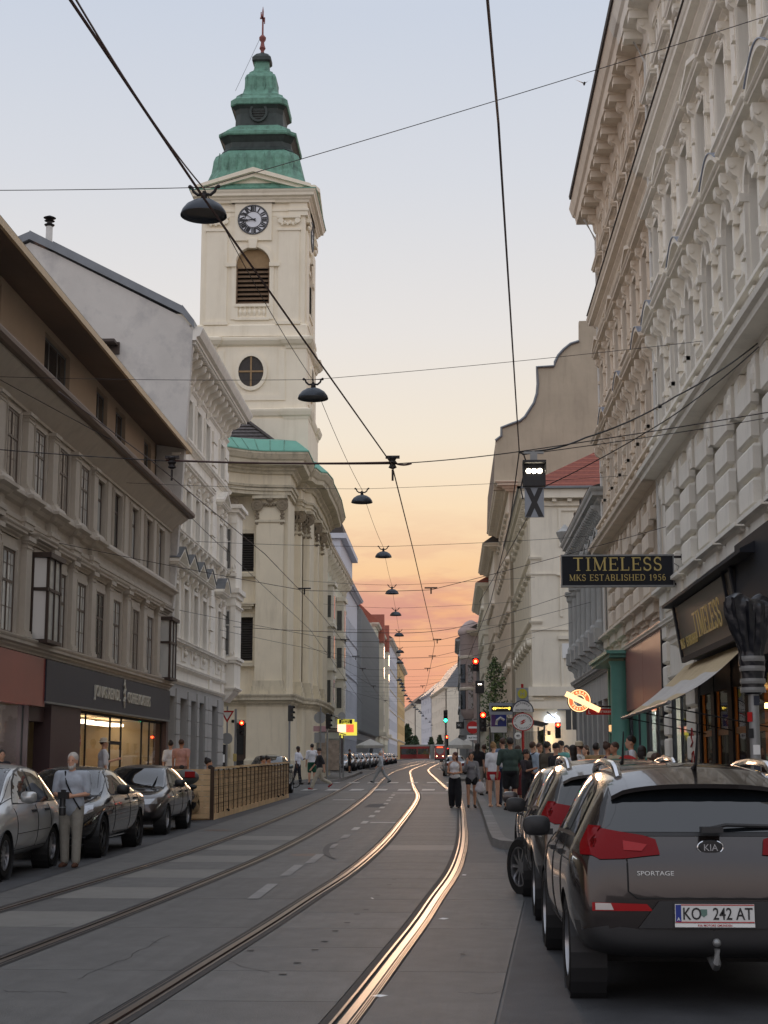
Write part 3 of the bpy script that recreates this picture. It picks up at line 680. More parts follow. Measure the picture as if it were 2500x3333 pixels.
# --- white house with the grey gable wall and corner oriel
def white_house():
 X,V1,V0=-10.0,67.9,54.4;Wd=V1-V0
 r=thing('white_house',(X,V1,0),-pi/2,'ornate white house with grey gable wall and a corner oriel beside the church','house')
 lx=lambda v:V1-v
 ax=[55.35,57.5,59.7,61.9,66.0]
 holes=[]
 for v in ax:holes+=[(lx(v)-.5,lx(v)+.5,13.95,15.6),(lx(v)-.5,lx(v)+.5,10.2,12.05),(lx(v)-.52,lx(v)+.52,6.28,8.25)]
 b=MB().wall(0,Wd,4.7,17.2,holes,.26);b.quad((0,0,4.7),(0,-9,4.7),(0,-9,17.2),(0,0,17.2));ob('wall',b,MT['white_plaster'],r)
 for i,v in enumerate(ax):
  for zb,h in((13.95,1.65),(10.2,1.85),(6.28,1.97)):
   window(r,lx(v),zb,1.0 if zb>7 else 1.04,h,'cas',-.2,'white_frame','glass');
   put('window_surround',('surw',h),lambda h=h:surround(1.02,h,.13,.07),'white_trim',r,(lx(v),0,zb))
  put('keystone','keyw',lambda:console(.2,.5,.2),'white_trim',r,(lx(v),.02,16.1));put('ornament','orn3',lambda:ornament(.3,.4,3),'white_trim',r,(lx(v),.03,15.74))
  put('window_hood','hoodw2',lambda:hood_straight(1.5,.3,.28),'white_trim',r,(lx(v),0,12.62));put('ornament','orn2',lambda:ornament(.9,.36,5),'white_trim',r,(lx(v),.04,12.22))
  for sx in(-.58,.58):put('console','conw',lambda:console(.16,.5,.26),'white_trim',r,(lx(v)+sx,0,12.62));put('console','conw',None,'white_trim',r,(lx(v)+sx,0,10.1))
  if i<4:put('window_hood','pedw',lambda:hood_pediment(1.45,.5,.36,.2),'white_trim',r,(lx(v),0,8.72));put('hood_cover','pedc',lambda:MB().xz([(-1.08,.32),(-1.08,.34),(0,.86),(1.08,.34),(1.08,.32),(0,.84)],-.02,.4),'zinc',r,(lx(v),0,8.72))
  else:put('window_hood','segw',lambda:hood_segment(1.45,.55,.4,.2),'white_trim',r,(lx(v),0,8.8));put('hood_cover','segc',lambda:seg_cap(1.45,.55,.4,.2),'zinc',r,(lx(v),0,8.8));put('window_hood','pedw',None,'white_trim',r,(lx(v),0,12.7))
  put('ornament','orn1',lambda:ornament(.9,.3,9),'white_trim',r,(lx(v),.04,8.42))
  for sx in(-.6,.6):put('console','conw',None,'white_trim',r,(lx(v)+sx,0,8.72))
  put('window_sill','sillw',lambda:sill(1.4,.2,.12),'white_trim',r,(lx(v),0,13.82));put('ornament','orn0',lambda:ornament(.34,.4,12),'white_trim',r,(lx(v),.05,5.6))
  put('apron_panel','apr',lambda:MB().box(-.5,0,0,.5,.04,.5),'white_trim',r,(lx(v),0,5.52))
 for v in(63.95,54.65,67.6):
  z0=4.72;k=0
  while z0<15.6:
   w=.5 if k%2 else .36
   put('quoin',('qu',k%2),lambda w=w:MB().box(-w,0,0,w,.1 if w>.4 else .07,.46),'white_trim',r,(lx(v) if v!=67.6 else .5,0,z0)) if not(v==54.65) else None
   z0+=.5;k+=1
 for z0,h,p,n in((13.62,.24,.22,'string_course'),(10.0,.2,.26,'string_course'),(6.0,.24,.24,'string_course'),(5.15,.18,.14,'string_course'),(4.62,.14,.12,'string_course')):cornice(r,Wd,z0,h,p,'white_trim',n,(True,False))
 cornice(r,Wd,16.05,.14,.1,'white_trim','string_course',(True,False))
 v=54.8
 while v<67.8:
  put('console','bigcon',lambda:console(.3,.72,.62),'white_trim',r,(lx(v),0,16.98));v+=.98
 v=54.6
 while v<67.8:put('dentil','dent',lambda:MB().box(-.07,0,0,.07,.74,.12),'white_trim',r,(lx(v),0,17.0));v+=.3
 cornice(r,Wd,17.1,.55,.95,'white_trim','cornice',(True,False),prof=[(0,17.12),(.78,17.12),(.78,17.24),(.9,17.28),(1.0,17.5),(1.02,17.6),(0,17.75)])
 ob('parapet',MB().sweep([(-.05,17.6),(.55,17.6),(.62,17.66),(.55,18.0),(.45,18.12),(-.05,18.12)],[(0,-1),(0,0),(Wd,0)]),MT['cream'],r)
 # grey gable wall facing the brown house (outline in its own plane), with coping
 g=[(-9.35,4),(-9.35,17.5),(-9.75,18.0),(-14.66,20.55),(-15.55,20.95),(-21,18.5),(-21,4)]
 b=MB().prism([(p[0],p[1]) for p in g],lambda p:(Wd+.001,p[0]+10,p[1]),lambda p:(Wd-.35,p[0]+10,p[1]))
 # keep the wall behind the facade line
 b.v=[(x,min(y,-.02) if zz<17.0 else y,zz) for x,y,zz in b.v]
 ob('gable_wall',b,MT['grey_wall'],r)
 b=MB()
 pts=[(.7,17.55),(.25,18.1),(-4.66,20.62),(-5.55,21.05),(-11,18.6)]
 for i in range(4):
  (y0,z0),(y1,z1)=pts[i],pts[i+1];b.prism([(y0,z0),(y1,z1),(y1,z1+.34),(y0,z0+.3)],lambda p:(Wd+.12,p[0],p[1]),lambda p:(Wd-.6,p[0],p[1]))
 ob('coping',b,MT['zinc'],r)
 ob('roof',MB().yz([(.4,18.0),(-5.2,20.8),(-11,18.3)],0.0,Wd-.4),MT['slate'],r)
 ch=ob('chimney',MB().lathe([(.13,20.4),(.13,21.75),(.12,21.8)],(Wd-.6,-5.0,0),12),MT['white_frame'],r);ob('chimney_cap',MB().lathe([(.14,21.78),(.2,21.85),(.1,21.9),(.1,21.98),(.2,22.0),(.1,22.06),(.24,22.12),(.03,22.22)],(Wd-.6,-5.0,0),12),MT['iron'],ch)
 ob('roof_railing',MB().tube([(Wd-.3,-6.4,20.6),(Wd-.3,-6.4,21.15),(Wd-.3,-5.3,21.2),(Wd-.3,-5.3,20.9)],.025),MT['iron'],r)
 # open skylight on the wall side
 sk=ob('roof_window',MB().box(Wd+.02,-3.9,16.9,Wd+.75,-2.1,17.0).box(Wd+.0,-3.95,16.6,Wd+.1,-2.05,17.05),MT['dark_frame'],r,rot=None);ob('pane',MB().box(Wd+.1,-3.8,17.003,Wd+.7,-2.2,17.01),MT['glass'],sk)
 # oriel at the far corner
 o=MB();d=.48;x1,x0=.0,-2.0
 def shell(z0,z1,hz0,hz1):
  holes=[(.1,.34,hz0,hz1)]
  b=MB().wall(0,d,z0,z1,holes,.1);b.v=[(x1-y_*-1 if False else x1+y_,x_,z_) for x_,y_,z_ in b.v];return b
 bb=MB()
 for(z0,z1,a,c) in((4.95,6.2,0,0),(6.4,9.1,6.55,8.4),(9.4,13.0,10.3,12.1)):
  bb.box(x0,0,z0,x1,d,z1)
 ob('oriel',bb,MT['white_plaster'],r,(-.02,0,0))
 for(a,c) in((6.45,8.5),(10.3,12.2)):
  w=ob('oriel_window',MB().box(0,.05,a,.03,.08,c).box(0,.22,a,.03,.25,c).box(0,.08,a,.03,.22,a+.06).box(0,.08,c-.06,.03,.22,c).box(0,.08,a+(c-a)*.66,.03,.22,a+(c-a)*.66+.05),MT['white_frame'],r,(-.02,0,0));ob('pane',MB().box(0,.08,a,.012,.22,c),MT['glass'],w)
  ob('oriel_pilaster',MB().box(0,.28,a-.3,.08,.5,c+.5).box(0,.26,c+.2,.12,.54,c+.32).box(0,.26,a-.3,.12,.54,a-.15),MT['white_trim'],r,(-.02,0,0))
  put('ornament','orno',lambda:ornament(.24,.4,21),'white_trim',r,(.06,.39,a-.1),(0,0,-pi/2))
 for z0,h,p in((4.95,.12,.1),(6.15,.24,.16),(9.05,.42,.2),(12.9,.34,.26),(8.6,.12,.1)):
  ob('oriel_cornice',MB().sweep(cornice_prof(z0,h,p),[(x0,0),(x0,d),(x1,d),(x1,0)][::-1][::-1]),MT['white_trim'],r,(-.02,0,0)) if False else ob('oriel_cornice',MB().box(x0,0,z0,x1+p*.5,d+p*.5,z0+h*.5).box(x0,0,z0+h*.5,x1+p,d+p,z0+h),MT['white_trim'],r,(-.02,0,0))
 ob('oriel_base',MB().prism([(0,0),(d,0),(d*.85,-.12),(.05,-.5),(0,-.5)],lambda p:(x0+.2,p[0],4.95+p[1]),lambda p:(x1,p[0],4.95+p[1])),MT['white_trim'],r,(-.02,0,0))
 ob('downpipe',MB().tube([(Wd-.12,.08,4.4),(Wd-.12,.08,16.0),(Wd-.12,.3,16.6)],.05,8),MT['zinc'],r)
 # street level: grey piers with openings
 op=[55.0,57.9,60.55,63.0,65.45];hs=[]
 for a,c in((54.6,56.0),(56.9,58.6),(59.3,60.7),(61.3,62.7),(64.6,66.2)):hs.append((lx(c),lx(a),.2,4.15))
 ob('ground_floor_wall',MB().wall(0,Wd,-.2,4.62,hs,.5).quad((0,0,-.2),(0,-9,-.2),(0,-9,4.62),(0,0,4.62)),MT['grey_base'],r)
 for h in hs:
  w=ob('shop_window',MB().box(h[0],-.5,.2,h[1],-.42,.6).box(h[0],-.5,3.2,h[1],-.42,3.3).box((h[0]+h[1])/2-.03,-.5,.6,(h[0]+h[1])/2+.03,-.43,4.15),MT['matte_black'],r);ob('pane',MB().box(h[0],-.5,.6,h[1],-.48,4.15),MT['glass_warm' if h[1]>11 else 'glass'],w)
 z0=.0
 while z0<4.1:
  for a,c in((56.05,56.85),(58.65,59.25),(60.75,61.25),(62.75,63.5),(63.55,64.55),(66.25,67.85)):
   ob('pier_block',MB().box(lx(c),.0,z0,lx(a),.05,z0+.53),MT['grey_base'],r)
  z0+=.56
 return r
white_house()
# --- church
def church():
 r=thing('church',(-11.4,86.5,0),0,'cream baroque church with green copper tower roof and clock','church')
 ox,oy=-11.4,86.5
 def O(name,b,m,par=None,smooth=False):
  b.v=[(x-ox,y-oy,z_) for x,y,z_ in b.v];return ob(name,b,MT[m],par or r,smooth=smooth)
 P=lambda*q:[(a if b<82.9 else-8.35+(a+8.35)*.55 if a>-9 else a,b) for a,b in q]
 # ---- nave corner: wall, base, pilasters, entablature
 wallpath=P((-16,79.3),(-8.4,79.3),(-8.4,82.6),(-8.75,83.3),(-8.0,83.9),(-7.75,84.7),(-7.4,85.2),(-7.2,87),(-7.25,92),(-7.6,100),(-16,100))
 hol=[(-11.9,-10.17,11.65,13.65),(-11.9,-10.17,7.0,9.25)]
 b=MB().wall(-16,-8.4,-.5,18,hol,.35);b.v=[(x,79.3-y,z_) for x,y,z_ in b.v]
 for i in range(1,len(wallpath)-1):
  (xa,ya),(xb,yb)=wallpath[i],wallpath[i+1];b.quad((xa,ya,-.5),(xb,yb,-.5),(xb,yb,18),(xa,ya,18))
 O('wall',b,'church')
 fl=lambda prof:[(-o,z_) for o,z_ in prof]
 entpath=P((-16,77.3),(-12.3,77.3),(-11.7,77.5),(-11.2,77.95),(-10.6,78.4),(-9.8,78.72),(-8.9,78.85),(-8.25,78.9),(-8.25,81.6),(-8.62,83.2),(-7.95,83.3),(-7.7,84.3),(-7.15,84.5),(-6.95,86.0),(-7.05,87.4),(-7.0,89.0),(-6.95,93),(-7.3,99),(-12,100))
 O('architrave',MB().sweep(fl([(-2.4,15.62),(0,15.62),(0,15.8),(.08,15.82),(.08,15.98),(.16,16.0),(.2,16.12),(-2.4,16.12)]),entpath),'church_stone')
 O('frieze',MB().sweep(fl([(-2.4,16.12),(.0,16.12),(.0,16.72),(-2.4,16.72)]),entpath),'church')
 O('cornice',MB().sweep(fl([(-2.4,16.7),(.1,16.7),(.16,16.82),(.3,16.9),(.32,17.0),(.72,17.08),(.76,17.3),(.84,17.36),(.96,17.56),(1.0,17.62),(1.0,17.74),(-2.4,17.85)]),entpath),'church_stone')
 O('copper_flashing',MB().sweep(fl([(1.04,17.72),(1.04,17.78),(.3,18.45),(-1.5,18.9),(-1.5,17.9)]),entpath),'copper_clean')
 # standing seams on the flashing
 for i,t in enumerate((0,1,2,3,4,5,6)):
  (xa,ya)=entpath[t+1];(xb,yb)=entpath[t+2]
  d=Vector((xb-xa,yb-ya)).normalized();n_=Vector((d.y,-d.x));m_=Vector(((xa+xb)/2,(ya+yb)/2))
  a,c=m_+n_*1.03,m_+n_*.28
  O('seam',MB().tube([(a.x,a.y,17.8),(c.x,c.y,18.47)],.03,4),'copper')
 basepath=P((-16,79.1),(-10.25,79.1),(-10.25,78.75),(-8.3,78.75),(-8.25,82.2),(-8.75,83.2),(-7.85,83.4),(-7.65,84.4),(-7.1,84.6),(-6.95,87),(-7.0,92),(-7.4,99))
 O('plinth_cornice',MB().sweep(fl(cornice_prof(4.62,.62,.5,-.6)),basepath),'church_stone')
 O('plinth_wall',MB().sweep(fl([(-.5,-.3),(.12,-.3),(.12,4.62),(-.5,4.62)]),basepath),'church')
 O('plinth_foot',MB().sweep(fl([(-.3,-.3),(.2,-.3),(.2,1.9),(.14,2.0),(-.3,2.0)]),basepath),'church_stone')
 O('plinth_panel',MB().box(-10.35,78.9,2.6,-9.0,79.02,4.1),'church_stone') if False else None
 def pil(xa,xb,y0,z0,z1,m='church',d=.34):
  O('pilaster',MB().box(xa,y0,z0,xb,y0+d,z1),m)
  O('pilaster_base',MB().box(xa-.2,y0-.2,z0-.85,xb+.2,y0+d,z0-.55).box(xa-.14,y0-.14,z0-.55,xb+.14,y0+d,z0-.3).box(xa-.08,y0-.08,z0-.3,xb+.08,y0+d,z0),'church_stone')
  O('necking',MB().box(xa-.07,y0-.07,z1-.12,xb+.07,y0+d,z1),'church_stone')
  O('pilaster_head',MB().box(xa+.08,y0+.05,z1,xb-.08,y0+d,z1+1.3),'church')
  w=(xb-xa)
  c=MB()
  for sx in(xa+.04,xb-.04):
   c.lathe([(.02,-.1),(.30,-.1),(.32,-.04),(.26,-.02),(.24,-.1),(.16,-.12),(.14,-.04),(.02,-.12)],(sx,y0-.02,z1+.78),14,'y')
   for k in range(7):c.ball((sx+(.02 if k%2 else-.03),y0,z1+.42-k*.1),.1,.08,.07,6,4)
  n=8
  for k in range(n):c.ball((xa+.2+(w-.4)*k/(n-1),y0-.02,z1+.86-.06*sin(pi*k/(n-1))),.08,.09,.1,6,5)
  c.ball(((xa+xb)/2,y0-.06,z1+1.08),.22,.14,.16,8,5)
  O('capital',c,'church_dark',smooth=False)
  O('abacus',MB().box(xa-.22,y0-.2,z1+1.12,xb+.22,y0+d,z1+1.28),'church_stone')
 pil(-10.02,-8.62,78.9,5.95,14.3)
 pil(-8.5,-8.08,83.05,6.1,14.3,d=.8)
 pil(-8.05,-7.7,84.15,6.1,14.3,d=.9)
 c=MB()
 for k in range(3):pass
 pil(-7.95,-7.5,87.2,6.1,14.3,d=.5);pil(-7.95,-7.5,91,6.1,14.3,d=.6)
 c=MB().lathe([(.02,-.1),(.34,-.1),(.36,-.04),(.28,-.02),(.26,-.1),(.16,-.12),(.14,-.04),(.02,-.12)],(-11.25,78.6,15.1),14,'y')
 for k in range(4):c.ball((-11.6-k*.16,78.7,15.3+k*.06),.14,.12,.12,6,5)
 O('capital',c,'church_dark')
 # louvred windows on the side wall
 for(a,c_,z0,z1) in hol:
  n=int((z1-z0)/.125)
  O('window_surround',MB().box(a-.2,79.2,z0-.2,a,79.4,z1+.2).box(c_,79.2,z0-.2,c_+.18,79.4,z1+.2).box(a,79.2,z1,c_,79.4,z1+.2).box(a-.2,79.05,z0-.3,c_+.25,79.4,z0-.12),'church_stone')
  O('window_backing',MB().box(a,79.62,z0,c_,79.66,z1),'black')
  for k in range(n):
   z_=z0+.04+k*.125;O('louvre_slat',MB().add([(a,79.42,z_),(c_,79.42,z_),(c_,79.56,z_+.1),(a,79.56,z_+.1),(a,79.44,z_-.015),(c_,79.44,z_-.015),(c_,79.58,z_+.085),(a,79.58,z_+.085)],[(0,1,2,3),(7,6,5,4),(0,4,5,1),(3,2,6,7)]),'louver')
 O('window_hood',MB().box(-12.1,78.9,9.8,-10.1,79.4,9.9).box(-12.0,79.0,9.66,-10.2,79.4,9.8).box(-12.2,78.85,9.9,-10.0,79.4,9.96),'church_stone')
 # side door, notice board
 O('door_frame',MB().box(-11.15,78.85,0,-11.0,79.05,3.95).box(-9.95,78.85,0,-9.8,79.05,3.95).box(-11.15,78.85,3.8,-9.8,79.05,3.98),'church_stone')
 dr=O('door',MB().box(-11.0,78.9,.3,-9.95,79.0,3.8),'dark_frame')
 for k in range(4):O('door_panel',MB().box(-10.9+.48*(k%2),78.87,.6+1.6*(k//2),-10.52+.48*(k%2),78.9,1.9+1.6*(k//2)),'matte_black',dr)
 O('blind_panel',MB().box(-9.7,78.93,2.5,-9.62,79.0,4.3).box(-8.75,78.6,2.5,-8.7,78.7,4.3),'church_stone') if False else None
 # nave roof and its ridge
 O('nave_roof',MB().add([(-17,79.5,18.6),(-9.3,80.5,18.75),(-13.5,84.5,22.5),(-17,84.5,22.5),(-17,100,22.5),(-13.5,100,22.5),(-9.3,100,18.7)],[(0,1,2,3),(1,6,5,2),(3,2,5,4)]),'slate')
 for k in range(16):
  t=k/16;y_=79.5+5*t;z_=18.6+3.9*t;xr=-9.3-4.2*t
  O('tile_course',MB().add([(-17,y_-.05,z_+.03),(xr,y_+(1-t)-.05,z_+.03+.15*(1-t)),(xr-.1,y_+(1-t)+.25,z_+.22+.1),(-17,y_+.25,z_+.27)],[(0,1,2,3)]),'slate')
 O('roof_ridge',MB().tube([(-9.25,80.45,18.8),(-13.5,84.5,22.55)],.09,6),'dark_roof')
 # ---- tower
 cx,hw=-11.4,3.08;y0,y1=86.5,92.7;cy=(y0+y1)/2
 fz=lambda z_:z_
 def ring(prof,h,ear=0.0):
  x0,x1=cx-h,cx+h;a,c_=cy-h,cy+h;e=.85
  if ear:
   path=[(x0,a),(x0+e,a),(x0+e,a+ear),(x1-e,a+ear),(x1-e,a),(x1,a),(x1,a+e),(x1-ear,a+e),(x1-ear,c_-e),(x1,c_-e),(x1,c_),(x0,c_)]
  else:path=[(x0,a),(x1,a),(x1,c_),(x0,c_)]
  return MB().sweep(fl(prof),path,closed=True)
 hol=[(-12.38,-10.38,28.32,31.8)]
 b=MB().wall(cx-hw,cx+hw,15,35,hol,.5)
 arch_fill(b,-11.38,2.0,30.8,31.8,0,.5)
 n=len(b.v);b.v=[(x,y0-y,z_) for x,y,z_ in b.v]
 side=MB().wall(y0,y1,15,35,[(cy-1.0,cy+1.0,28.32,31.8)],.5);arch_fill(side,cy,2.0,30.8,31.8,0,.5)
 b.add([(cx+hw+y,x,z_) for x,y,z_ in side.v],side.f)
 b.quad((cx-hw,y0,15),(cx-hw,y1,15),(cx-hw,y1,35),(cx-hw,y0,35));b.quad((cx-hw,y1,15),(cx+hw,y1,15),(cx+hw,y1,35),(cx-hw,y1,35))
 O('tower_shaft',b,'tower')
 O('tower_lower',ring([(-.5,15),(.28,15),(.28,21.4),(-.5,21.4)],hw),'tower');O('tower_middle',ring([(-.5,21.9),(.14,21.9),(.14,25.7),(-.5,25.7)],hw),'tower')
 O('string_course',ring([(-.2,21.35),(.3,21.35),(.34,21.5),(.42,21.58),(.5,21.8),(.52,21.92),(.2,22.05),(-.2,22.1)],hw,.12),'tower')
 O('string_course',ring([(-.2,25.6),(.2,25.6),(.26,25.75),(.4,25.85),(.54,26.05),(.56,26.2),(.1,26.4),(-.2,26.4)],hw,.14),'tower')
 O('belfry_base',ring([(-.2,26.35),(.16,26.35),(.16,27.0),(.06,27.1),(-.2,27.1)],hw),'tower')
 for sx,sy in((-1,0),(1,0),(1,1)):
  for face in('f','s'):
   if face=='f' and sy==1:continue
   if face=='s' and sx<0:continue
   u=cx+sx*(hw-.95) if face=='f' else None
   bb=MB()
   if face=='f':
    bb.box(u-.62,y0-.1,27.1,u+.62,y0+.1,32.9);bb.box(u-.72,y0-.2,27.05,u+.72,y0+.1,27.25);bb.box(u-.68,y0-.16,32.78,u+.68,y0+.1,32.92)
    O('pilaster',bb,'tower')
    c=MB();
    for k in(-1,1):c.lathe([(.02,-.06),(.17,-.06),(.17,.02),(.02,.04)],(u+k*.5,y0-.1,33.4),10,'y')
    for k in range(6):c.ball((u-.4+k*.16,y0-.12,33.2+.08*(k%2)),.09,.07,.13,6,5)
    c.box(u-.68,y0-.18,33.55,u+.68,y0+.1,33.68);O('capital',c,'tower')
   else:
    v=y0+.95 if sy==0 else y1-.95
    bb.box(cx+hw-.1,v-.62,27.1,cx+hw+.1,v+.62,32.9);bb.box(cx+hw-.1,v-.72,27.05,cx+hw+.2,v+.72,27.25);O('pilaster',bb,'tower')
    O('capital',MB().box(cx+hw-.1,v-.68,33.4,cx+hw+.25,v+.68,33.68).ball((cx+hw+.12,v,33.2),.14,.4,.2),'tower')
 O('entablature',ring([(-.2,33.7),(.14,33.7),(.14,33.95),(.2,34.0),(.2,34.12),(.1,34.16),(.1,34.5),(-.2,34.5)],hw,.1),'tower')
 O('cornice',ring([(-.3,34.5),(.2,34.5),(.24,34.62),(.34,34.7),(.36,34.78),(.52,34.84),(.54,34.98),(.62,35.1),(.64,35.2),(-.3,35.34)],hw),'tower')
 O('cornice_cover',ring([(-.3,35.33),(.68,35.19),(.68,35.23),(-.3,35.42)],hw),'copper_clean')
 for face in range(2):
  def T(u,d,z_):return(cx+u,y0-d,z_) if face==0 else(cx+hw+d,cy+u,z_)
  ap=36.55;e=hw+.05;q=MB()
  q.prism([(-e,35.25),(e,35.25),(0,ap-.3)],lambda p:T(p[0],.12,p[1]),lambda p:T(p[0],-.4,p[1]));O('tympanum',q,'tower')
  q=MB()
  for s in(-1,1):
   q.prism([(s*(hw+.35),35.3),(0,ap-.25),(0,ap+.02),(s*(hw+.35),35.5)],lambda p:T(p[0],.58,p[1]),lambda p:T(p[0],-.5,p[1]))
   q.prism([(s*(hw-.3),35.28),(0,ap-.5),(0,ap-.2),(s*hw,35.4)],lambda p:T(p[0],.4,p[1]),lambda p:T(p[0],-.5,p[1]))
  O('raking_cornice',q,'tower')
  # clock
  q=MB();q.prism([(-1.1,32.2),(1.1,32.2),(1.1,34.72),(-1.1,34.72)],lambda p:T(p[0],.12,p[1]),lambda p:T(p[0],-.05,p[1]));q.prism([(-1.28,34.5),(1.28,34.5),(1.32,34.74),(-1.32,34.74)],lambda p:T(p[0],.24,p[1]),lambda p:T(p[0],-.05,p[1]));O('clock_panel',q,'tower')
  zc,R=33.47,.92
  disc=lambda r0,r1,d,n=40:[MB(),r0,r1,d,n]
  def annulus(r0,r1,d,n=40):
   m=MB()
   for k in range(n):
    a,c_=2*pi*k/n,2*pi*(k+1)/n
    m.prism([(r0*cos(a),zc+r0*sin(a)),(r1*cos(a),zc+r1*sin(a)),(r1*cos(c_),zc+r1*sin(c_)),(r0*cos(c_),zc+r0*sin(c_))],lambda p:T(p[0],d,p[1]),lambda p:T(p[0],.1,p[1]))
   return m
  face_o=O('clock_face',annulus(.0,R*.98,.14),'clock_white')
  O('clock_ring',annulus(R*.9,R,.17),'black',face_o);O('clock_ring',annulus(R*.52,R*.56,.165),'black',face_o)
  for k in range(60):
   a=2*pi*k/60;m=MB();r_=R*.95;m.prism([(r_*cos(a)-.012,zc+r_*sin(a)-.012),(r_*cos(a)+.012,zc+r_*sin(a)-.012),(r_*cos(a)+.012,zc+r_*sin(a)+.012),(r_*cos(a)-.012,zc+r_*sin(a)+.012)],lambda p:T(p[0],.18,p[1]),lambda p:T(p[0],.16,p[1]))
   if face==0:O('minute_dot',m,'clock_white',face_o)
  marks={1:[0],2:[-.06,.06],3:[-.1,0,.1],4:[-.12,0,.1],5:[-.05,.05],6:[-.06,.05,.13],7:[-.12,-.02,.06,.13],8:[-.15,-.05,.04,.12],9:[-.1,0,.08],10:[-.05,.05],11:[-.08,.02,.1],12:[-.12,-.02,.07,.12]}
  for hnum,offs in marks.items():
   a=pi/2-2*pi*hnum/12;m=MB()
   for i,o_ in enumerate(offs):
    w=.036
    tilt=.06 if(hnum in(4,5,9,10,11) and i==0) or(hnum in(10,5)) else 0.0
    def pt(rr,ww):return(rr*cos(a)-ww*sin(a),zc+rr*sin(a)+ww*cos(a))
    m.prism([pt(.54*R+.03,o_-w-tilt),pt(.54*R+.03,o_+w-tilt),pt(.88*R,o_+w+tilt),pt(.88*R,o_-w+tilt)],lambda p:T(p[0],.165,p[1]),lambda p:T(p[0],.14,p[1]))
   O('numeral',m,'black',face_o)
  def hand(ang,ln,w0,back):
   a=ang;m=MB()
   def pt(rr,ww):return(rr*cos(a)-ww*sin(a),zc+rr*sin(a)+ww*cos(a))
   m.prism([pt(-back,-w0),pt(-back,w0),pt(ln*.55,w0*.7),pt(ln*.62,w0*1.9),pt(ln*.72,w0*1.9),pt(ln,0),pt(ln*.72,-w0*1.9),pt(ln*.62,-w0*1.9),pt(ln*.55,-w0*.7)],lambda p:T(p[0],.22,p[1]),lambda p:T(p[0],.19,p[1]));return m
  O('clock_hand',hand(pi/2-2*pi*(8.75/12),.56,.035,.16),'black',face_o);O('clock_hand',hand(pi/2-2*pi*(51/60),.78,.026,.2),'black',face_o)
  # belfry opening: louvres, imposts, keystone, balustrade
  fr=30.75
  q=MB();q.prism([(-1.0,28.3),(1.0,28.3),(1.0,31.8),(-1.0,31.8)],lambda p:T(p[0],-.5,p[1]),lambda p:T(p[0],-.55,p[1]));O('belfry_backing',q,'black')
  z_=28.42
  while z_<30.6:
   q=MB();q.prism([(-.95,0),(.95,0)],lambda p:T(p[0],-.2,z_),lambda p:T(p[0],-.36,z_+.2)) if False else q.add([T(-.95,-.18,z_),T(.95,-.18,z_),T(.95,-.4,z_+.2),T(-.95,-.4,z_+.2),T(-.95,-.2,z_-.03),T(.95,-.2,z_-.03),T(.95,-.42,z_+.17),T(-.95,-.42,z_+.17)],[(0,1,2,3),(7,6,5,4),(0,4,5,1),(3,2,6,7)])
   O('louvre_slat',q,'louver_brown');z_+=.27
  q=MB();q.prism([(-1.0,30.62)]+[(-1.0*cos(pi*k/12),30.8+1.0*sin(pi*k/12)) for k in range(13)]+[(1.0,30.62)],lambda p:T(p[0],-.24,p[1]),lambda p:T(p[0],-.3,p[1]));O('arch_panel',q,'louver_tan')
  q=MB();q.prism([(-1.0,28.3),(-.92,28.3),(-.92,30.7),(-1.0,30.7)],lambda p:T(p[0],-.12,p[1]),lambda p:T(p[0],-.3,p[1]));q.prism([(.92,28.3),(1.0,28.3),(1.0,30.7),(.92,30.7)],lambda p:T(p[0],-.12,p[1]),lambda p:T(p[0],-.3,p[1]));O('belfry_frame',q,'louver_brown')
  q=MB();N_=16
  for k in range(N_):
   a,c_=pi*k/N_,pi*(k+1)/N_
   q.prism([(1.02*cos(a),30.8+1.02*sin(a)),(1.28*cos(a),30.8+1.28*sin(a)),(1.28*cos(c_),30.8+1.28*sin(c_)),(1.02*cos(c_),30.8+1.02*sin(c_))],lambda p:T(p[0],.08,p[1]),lambda p:T(p[0],-.1,p[1]))
  for s in(-1,1):q.prism([(s*1.0,27.4),(s*1.0,30.6),(s*1.25,30.6),(s*1.25,27.4)][::s],lambda p:T(p[0],.07,p[1]),lambda p:T(p[0],-.1,p[1]));q.prism([(s*.98,30.6),(s*1.6,30.6),(s*1.62,30.84),(s*.98,30.84)],lambda p:T(p[0],.16,p[1]),lambda p:T(p[0],-.1,p[1]))
  O('arch_surround',q,'tower')
  q=MB();q.prism([(-.2,31.7),(.2,31.7),(.28,32.3),(-.28,32.3)],lambda p:T(p[0],.22,p[1]),lambda p:T(p[0],-.05,p[1]));O('keystone',q,'tower')
  q=MB();q.prism([(-1.02,27.35),(1.02,27.35),(1.02,27.5),(-1.02,27.5)],lambda p:T(p[0],.1,p[1]),lambda p:T(p[0],-.2,p[1]));q.prism([(-1.02,28.15),(1.02,28.15),(1.02,28.32),(-1.02,28.32)],lambda p:T(p[0],.14,p[1]),lambda p:T(p[0],-.3,p[1]))
  q.prism([(-1.02,27.5),(-.84,27.5),(-.84,28.15),(-1.02,28.15)],lambda p:T(p[0],.08,p[1]),lambda p:T(p[0],-.2,p[1]));q.prism([(.84,27.5),(1.02,27.5),(1.02,28.15),(.84,28.15)],lambda p:T(p[0],.08,p[1]),lambda p:T(p[0],-.2,p[1]));O('balustrade',q,'tower')
  for k in range(6):
   u=-.7+.28*k;q=MB();p_=T(u,.0,0);q.lathe([(.09,27.5),(.05,27.58),(.11,27.76),(.12,27.86),(.06,28.02),(.09,28.15)],(p_[0],p_[1],0),8);O('baluster',q,'tower')
   # oculus
  q=MB();N_=24
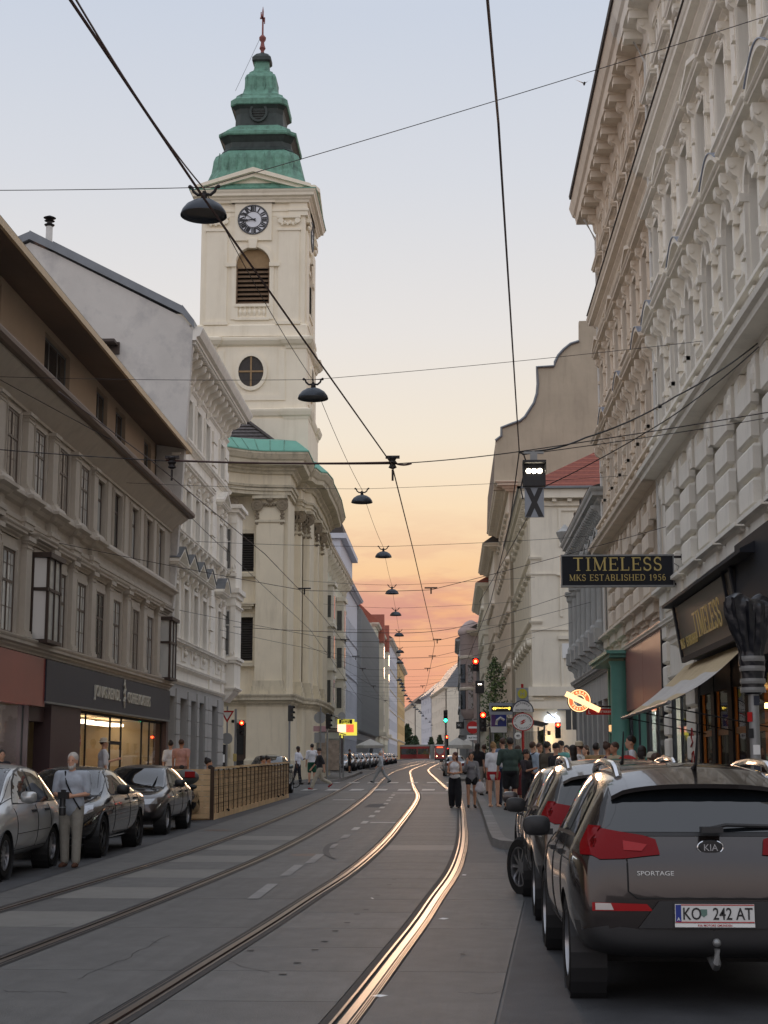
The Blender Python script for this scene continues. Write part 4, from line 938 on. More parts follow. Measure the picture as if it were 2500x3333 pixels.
  for k in range(N_):
   a,c_=2*pi*k/N_,2*pi*(k+1)/N_
   q.prism([(.74*cos(a),24.23+.92*sin(a)),(.95*cos(a),24.23+1.15*sin(a)),(.95*cos(c_),24.23+1.15*sin(c_)),(.74*cos(c_),24.23+.92*sin(c_))],lambda p:T(p[0],.24,p[1]),lambda p:T(p[0],.1,p[1]))
  oc=O('oculus',q,'tower')
  q=MB();q.prism([(.74*cos(2*pi*k/24),24.23+.92*sin(2*pi*k/24)) for k in range(24)],lambda p:T(p[0],.15,p[1]),lambda p:T(p[0],.13,p[1]));O('pane',q,'louver',oc)
  q=MB();q.prism([(-.05,23.31),(.05,23.31),(.05,25.15),(-.05,25.15)],lambda p:T(p[0],.19,p[1]),lambda p:T(p[0],.15,p[1]));q.prism([(-.74,24.18),(.74,24.18),(.74,24.28),(-.74,24.28)],lambda p:T(p[0],.188,p[1]),lambda p:T(p[0],.15,p[1]));O('oculus_bar',q,'louver_tan',oc)
  q=MB();q.prism([(-2.0,22.5),(-1.6,22.5),(-1.6,25.5),(-1.95,25.5)],lambda p:T(p[0],.18,p[1]),lambda p:T(p[0],.1,p[1]));q.prism([(1.6,22.5),(2.0,22.5),(1.95,25.5),(1.6,25.5)],lambda p:T(p[0],.18,p[1]),lambda p:T(p[0],.1,p[1]));q.prism([(-1.6,22.5),(1.6,22.5),(1.6,22.85),(-1.6,22.85)],lambda p:T(p[0],.18,p[1]),lambda p:T(p[0],.1,p[1]));O('wall_panel',q,'tower')
  # ---- copper roof in tiers (square with cut corners)
 def tier(name,rows,m,cut=.24,smooth=False):
  b=MB()
  for h,z_ in rows:
   k=h*cut;zz=CAMH+(z_-CAMH)*(cy-h*.55)/86.5
   b.v+=[(cx+x,cy+y,zz) for x,y in((-h+k,-h),(h-k,-h),(h,-h+k),(h,h-k),(h-k,h),(-h+k,h),(-h,h-k),(-h,-h+k))]
  for i in range(len(rows)-1):
   for j in range(8):b.f.append((i*8+j,i*8+(j+1)%8,i*8+8+(j+1)%8,i*8+8+j))
  b.f+=[tuple(range(8))[::-1],tuple(range((len(rows)-1)*8,len(rows)*8))]
  return O(name,b,m)
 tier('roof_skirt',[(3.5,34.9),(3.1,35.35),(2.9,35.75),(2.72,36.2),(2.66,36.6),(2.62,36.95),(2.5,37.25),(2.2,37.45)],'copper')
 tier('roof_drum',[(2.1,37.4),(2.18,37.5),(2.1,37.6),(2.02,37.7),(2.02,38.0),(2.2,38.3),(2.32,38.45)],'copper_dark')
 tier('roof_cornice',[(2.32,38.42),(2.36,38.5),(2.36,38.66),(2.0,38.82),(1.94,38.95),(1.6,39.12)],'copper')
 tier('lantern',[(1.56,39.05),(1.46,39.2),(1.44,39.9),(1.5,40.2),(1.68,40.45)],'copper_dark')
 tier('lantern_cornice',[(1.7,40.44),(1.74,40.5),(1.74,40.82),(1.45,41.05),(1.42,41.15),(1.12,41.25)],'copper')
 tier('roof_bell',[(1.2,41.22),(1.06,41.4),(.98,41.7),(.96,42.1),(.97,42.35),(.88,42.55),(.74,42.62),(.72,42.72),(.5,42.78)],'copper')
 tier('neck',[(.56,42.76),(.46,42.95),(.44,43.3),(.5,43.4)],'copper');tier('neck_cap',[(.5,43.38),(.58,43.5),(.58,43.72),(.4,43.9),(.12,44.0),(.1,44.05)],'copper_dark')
 sc=cy/86.5;Z=lambda z_:CAMH+(z_-CAMH)*sc
 for h,zt,zb,nn in((2.68,36.2,37.2,9),(1.0,41.5,42.4,4)):
  for k in range(nn):
   u=-h*.8+1.6*h*k/(nn-1);hz=cy-h-.03
   z0,z1=CAMH+(zt-CAMH)*(cy-h*.55)/86.5,CAMH+(zb-CAMH)*(cy-h*.55)/86.5
   O('seam',MB().tube([(cx+u*1.05,hz-.04,z0),(cx+u,hz+.06,z1)],.03,4),'copper')
 q=MB();N_=20;zc=Z(39.95)-1.0+.5
 zc=CAMH+(39.94-CAMH)*(cy-1.44*.55)/86.5
 for k in range(N_):
  a,c_=2*pi*k/N_,2*pi*(k+1)/N_
  q.prism([(.42*cos(a),zc+.5*sin(a)),(.56*cos(a),zc+.64*sin(a)),(.56*cos(c_),zc+.64*sin(c_)),(.42*cos(c_),zc+.5*sin(c_))],lambda p:(cx+p[0],cy-1.58,p[1]),lambda p:(cx+p[0],cy-1.35,p[1]))
 lv=O('lantern_vent',q,'copper_dark')
 for k in range(6):z_=zc-.4+k*.16;w=.42*sqrt(max(.05,1-((z_-zc)/.5)**2));O('louvre_slat',MB().add([(cx-w,cy-1.5,z_),(cx+w,cy-1.5,z_),(cx+w,cy-1.4,z_+.1),(cx-w,cy-1.4,z_+.1)],[(0,1,2,3)]),'louver',lv)
 O('finial',MB().lathe([(.12,Z(44.0)),(.1,Z(44.15)),(.2,Z(44.3)),(.13,Z(44.5)),(.1,Z(44.7)),(.2,Z(44.85)),(.22,Z(45.0)),(.12,Z(45.12)),(.06,Z(45.2))],(cx,cy,0),12),'rust',smooth=True)
 O('cross',MB().tube([(cx,cy,Z(45.1)),(cx,cy,Z(46.7)),(cx,cy,Z(47.0))],[.06,.05,.012],6).box(cx-.06,cy-.38,Z(46.2),cx+.06,cy+.38,Z(46.32)).box(cx-.18,cy-.04,Z(46.22),cx+.14,cy+.04,Z(46.3)).box(cx-.14,cy-.03,Z(46.3),cx-.08,cy+.03,Z(46.65)).box(cx+.08,cy-.03,Z(45.9),cx+.14,cy+.03,Z(46.25)),'rust')
 O('lightning_wire',MB().tube([(cx-.1,cy,Z(45.1)),(cx-1.45,cy-1.4,Z(41.0))],.012,4),'iron')
 return r
MT['clock_white']=mat('clock_white',srgb(222,224,228),.5);MT['rust']=mat('rust',srgb(136,80,74),.55,metal=.3,var=.2)
church()
def text3d(txt,size,m,font=None,depth=.012,align='LEFT',bold=False):
 cu=bpy.data.curves.new('lettering','FONT');cu.body=txt;cu.size=size;cu.extrude=depth;cu.align_x=align;cu.resolution_u=3
 if bold or font=='serif':cu.offset=size*.008
 t=bpy.data.objects.new('lettering_curve',cu);TMP.collection.objects.link(t)
 me=eval_mesh(t);bpy.data.objects.remove(t);bpy.data.curves.remove(cu)
 if font=='serif':
  pass
 me.materials.clear();me.materials.append(m);o=link('lettering',me)
 if len(txt)>1:o['kind']='stuff'
 return o
def islands(o):
 bm=bmesh.new();bm.from_mesh(o.data);bm.verts.ensure_lookup_table();seen=set();out_=[]
 for v in bm.verts:
  if v in seen:continue
  st=[v];seen.add(v);g=[]
  while st:
   q=st.pop();g.append(q)
   for e in q.link_edges:
    w=e.other_vert(q)
    if w not in seen:seen.add(w);st.append(w)
  ix={q:i for i,q in enumerate(g)};fs={f for q in g for f in q.link_faces}
  me=bpy.data.meshes.new('letter');me.from_pydata([tuple(q.co) for q in g],[],[tuple(ix[q] for q in f.verts) for f in fs]);me.materials.append(o.data.materials[0])
  c=link('letter',me,o.parent);c.matrix_local=o.matrix_basis.copy();out_.append(c)
 bm.free();bpy.data.objects.remove(o);return out_
 # --- the tall stucco houses on the right
def stucco_house(V0,V1,axes,wall,trim,label,shop):
 X=5.5;Wd=V1-V0
 r=thing('stucco_house',(X,V0,0),pi/2,label,'house','tall stucco houses on the shop side')
 lx=lambda v:v-V0
 holes=[]
 for v in axes:
  x=lx(v);holes+=[(x-.55,x+.55,6.05,8.2),(x-.56,x+.56,9.95,12.5),(x-.54,x+.54,13.9,15.6),(x-.52,x+.52,17.75,18.95)]
 b=MB().wall(0,Wd,5.2,21.3,holes,.3)
 for v in axes:arch_fill(b,lx(v),1.12,11.94,12.5,0,.3)
 b.quad((Wd,0,-.2),(Wd,0,21.3),(Wd,-10,21.3),(Wd,-10,-.2));b.quad((0,0,-.2),(0,-10,-.2),(0,-10,21.3),(0,0,21.3));b.quad((0,-10,-.2),(Wd,-10,-.2),(Wd,-10,21.3),(0,-10,21.3))
 ob('wall',b,MT[wall],r)
 for i,v in enumerate(axes):
  x=lx(v)
  window(r,x,6.05,1.1,2.15,'cas',-.28,'white_frame');window(r,x,9.95,1.12,2.55,'cas',-.28,'white_frame');window(r,x,13.9,1.08,1.7,'cas',-.28,'white_frame');window(r,x,17.75,1.04,1.2,'two',-.28,'white_frame')
  # first floor: keystone, panels, consoled sill
  put('keystone','kst',lambda:MB().xz([(-.14,0),(.14,0),(.2,.62),(-.2,.62)],0,.16).ball((0,.14,.3),.1,.08,.2,8,6),trim,r,(x,0,8.14))
  put('window_sill','sil1',lambda:sill(1.5,.34,.16).box(-.62,0,-.26,.62,.2,0).box(-.56,0,-.4,.56,.1,-.26),trim,r,(x,0,5.88))
  put('apron_panel','apn',lambda:MB().box(-.5,0,0,.5,.05,.3),trim,r,(x,0,5.2))
  for s in(-1,1):put('voussoir_panel','vsp',lambda:MB().box(-.26,0,0,.26,.1,.42).box(-.18,.1,.08,.18,.13,.34),trim,r,(x+s*.56,0,8.4))
  # second floor: arched window with ears, consoles, alternating pediments, balustrade
  put('arch_surround','ars',lambda:(lambda q:([q.xz([(.58*cos(pi*k/10),2.0+.56*sin(pi*k/10)),(.74*cos(pi*k/10),2.0+.72*sin(pi*k/10)),(.74*cos(pi*(k+1)/10),2.0+.72*sin(pi*(k+1)/10)),(.58*cos(pi*(k+1)/10),2.0+.56*sin(pi*(k+1)/10))],0,.09) for k in range(10)],q.box(-.76,0,0,-.58,.09,1.86),q.box(.58,0,0,.76,.09,1.86),q.box(-.84,0,1.86,-.56,.18,2.02),q.box(.56,0,1.86,.84,.18,2.02),q.box(-.82,0,.8,-.58,.14,.9),q.box(.58,0,.8,.82,.14,.9),q)[-1])(MB()),trim,r,(x,0,9.95))
  put('keystone','kst2',lambda:console(.24,.62,.3),trim,r,(x,0,12.75))
  for s in(-1,1):put('console','con2',lambda:console(.2,.8,.34).box(-.08,0,-1.0,.08,.12,-.8),trim,r,(x+s*.82,0,12.72))
  if i%2==0:
   put('window_hood','hs2',lambda:hood_segment(1.3,.36,.42,.2),trim,r,(x,0,12.72));put('hood_cover','hs2c',lambda:seg_cap(1.3,.36,.42,.2),'zinc_blue',r,(x,0,12.72))
  else:put('window_hood','hp2',lambda:hood_straight(1.7,.46,.3).box(-.6,0,.3,.6,.22,.56).box(-.66,0,.56,.66,.3,.64),trim,r,(x,0,12.72))
  put('window_sill','sil2',lambda:sill(1.75,.32,.16),trim,r,(x,0,9.78))
  for s in(-1,1):put('pedestal','ped',lambda:MB().box(-.16,0,0,.16,.26,.5).box(-.2,0,.44,.2,.3,.5),trim,r,(x+s*.72,0,9.26))
  for k in range(5):put('baluster','bal',lambda:MB().lathe([(.06,0),(.035,.06),(.075,.2),(.075,.26),(.04,.4),(.06,.48)],(0,.16,0),8),trim,r,(x-.4+.2*k,0,9.28))
  # third floor
  put('window_surround','sr3',lambda:surround(1.08,1.7,.16,.09).box(-.86,0,.3,-.7,.16,.4).box(.7,0,.3,.86,.16,.4).box(-.86,0,1.1,-.7,.16,1.2).box(.7,0,1.1,.86,.16,1.2),trim,r,(x,0,13.9))
  put('window_hood','hd3'+str(i%2),(lambda:hood_pediment(1.55,.34,.36,.24)) if i%2 else(lambda:hood_straight(1.6,.4,.32)),trim,r,(x,0,15.86))
  for s in(-1,1):put('console','con3',lambda:console(.17,.6,.26),trim,r,(x+s*.66,0,15.86))
  put('ornament','or3',lambda:ornament(.6,.3,31),trim,r,(x,.04,15.6));put('window_sill','sil3',lambda:sill(1.5,.2,.14),trim,r,(x,0,13.76))
  # top floor
  put('window_surround','sr4',lambda:surround(1.04,1.2,.14,.08).box(-.8,0,.2,-.66,.14,.3).box(.66,0,.2,.8,.14,.3),trim,r,(x,0,17.75))
  put('window_hood','hd4',lambda:hood_straight(1.4,.3,.26).box(-.3,0,.1,.3,.14,.5),trim,r,(x,0,19.05));put('keystone','k4',lambda:console(.22,.5,.24),trim,r,(x,0,19.05))
  for s in(-1,1):put('frieze_panel','frp',lambda:MB().box(-.3,0,0,.3,.07,.8).box(-.2,.07,.1,.2,.1,.7),trim,r,(x+s*.9 if s>0 else x,0,19.9))
  # pilaster strips and rusticated piers between the windows
 mids=[(a+c)/2 for a,c in zip(axes[:-1],axes[1:])]+[axes[-1]+1.18]
 for i,v in enumerate(mids):
  x=lx(v)
  if x>Wd-.3:continue
  for k in range(5):
   z0=5.6+k*.6
   put('rustic_block',('rbk',k%2),lambda k=k:MB().sweep([(0,0),(.1,.02),(.14,.06),(.14,.46),(.1,.52),(0,.54)],[(-.6+.07*(k%2),-.01),(-.6+.07*(k%2),0),(.6-.07*(k%2),0),(.6-.07*(k%2),-.01)]),trim,r,(x,0,z0))
  for k in range(3):put('wall_notch','ntc',lambda:MB().sweep([(0,0),(.05,0),(.12,.1),(.12,.14),(0,.16)],[(-.3,-.01),(-.3,0),(.3,0),(.3,-.01)]),trim,r,(x,0,10.4+k*.75))
  put('pilaster','pl4',lambda:pilaster(.34,3.0,.1),trim,r,(x,0,17.65));put('pilaster','pl3',lambda:MB().box(-.2,0,0,.2,.07,3.1),trim,r,(x,0,13.75))
 cornice(r,Wd,8.86,.42,.56,trim,'string_course',(False,True),prof=[(0,8.84),(.1,8.84),(.14,8.96),(.46,9.0),(.48,9.1),(.56,9.14),(.58,9.24),(0,9.32)])
 cornice(r,Wd,13.42,.2,.16,trim,'string_course',(False,True));cornice(r,Wd,17.06,.55,.46,trim,'string_course',(False,True));cornice(r,Wd,5.06,.2,.18,trim,'string_course',(False,True))
 ob('string_cover',MB().sweep([(0,17.66),(.5,17.6),(.5,17.62),(0,17.7)],[(0,0),(Wd,0)]),MT['dark_roof'],r)
 ob('cornice',MB().sweep([(0,20.7),(.1,20.7),(.16,20.85),(.2,21.2),(.72,21.3),(.76,21.55),(.84,21.62),(.92,21.86),(.96,22.0),(0,22.1)],[(0,0),(Wd,0),(Wd,-1)]),MT[trim],r)
 ob('gutter',MB().sweep([(.9,22.0),(1.02,22.0),(1.04,22.12),(.9,22.14),(-6,24.6),(-6,22.0)],[(0,0),(Wd,0)]),MT['dark_roof'],r)
 x=.3;k=0
 while x<Wd:
  put('modillion','mod',lambda:MB().box(-.17,0,0,.17,.66,.22).box(-.2,0,.22,.2,.7,.3),trim,r,(x,.02,21.0))
  if k%2:put('console','mcon',lambda:console(.24,.7,.44),trim,r,(x,.02,21.0))
  x+=1.18;k+=1
 ob('downpipe',MB().tube([(Wd-.1,.1,5.2),(Wd-.1,.1,20.4),(Wd-.1,.5,21.2)],.055,8),MT['white_frame'],r)
 shop(r,lx,Wd)
 return r
def band(r,lx,a,c,z0,z1,y0,y1,m,nm):return ob(nm,MB().box(lx(a),y0,z0,lx(c),y1,z1),MT[m],r)
MT['turquoise']=mat('turquoise',srgb(96,148,134),.45,var=.06);MT['red_board']=mat('red_board',srgb(136,82,78),.35,var=.05,vscale=.8,spec=.5)
MT['black_paint']=mat('black_paint',srgb(36,38,44),.65,var=.1,spec=.25);MT['wood_warm']=mat('wood_warm',srgb(176,112,46),.4,var=.2,vscale=4)
MT['warm_strong']=emis('warm_strong',(1.0,.62,.2),7.0)
MT['shop_sign']=mat('shop_sign',srgb(72,68,62),.4,var=.15,vscale=2,spec=.4);MT['awning_a']=mat('awning_a',srgb(196,176,140),.9,var=.08);MT['awning_b']=mat('awning_b',srgb(196,192,186),.9,var=.08)
SIGN_AT=[]
def shop_a(r,lx,Wd):
# dark timber shop front under the hooded sign board
 for a,c in((8,22.6),(25.7,26.3),(34.4,35.6),(38.6,39.3)):band(r,lx,a,c,-.2,5.06,-.5,0,'cream_white','ground_floor_wall')
 band(r,lx,8,39.3,4.95,5.06,-.5,0,'cream_white','ground_floor_wall')
 z0=.0
 while z0<4.9:
  for a,c in((34.42,35.55),(38.62,39.28)):put('rustic_block',('gb',round(c-a,1)),lambda a=a,c=c:MB().sweep([(0,0),(.08,.02),(.1,.05),(.1,.5),(.08,.54),(0,.56)],[(-(c-a)/2,-.01),(-(c-a)/2,0),((c-a)/2,0),((c-a)/2,-.01)]),'cream_white',r,(lx((a+c)/2),0,z0))
  z0+=.6
 put('pier_capital','pcap',lambda:hood_straight(1.5,.4,.34),'cream_white',r,(lx(35.2),0,4.3));put('pier_capital','pcap',None,'cream_white',r,(lx(35.2),0,3.4))
 band(r,lx,22.6,25.7,-.2,5.0,-.3,-.2,'black_paint','shop_front')
 for a,c in((26.3,26.6),(28.55,28.95),(30.3,30.75),(32.3,32.7),(34.1,34.4),(24.4,25.0)):band(r,lx,a,c,-.2,4.0,-.25,.03,'black_paint','shop_pilaster')
 band(r,lx,26.3,34.4,3.2,4.0,-.3,.02,'black_paint','shop_transom')
 for a,c in((26.6,28.55),(28.95,30.3),(30.75,32.3),(32.7,34.1)):
  w=ob('shop_window',MB().box(lx(a),-.06,.2,lx(c),-.02,.55).box(lx(a),-.06,.55,lx(a)+.12,-.02,3.2).box(lx(c)-.12,-.06,.55,lx(c),-.02,3.2).box(lx(a)+.12,-.06,2.3,lx(c)-.12,-.021,2.42),MT['wood_warm'],r);ob('pane',MB().quad((lx(a),-.04,.55),(lx(a),-.04,3.2),(lx(c),-.04,3.2),(lx(c),-.04,.55)),MT['shop_glass'],w)
 ob('shop_interior',MB().quad((lx(26),-3,0),(lx(34.4),-3,0),(lx(34.4),-3,3.3),(lx(26),-3,3.3)).quad((lx(26),-.3,.2),(lx(34.4),-.3,.2),(lx(34.4),-3,.2),(lx(26),-3,.2)).quad((lx(34.4),-.3,0),(lx(34.4),-3,0),(lx(34.4),-3,3.3),(lx(34.4),-.3,3.3)).quad((lx(26),-.3,3.3),(lx(34.4),-.3,3.3),(lx(34.4),-3,3.3),(lx(26),-3,3.3)),MT['wood_warm'],r)
 for v in(27.6,29.7,31.5,33.3):ob('shop_lamp',MB().box(lx(v)-.25,-1.4,2.9,lx(v)+.25,-1.2,3.0),MT['warm_strong'],r)
 for v in(28,31,33):ob('display_case',MB().box(lx(v)-.5,-2.2,.2,lx(v)+.5,-1.4,1.3).box(lx(v)-.4,-2.9,1.6,lx(v)+.4,-2.6,2.6),MT['dark_frame'],r)
 # hooded sign board, slightly tilted
 sg=ob('sign_box',MB().yz([(.0,3.9),(.5,3.92),(.66,5.02),(.0,5.02)],lx(26.3),lx(33.1)),MT['shop_sign'],r)
 ob('sign_frame',MB().yz([(.5,3.86),(.54,3.86),(.72,5.04),(.67,5.04)],lx(26.25),lx(26.4)).yz([(.5,3.86),(.54,3.86),(.72,5.04),(.67,5.04)],lx(33.0),lx(33.15)).yz([(.5,3.84),(.56,3.84),(.57,3.95),(.51,3.95)],lx(26.4),lx(33.0)).yz([(.5,3.86),(.54,3.86),(.72,5.04),(.67,5.04)],lx(27.05),lx(27.12)),MT['black_paint'],sg)
 ob('sign_hood',MB().yz([(.0,5.04),(.86,5.06),(.86,5.12),(.5,5.3),(.0,5.5)],lx(24.5),lx(33.6)),MT['black_paint'],r)
 band(r,lx,20.5,26.25,3.4,5.4,-.1,.62,'black_paint','sign_side_box')
 SIGN_AT.append((r,lx))
 # awning of two tones with rail and arms
 A=[(lx(26.9),.3,3.82),(lx(34.2),.3,3.86),(lx(33.6),1.75,2.72),(lx(26.6),1.75,2.78)]
 def aw(t0,t1,m,dz=0):
  q=MB();n=12
  for i in range(n):
   for j in range(6):
    def P_(a,c):
     u=t0+(t1-t0)*a;L_=Vector(A[0]).lerp(Vector(A[1]),c);R_=Vector(A[3]).lerp(Vector(A[2]),c);p=L_.lerp(R_,u);p.z-=.12*sin(pi*u)*(1+.3*sin(c*17))+dz;return tuple(p)
    q.quad(P_(j/6,i/n),P_((j+1)/6,i/n),P_((j+1)/6,(i+1)/n),P_(j/6,(i+1)/n))
  return ob('awning_cloth',q,MT[m],r)
 aw(0,.34,'awning_a');aw(.34,.72,'awning_b');aw(.72,1,'awning_a')
 ob('awning_rail',MB().tube([(lx(33.7),1.77,2.7),(lx(26.5),1.77,2.76)],.035,8),MT['galv'],r)
 for v in(27.0,30.2,33.4):ob('awning_arm',MB().tube([(lx(v),1.75,2.7),(lx(v)-.2,.05,2.35)],.013,6),MT['black'],r)
 # lit shop next door
 lit_shop(r,lx,35.6,38.6)
 for k,(dx,dz) in enumerate(((0,0),)):
  g=MB()
  for s_ in([(.1,2.35),(.3,2.5),(.42,2.3),(.2,2.2),(.5,2.1)],[(.15,2.0),(.02,1.8),(.2,1.6),(.42,1.75),(.36,1.95),(.2,1.98)],[(.25,1.55),(.2,1.3),(.45,1.2),(.3,1.05)],[(.5,1.3),(.6,1.15),(.45,1.0),(.62,.95)]):g.tube([(lx(35.5)-.95*0-(.9-a) if False else lx(34.55)+a*.9,.115,c) for a,c in s_],.018,5)
  ob('graffiti',g,MT['red_paint'],r)
def lit_shop(r,lx,a,c):
 band(r,lx,a,c,3.75,4.95,-.1,.02,'cream_white' if a<36 else 'beige','ground_floor_wall')
 fr=ob('shop_window',MB().box(lx(a),-.06,0,lx(a)+.3,.02,3.75).box(lx(c)-.3,-.06,0,lx(c),.02,3.75).box(lx(a)+.3,-.06,0,lx(c)-.3,.0,.5).box(lx((a+c)/2)-.1,-.06,.5,lx((a+c)/2)+.1,.0,3.3).box(lx(a)+.3,-.06,3.3,lx(c)-.3,.01,3.75),MT['black_paint'],r)
 ob('pane',MB().quad((lx(a)+.3,-.02,.5),(lx(a)+.3,-.02,3.3),(lx(c)-.3,-.02,3.3),(lx(c)-.3,-.02,.5)),MT['shop_glass'],fr)
 ob('shop_interior',MB().quad((lx(a),-3.5,0),(lx(c),-3.5,0),(lx(c),-3.5,3.4),(lx(a),-3.5,3.4)).quad((lx(c),-.2,0),(lx(c),-3.5,0),(lx(c),-3.5,3.4),(lx(c),-.2,3.4)).quad((lx(a),-.2,0),(lx(a),-3.5,0),(lx(a),-3.5,3.4),(lx(a),-.2,3.4)).quad((lx(a),-.2,3.38),(lx(c),-.2,3.38),(lx(c),-3.5,3.38),(lx(a),-3.5,3.38)).quad((lx(a),-.2,.15),(lx(c),-.2,.15),(lx(c),-3.5,.15),(lx(a),-3.5,.15)),MT['shop_white'],r)
 for q in(.8,2.0,3.0):ob('shop_lamp',MB().box(lx(a)+.4,-q-.08,3.2,lx(c)-.4,-q+.08,3.28),MT['cool_light2'],r)
 ob('shop_shelf',MB().box(lx(a)+.5,-3.4,.2,lx(c)-.5,-3.1,2.2),MT['white_frame'],r);ob('display_stand',MB().box(lx((a+c)/2)-.9,-1.6,.2,lx((a+c)/2)-.3,-1.1,1.5).box(lx((a+c)/2)+.4,-1.8,.2,lx((a+c)/2)+.9,-1.3,1.2),MT['tan_plaster'],r)
MT['shop_white']=mat('shop_white',srgb(196,204,196),.7,var=.15,vscale=1.5);MT['cool_light2']=emis('cool_light2',(1,1,.95),9.0)
def shop_b(r,lx,Wd):
 for a,c in((39.3,39.45),(47.6,48.3),(53.1,53.6)):band(r,lx,a,c,-.2,5.06,-.5,0,'beige','ground_floor_wall')
 lit_shop(r,lx,39.45,43.2);lit_shop(r,lx,43.2,47.6)
 o=ob('board_panel',MB().box(lx(39.5),.02,3.3,lx(43.35),.1,5.35),MT['red_board'],r);o['label']='reddish glossy sign board';ob('board_panel',MB().box(lx(43.38),.02,3.3,lx(47.5),.1,5.35),MT['red_board'],r)
 ob('board_edge',MB().box(lx(39.3),-.05,2.9,lx(39.48),.12,5.1),MT['black_paint'],r)
 band(r,lx,39.3,53.6,4.95,5.06,-.5,0,'beige','ground_floor_wall')
 # turquoise shop portal
 ob('shop_column',MB().lathe([(.34,0),(.36,.3),(.3,.4),(.28,4.7),(.34,4.85)],(lx(47.9),.25,0),18),MT['turquoise'],r,smooth=True)
 ob('shop_portal',MB().box(lx(48.2),-.3,2.75,lx(53.0),.1,2.95).box(lx(48.2),-.3,-.2,lx(48.5),.06,5.0).box(lx(52.8),-.3,-.2,lx(53.1),.1,5.0).box(lx(50.5),-.3,-.2,lx(50.7),.02,2.75),MT['turquoise'],r)
 ob('shop_hood',MB().box(lx(47.4),0,4.95,lx(53.3),.6,5.06).box(lx(47.3),0,5.06,lx(53.4),.7,5.16),MT['turquoise'],r)
 ob('transom_glass',MB().box(lx(48.5),-.2,2.95,lx(52.8),-.1,4.95),MT['shop_sign'],r)
 ob('light_box',MB().box(lx(48.6),.02,2.78,lx(51.5),.25,2.98),MT['tabak_light'],r)
 dw=ob('shop_window',MB().box(lx(48.5),-.2,0,lx(50.5),-.1,.6).box(lx(50.7),-.2,0,lx(52.8),-.1,.6),MT['turquoise'],r);ob('pane',MB().box(lx(48.5),-.18,.6,lx(52.8),-.16,2.75),MT['glass_warm'],dw)
MT['tabak_light']=emis('tabak_light',(1.0,.5,.2),.9)
axA=[28.7+2.38*k for k in range(-8,5)];axB=[28.7+2.38*k for k in range(5,10)]
stucco_house(8.2,39.3,[v for v in axA if v>9.2 and v<38.6],'cream_white','cream_white','tall off-white stucco house above the hooded shop sign and awning',shop_a)
stucco_house(39.3,53.6,[40.6,42.98,45.36,47.74,50.12,52.5],'beige','beige','tall beige stucco house above the turquoise shop column',shop_b)
# --- generic street house
def house(side,X,V0,V1,storeys,wall,trim,label,cat='house',axes=None,ww=1.1,roof='dark_roof',roof_h=3.0,cor=.7,style='cas',fm='white_frame',base_z=0.0,eave=None,hood=True,group=None,gtop=4.2,name='street_house',gopen=True,gm='glass'):
# side +1: right row facing the street, -1: left row; storeys: list of (sill z, head z); eave z
 Wd=V1-V0;r=thing(name,(X,V0 if side>0 else V1,base_z),side*pi/2,label,cat,group)
 if axes is None:
  n=max(1,round(Wd/2.5));axes=[Wd*(i+.5)/n for i in range(n)]
 holes=[(x-ww/2,x+ww/2,a,c) for x in axes for a,c in storeys]
 gh=[(x-.75,x+.75,.3,gtop-.9) for x in axes] if gopen else[]
 b=MB().wall(0,Wd,-1,eave,holes+gh,.22)
 for x in(0,Wd):b.quad((x,0,-1),(x,-11,-1),(x,-11,eave),(x,0,eave))
 b.quad((0,-11,-1),(Wd,-11,-1),(Wd,-11,eave),(0,-11,eave))
 ob('wall',b,MT[wall],r)
 for x in axes:
  for j,(a,c) in enumerate(storeys):
   window(r,x,a,ww,c-a,style,-.2,fm,gm)
   if hood:
    put('window_surround',('gs',round(ww,2),round(c-a,2)),lambda a=a,c=c:surround(ww,c-a,.13,.06),trim,r,(x,0,a))
    put('window_hood',('gh',round(ww,2),j%2),(lambda:hood_straight(ww+.35,.26,.24)) if j%2 else(lambda:hood_pediment(ww+.35,.3,.26,.18)),trim,r,(x,0,c+.22))
  if gopen:window(r,x,.3,1.5,gtop-1.2,'tall',-.2,'matte_black','glass')
 cornice(r,Wd,gtop,.3,.25,trim,'string_course');
 for a,c in storeys[1:]:cornice(r,Wd,a-.42,.2,.14,trim,'string_course')
 cornice(r,Wd,eave-.6,.6,cor,trim,'cornice')
 if roof:ob('roof',MB().yz([(cor,eave),(cor,eave+.08),(-4.5,eave+roof_h),(-7,eave+roof_h),(-11,eave)],0,Wd),MT[roof],r)
 return r
 # grey ornate house right before the side street
g=house(1,5.5,53.65,67.2,[(6.3,9.3)],'grey_stone','grey_stone','low weathered grey house with turned columns and a weathervane',eave=11.3,ww=1.0,roof_h=1.6,cor=.55,gtop=4.9,axes=[1.2+2.1*i for i in range(6)])
for i in range(7):
 x=.15+2.15*i
 put('column','r2col',lambda:MB().lathe([(.2,0),(.2,.2),(.14,.3),(.13,2.2),(.2,2.3),(.22,2.5)],(0,.2,0),12).box(-.25,0,-.5,.25,.45,0).box(-.26,0,2.5,.26,.46,2.66),'grey_stone',g,(min(x,13.2),0,6.4));put('console','r2con',lambda:console(.24,.6,.4),'grey_stone',g,(min(x,13.2),0,5.9));put('ornament','r2orn',lambda:ornament(.5,.5,77),'grey_stone',g,(min(x,13.2),.2,9.4))
x=.3
while x<13.4:put('console','r2dc',lambda:console(.16,.4,.42),'grey_stone',g,(x,.05,10.75));x+=.55
ob('weathervane',MB().tube([(13.2,-.3,11.4),(13.2,-.3,13.2)],.05,6).box(13.0,-.6,12.5,13.4,0,12.6).ball((13.2,-.3,12.0),.14),MT['iron'],g);ob('corner_urn',MB().lathe([(.2,11.3),(.34,11.6),(.4,11.75),(.2,11.9),(.05,12.1)],(13.3,.4,0),10),MT['grey_stone'],g)
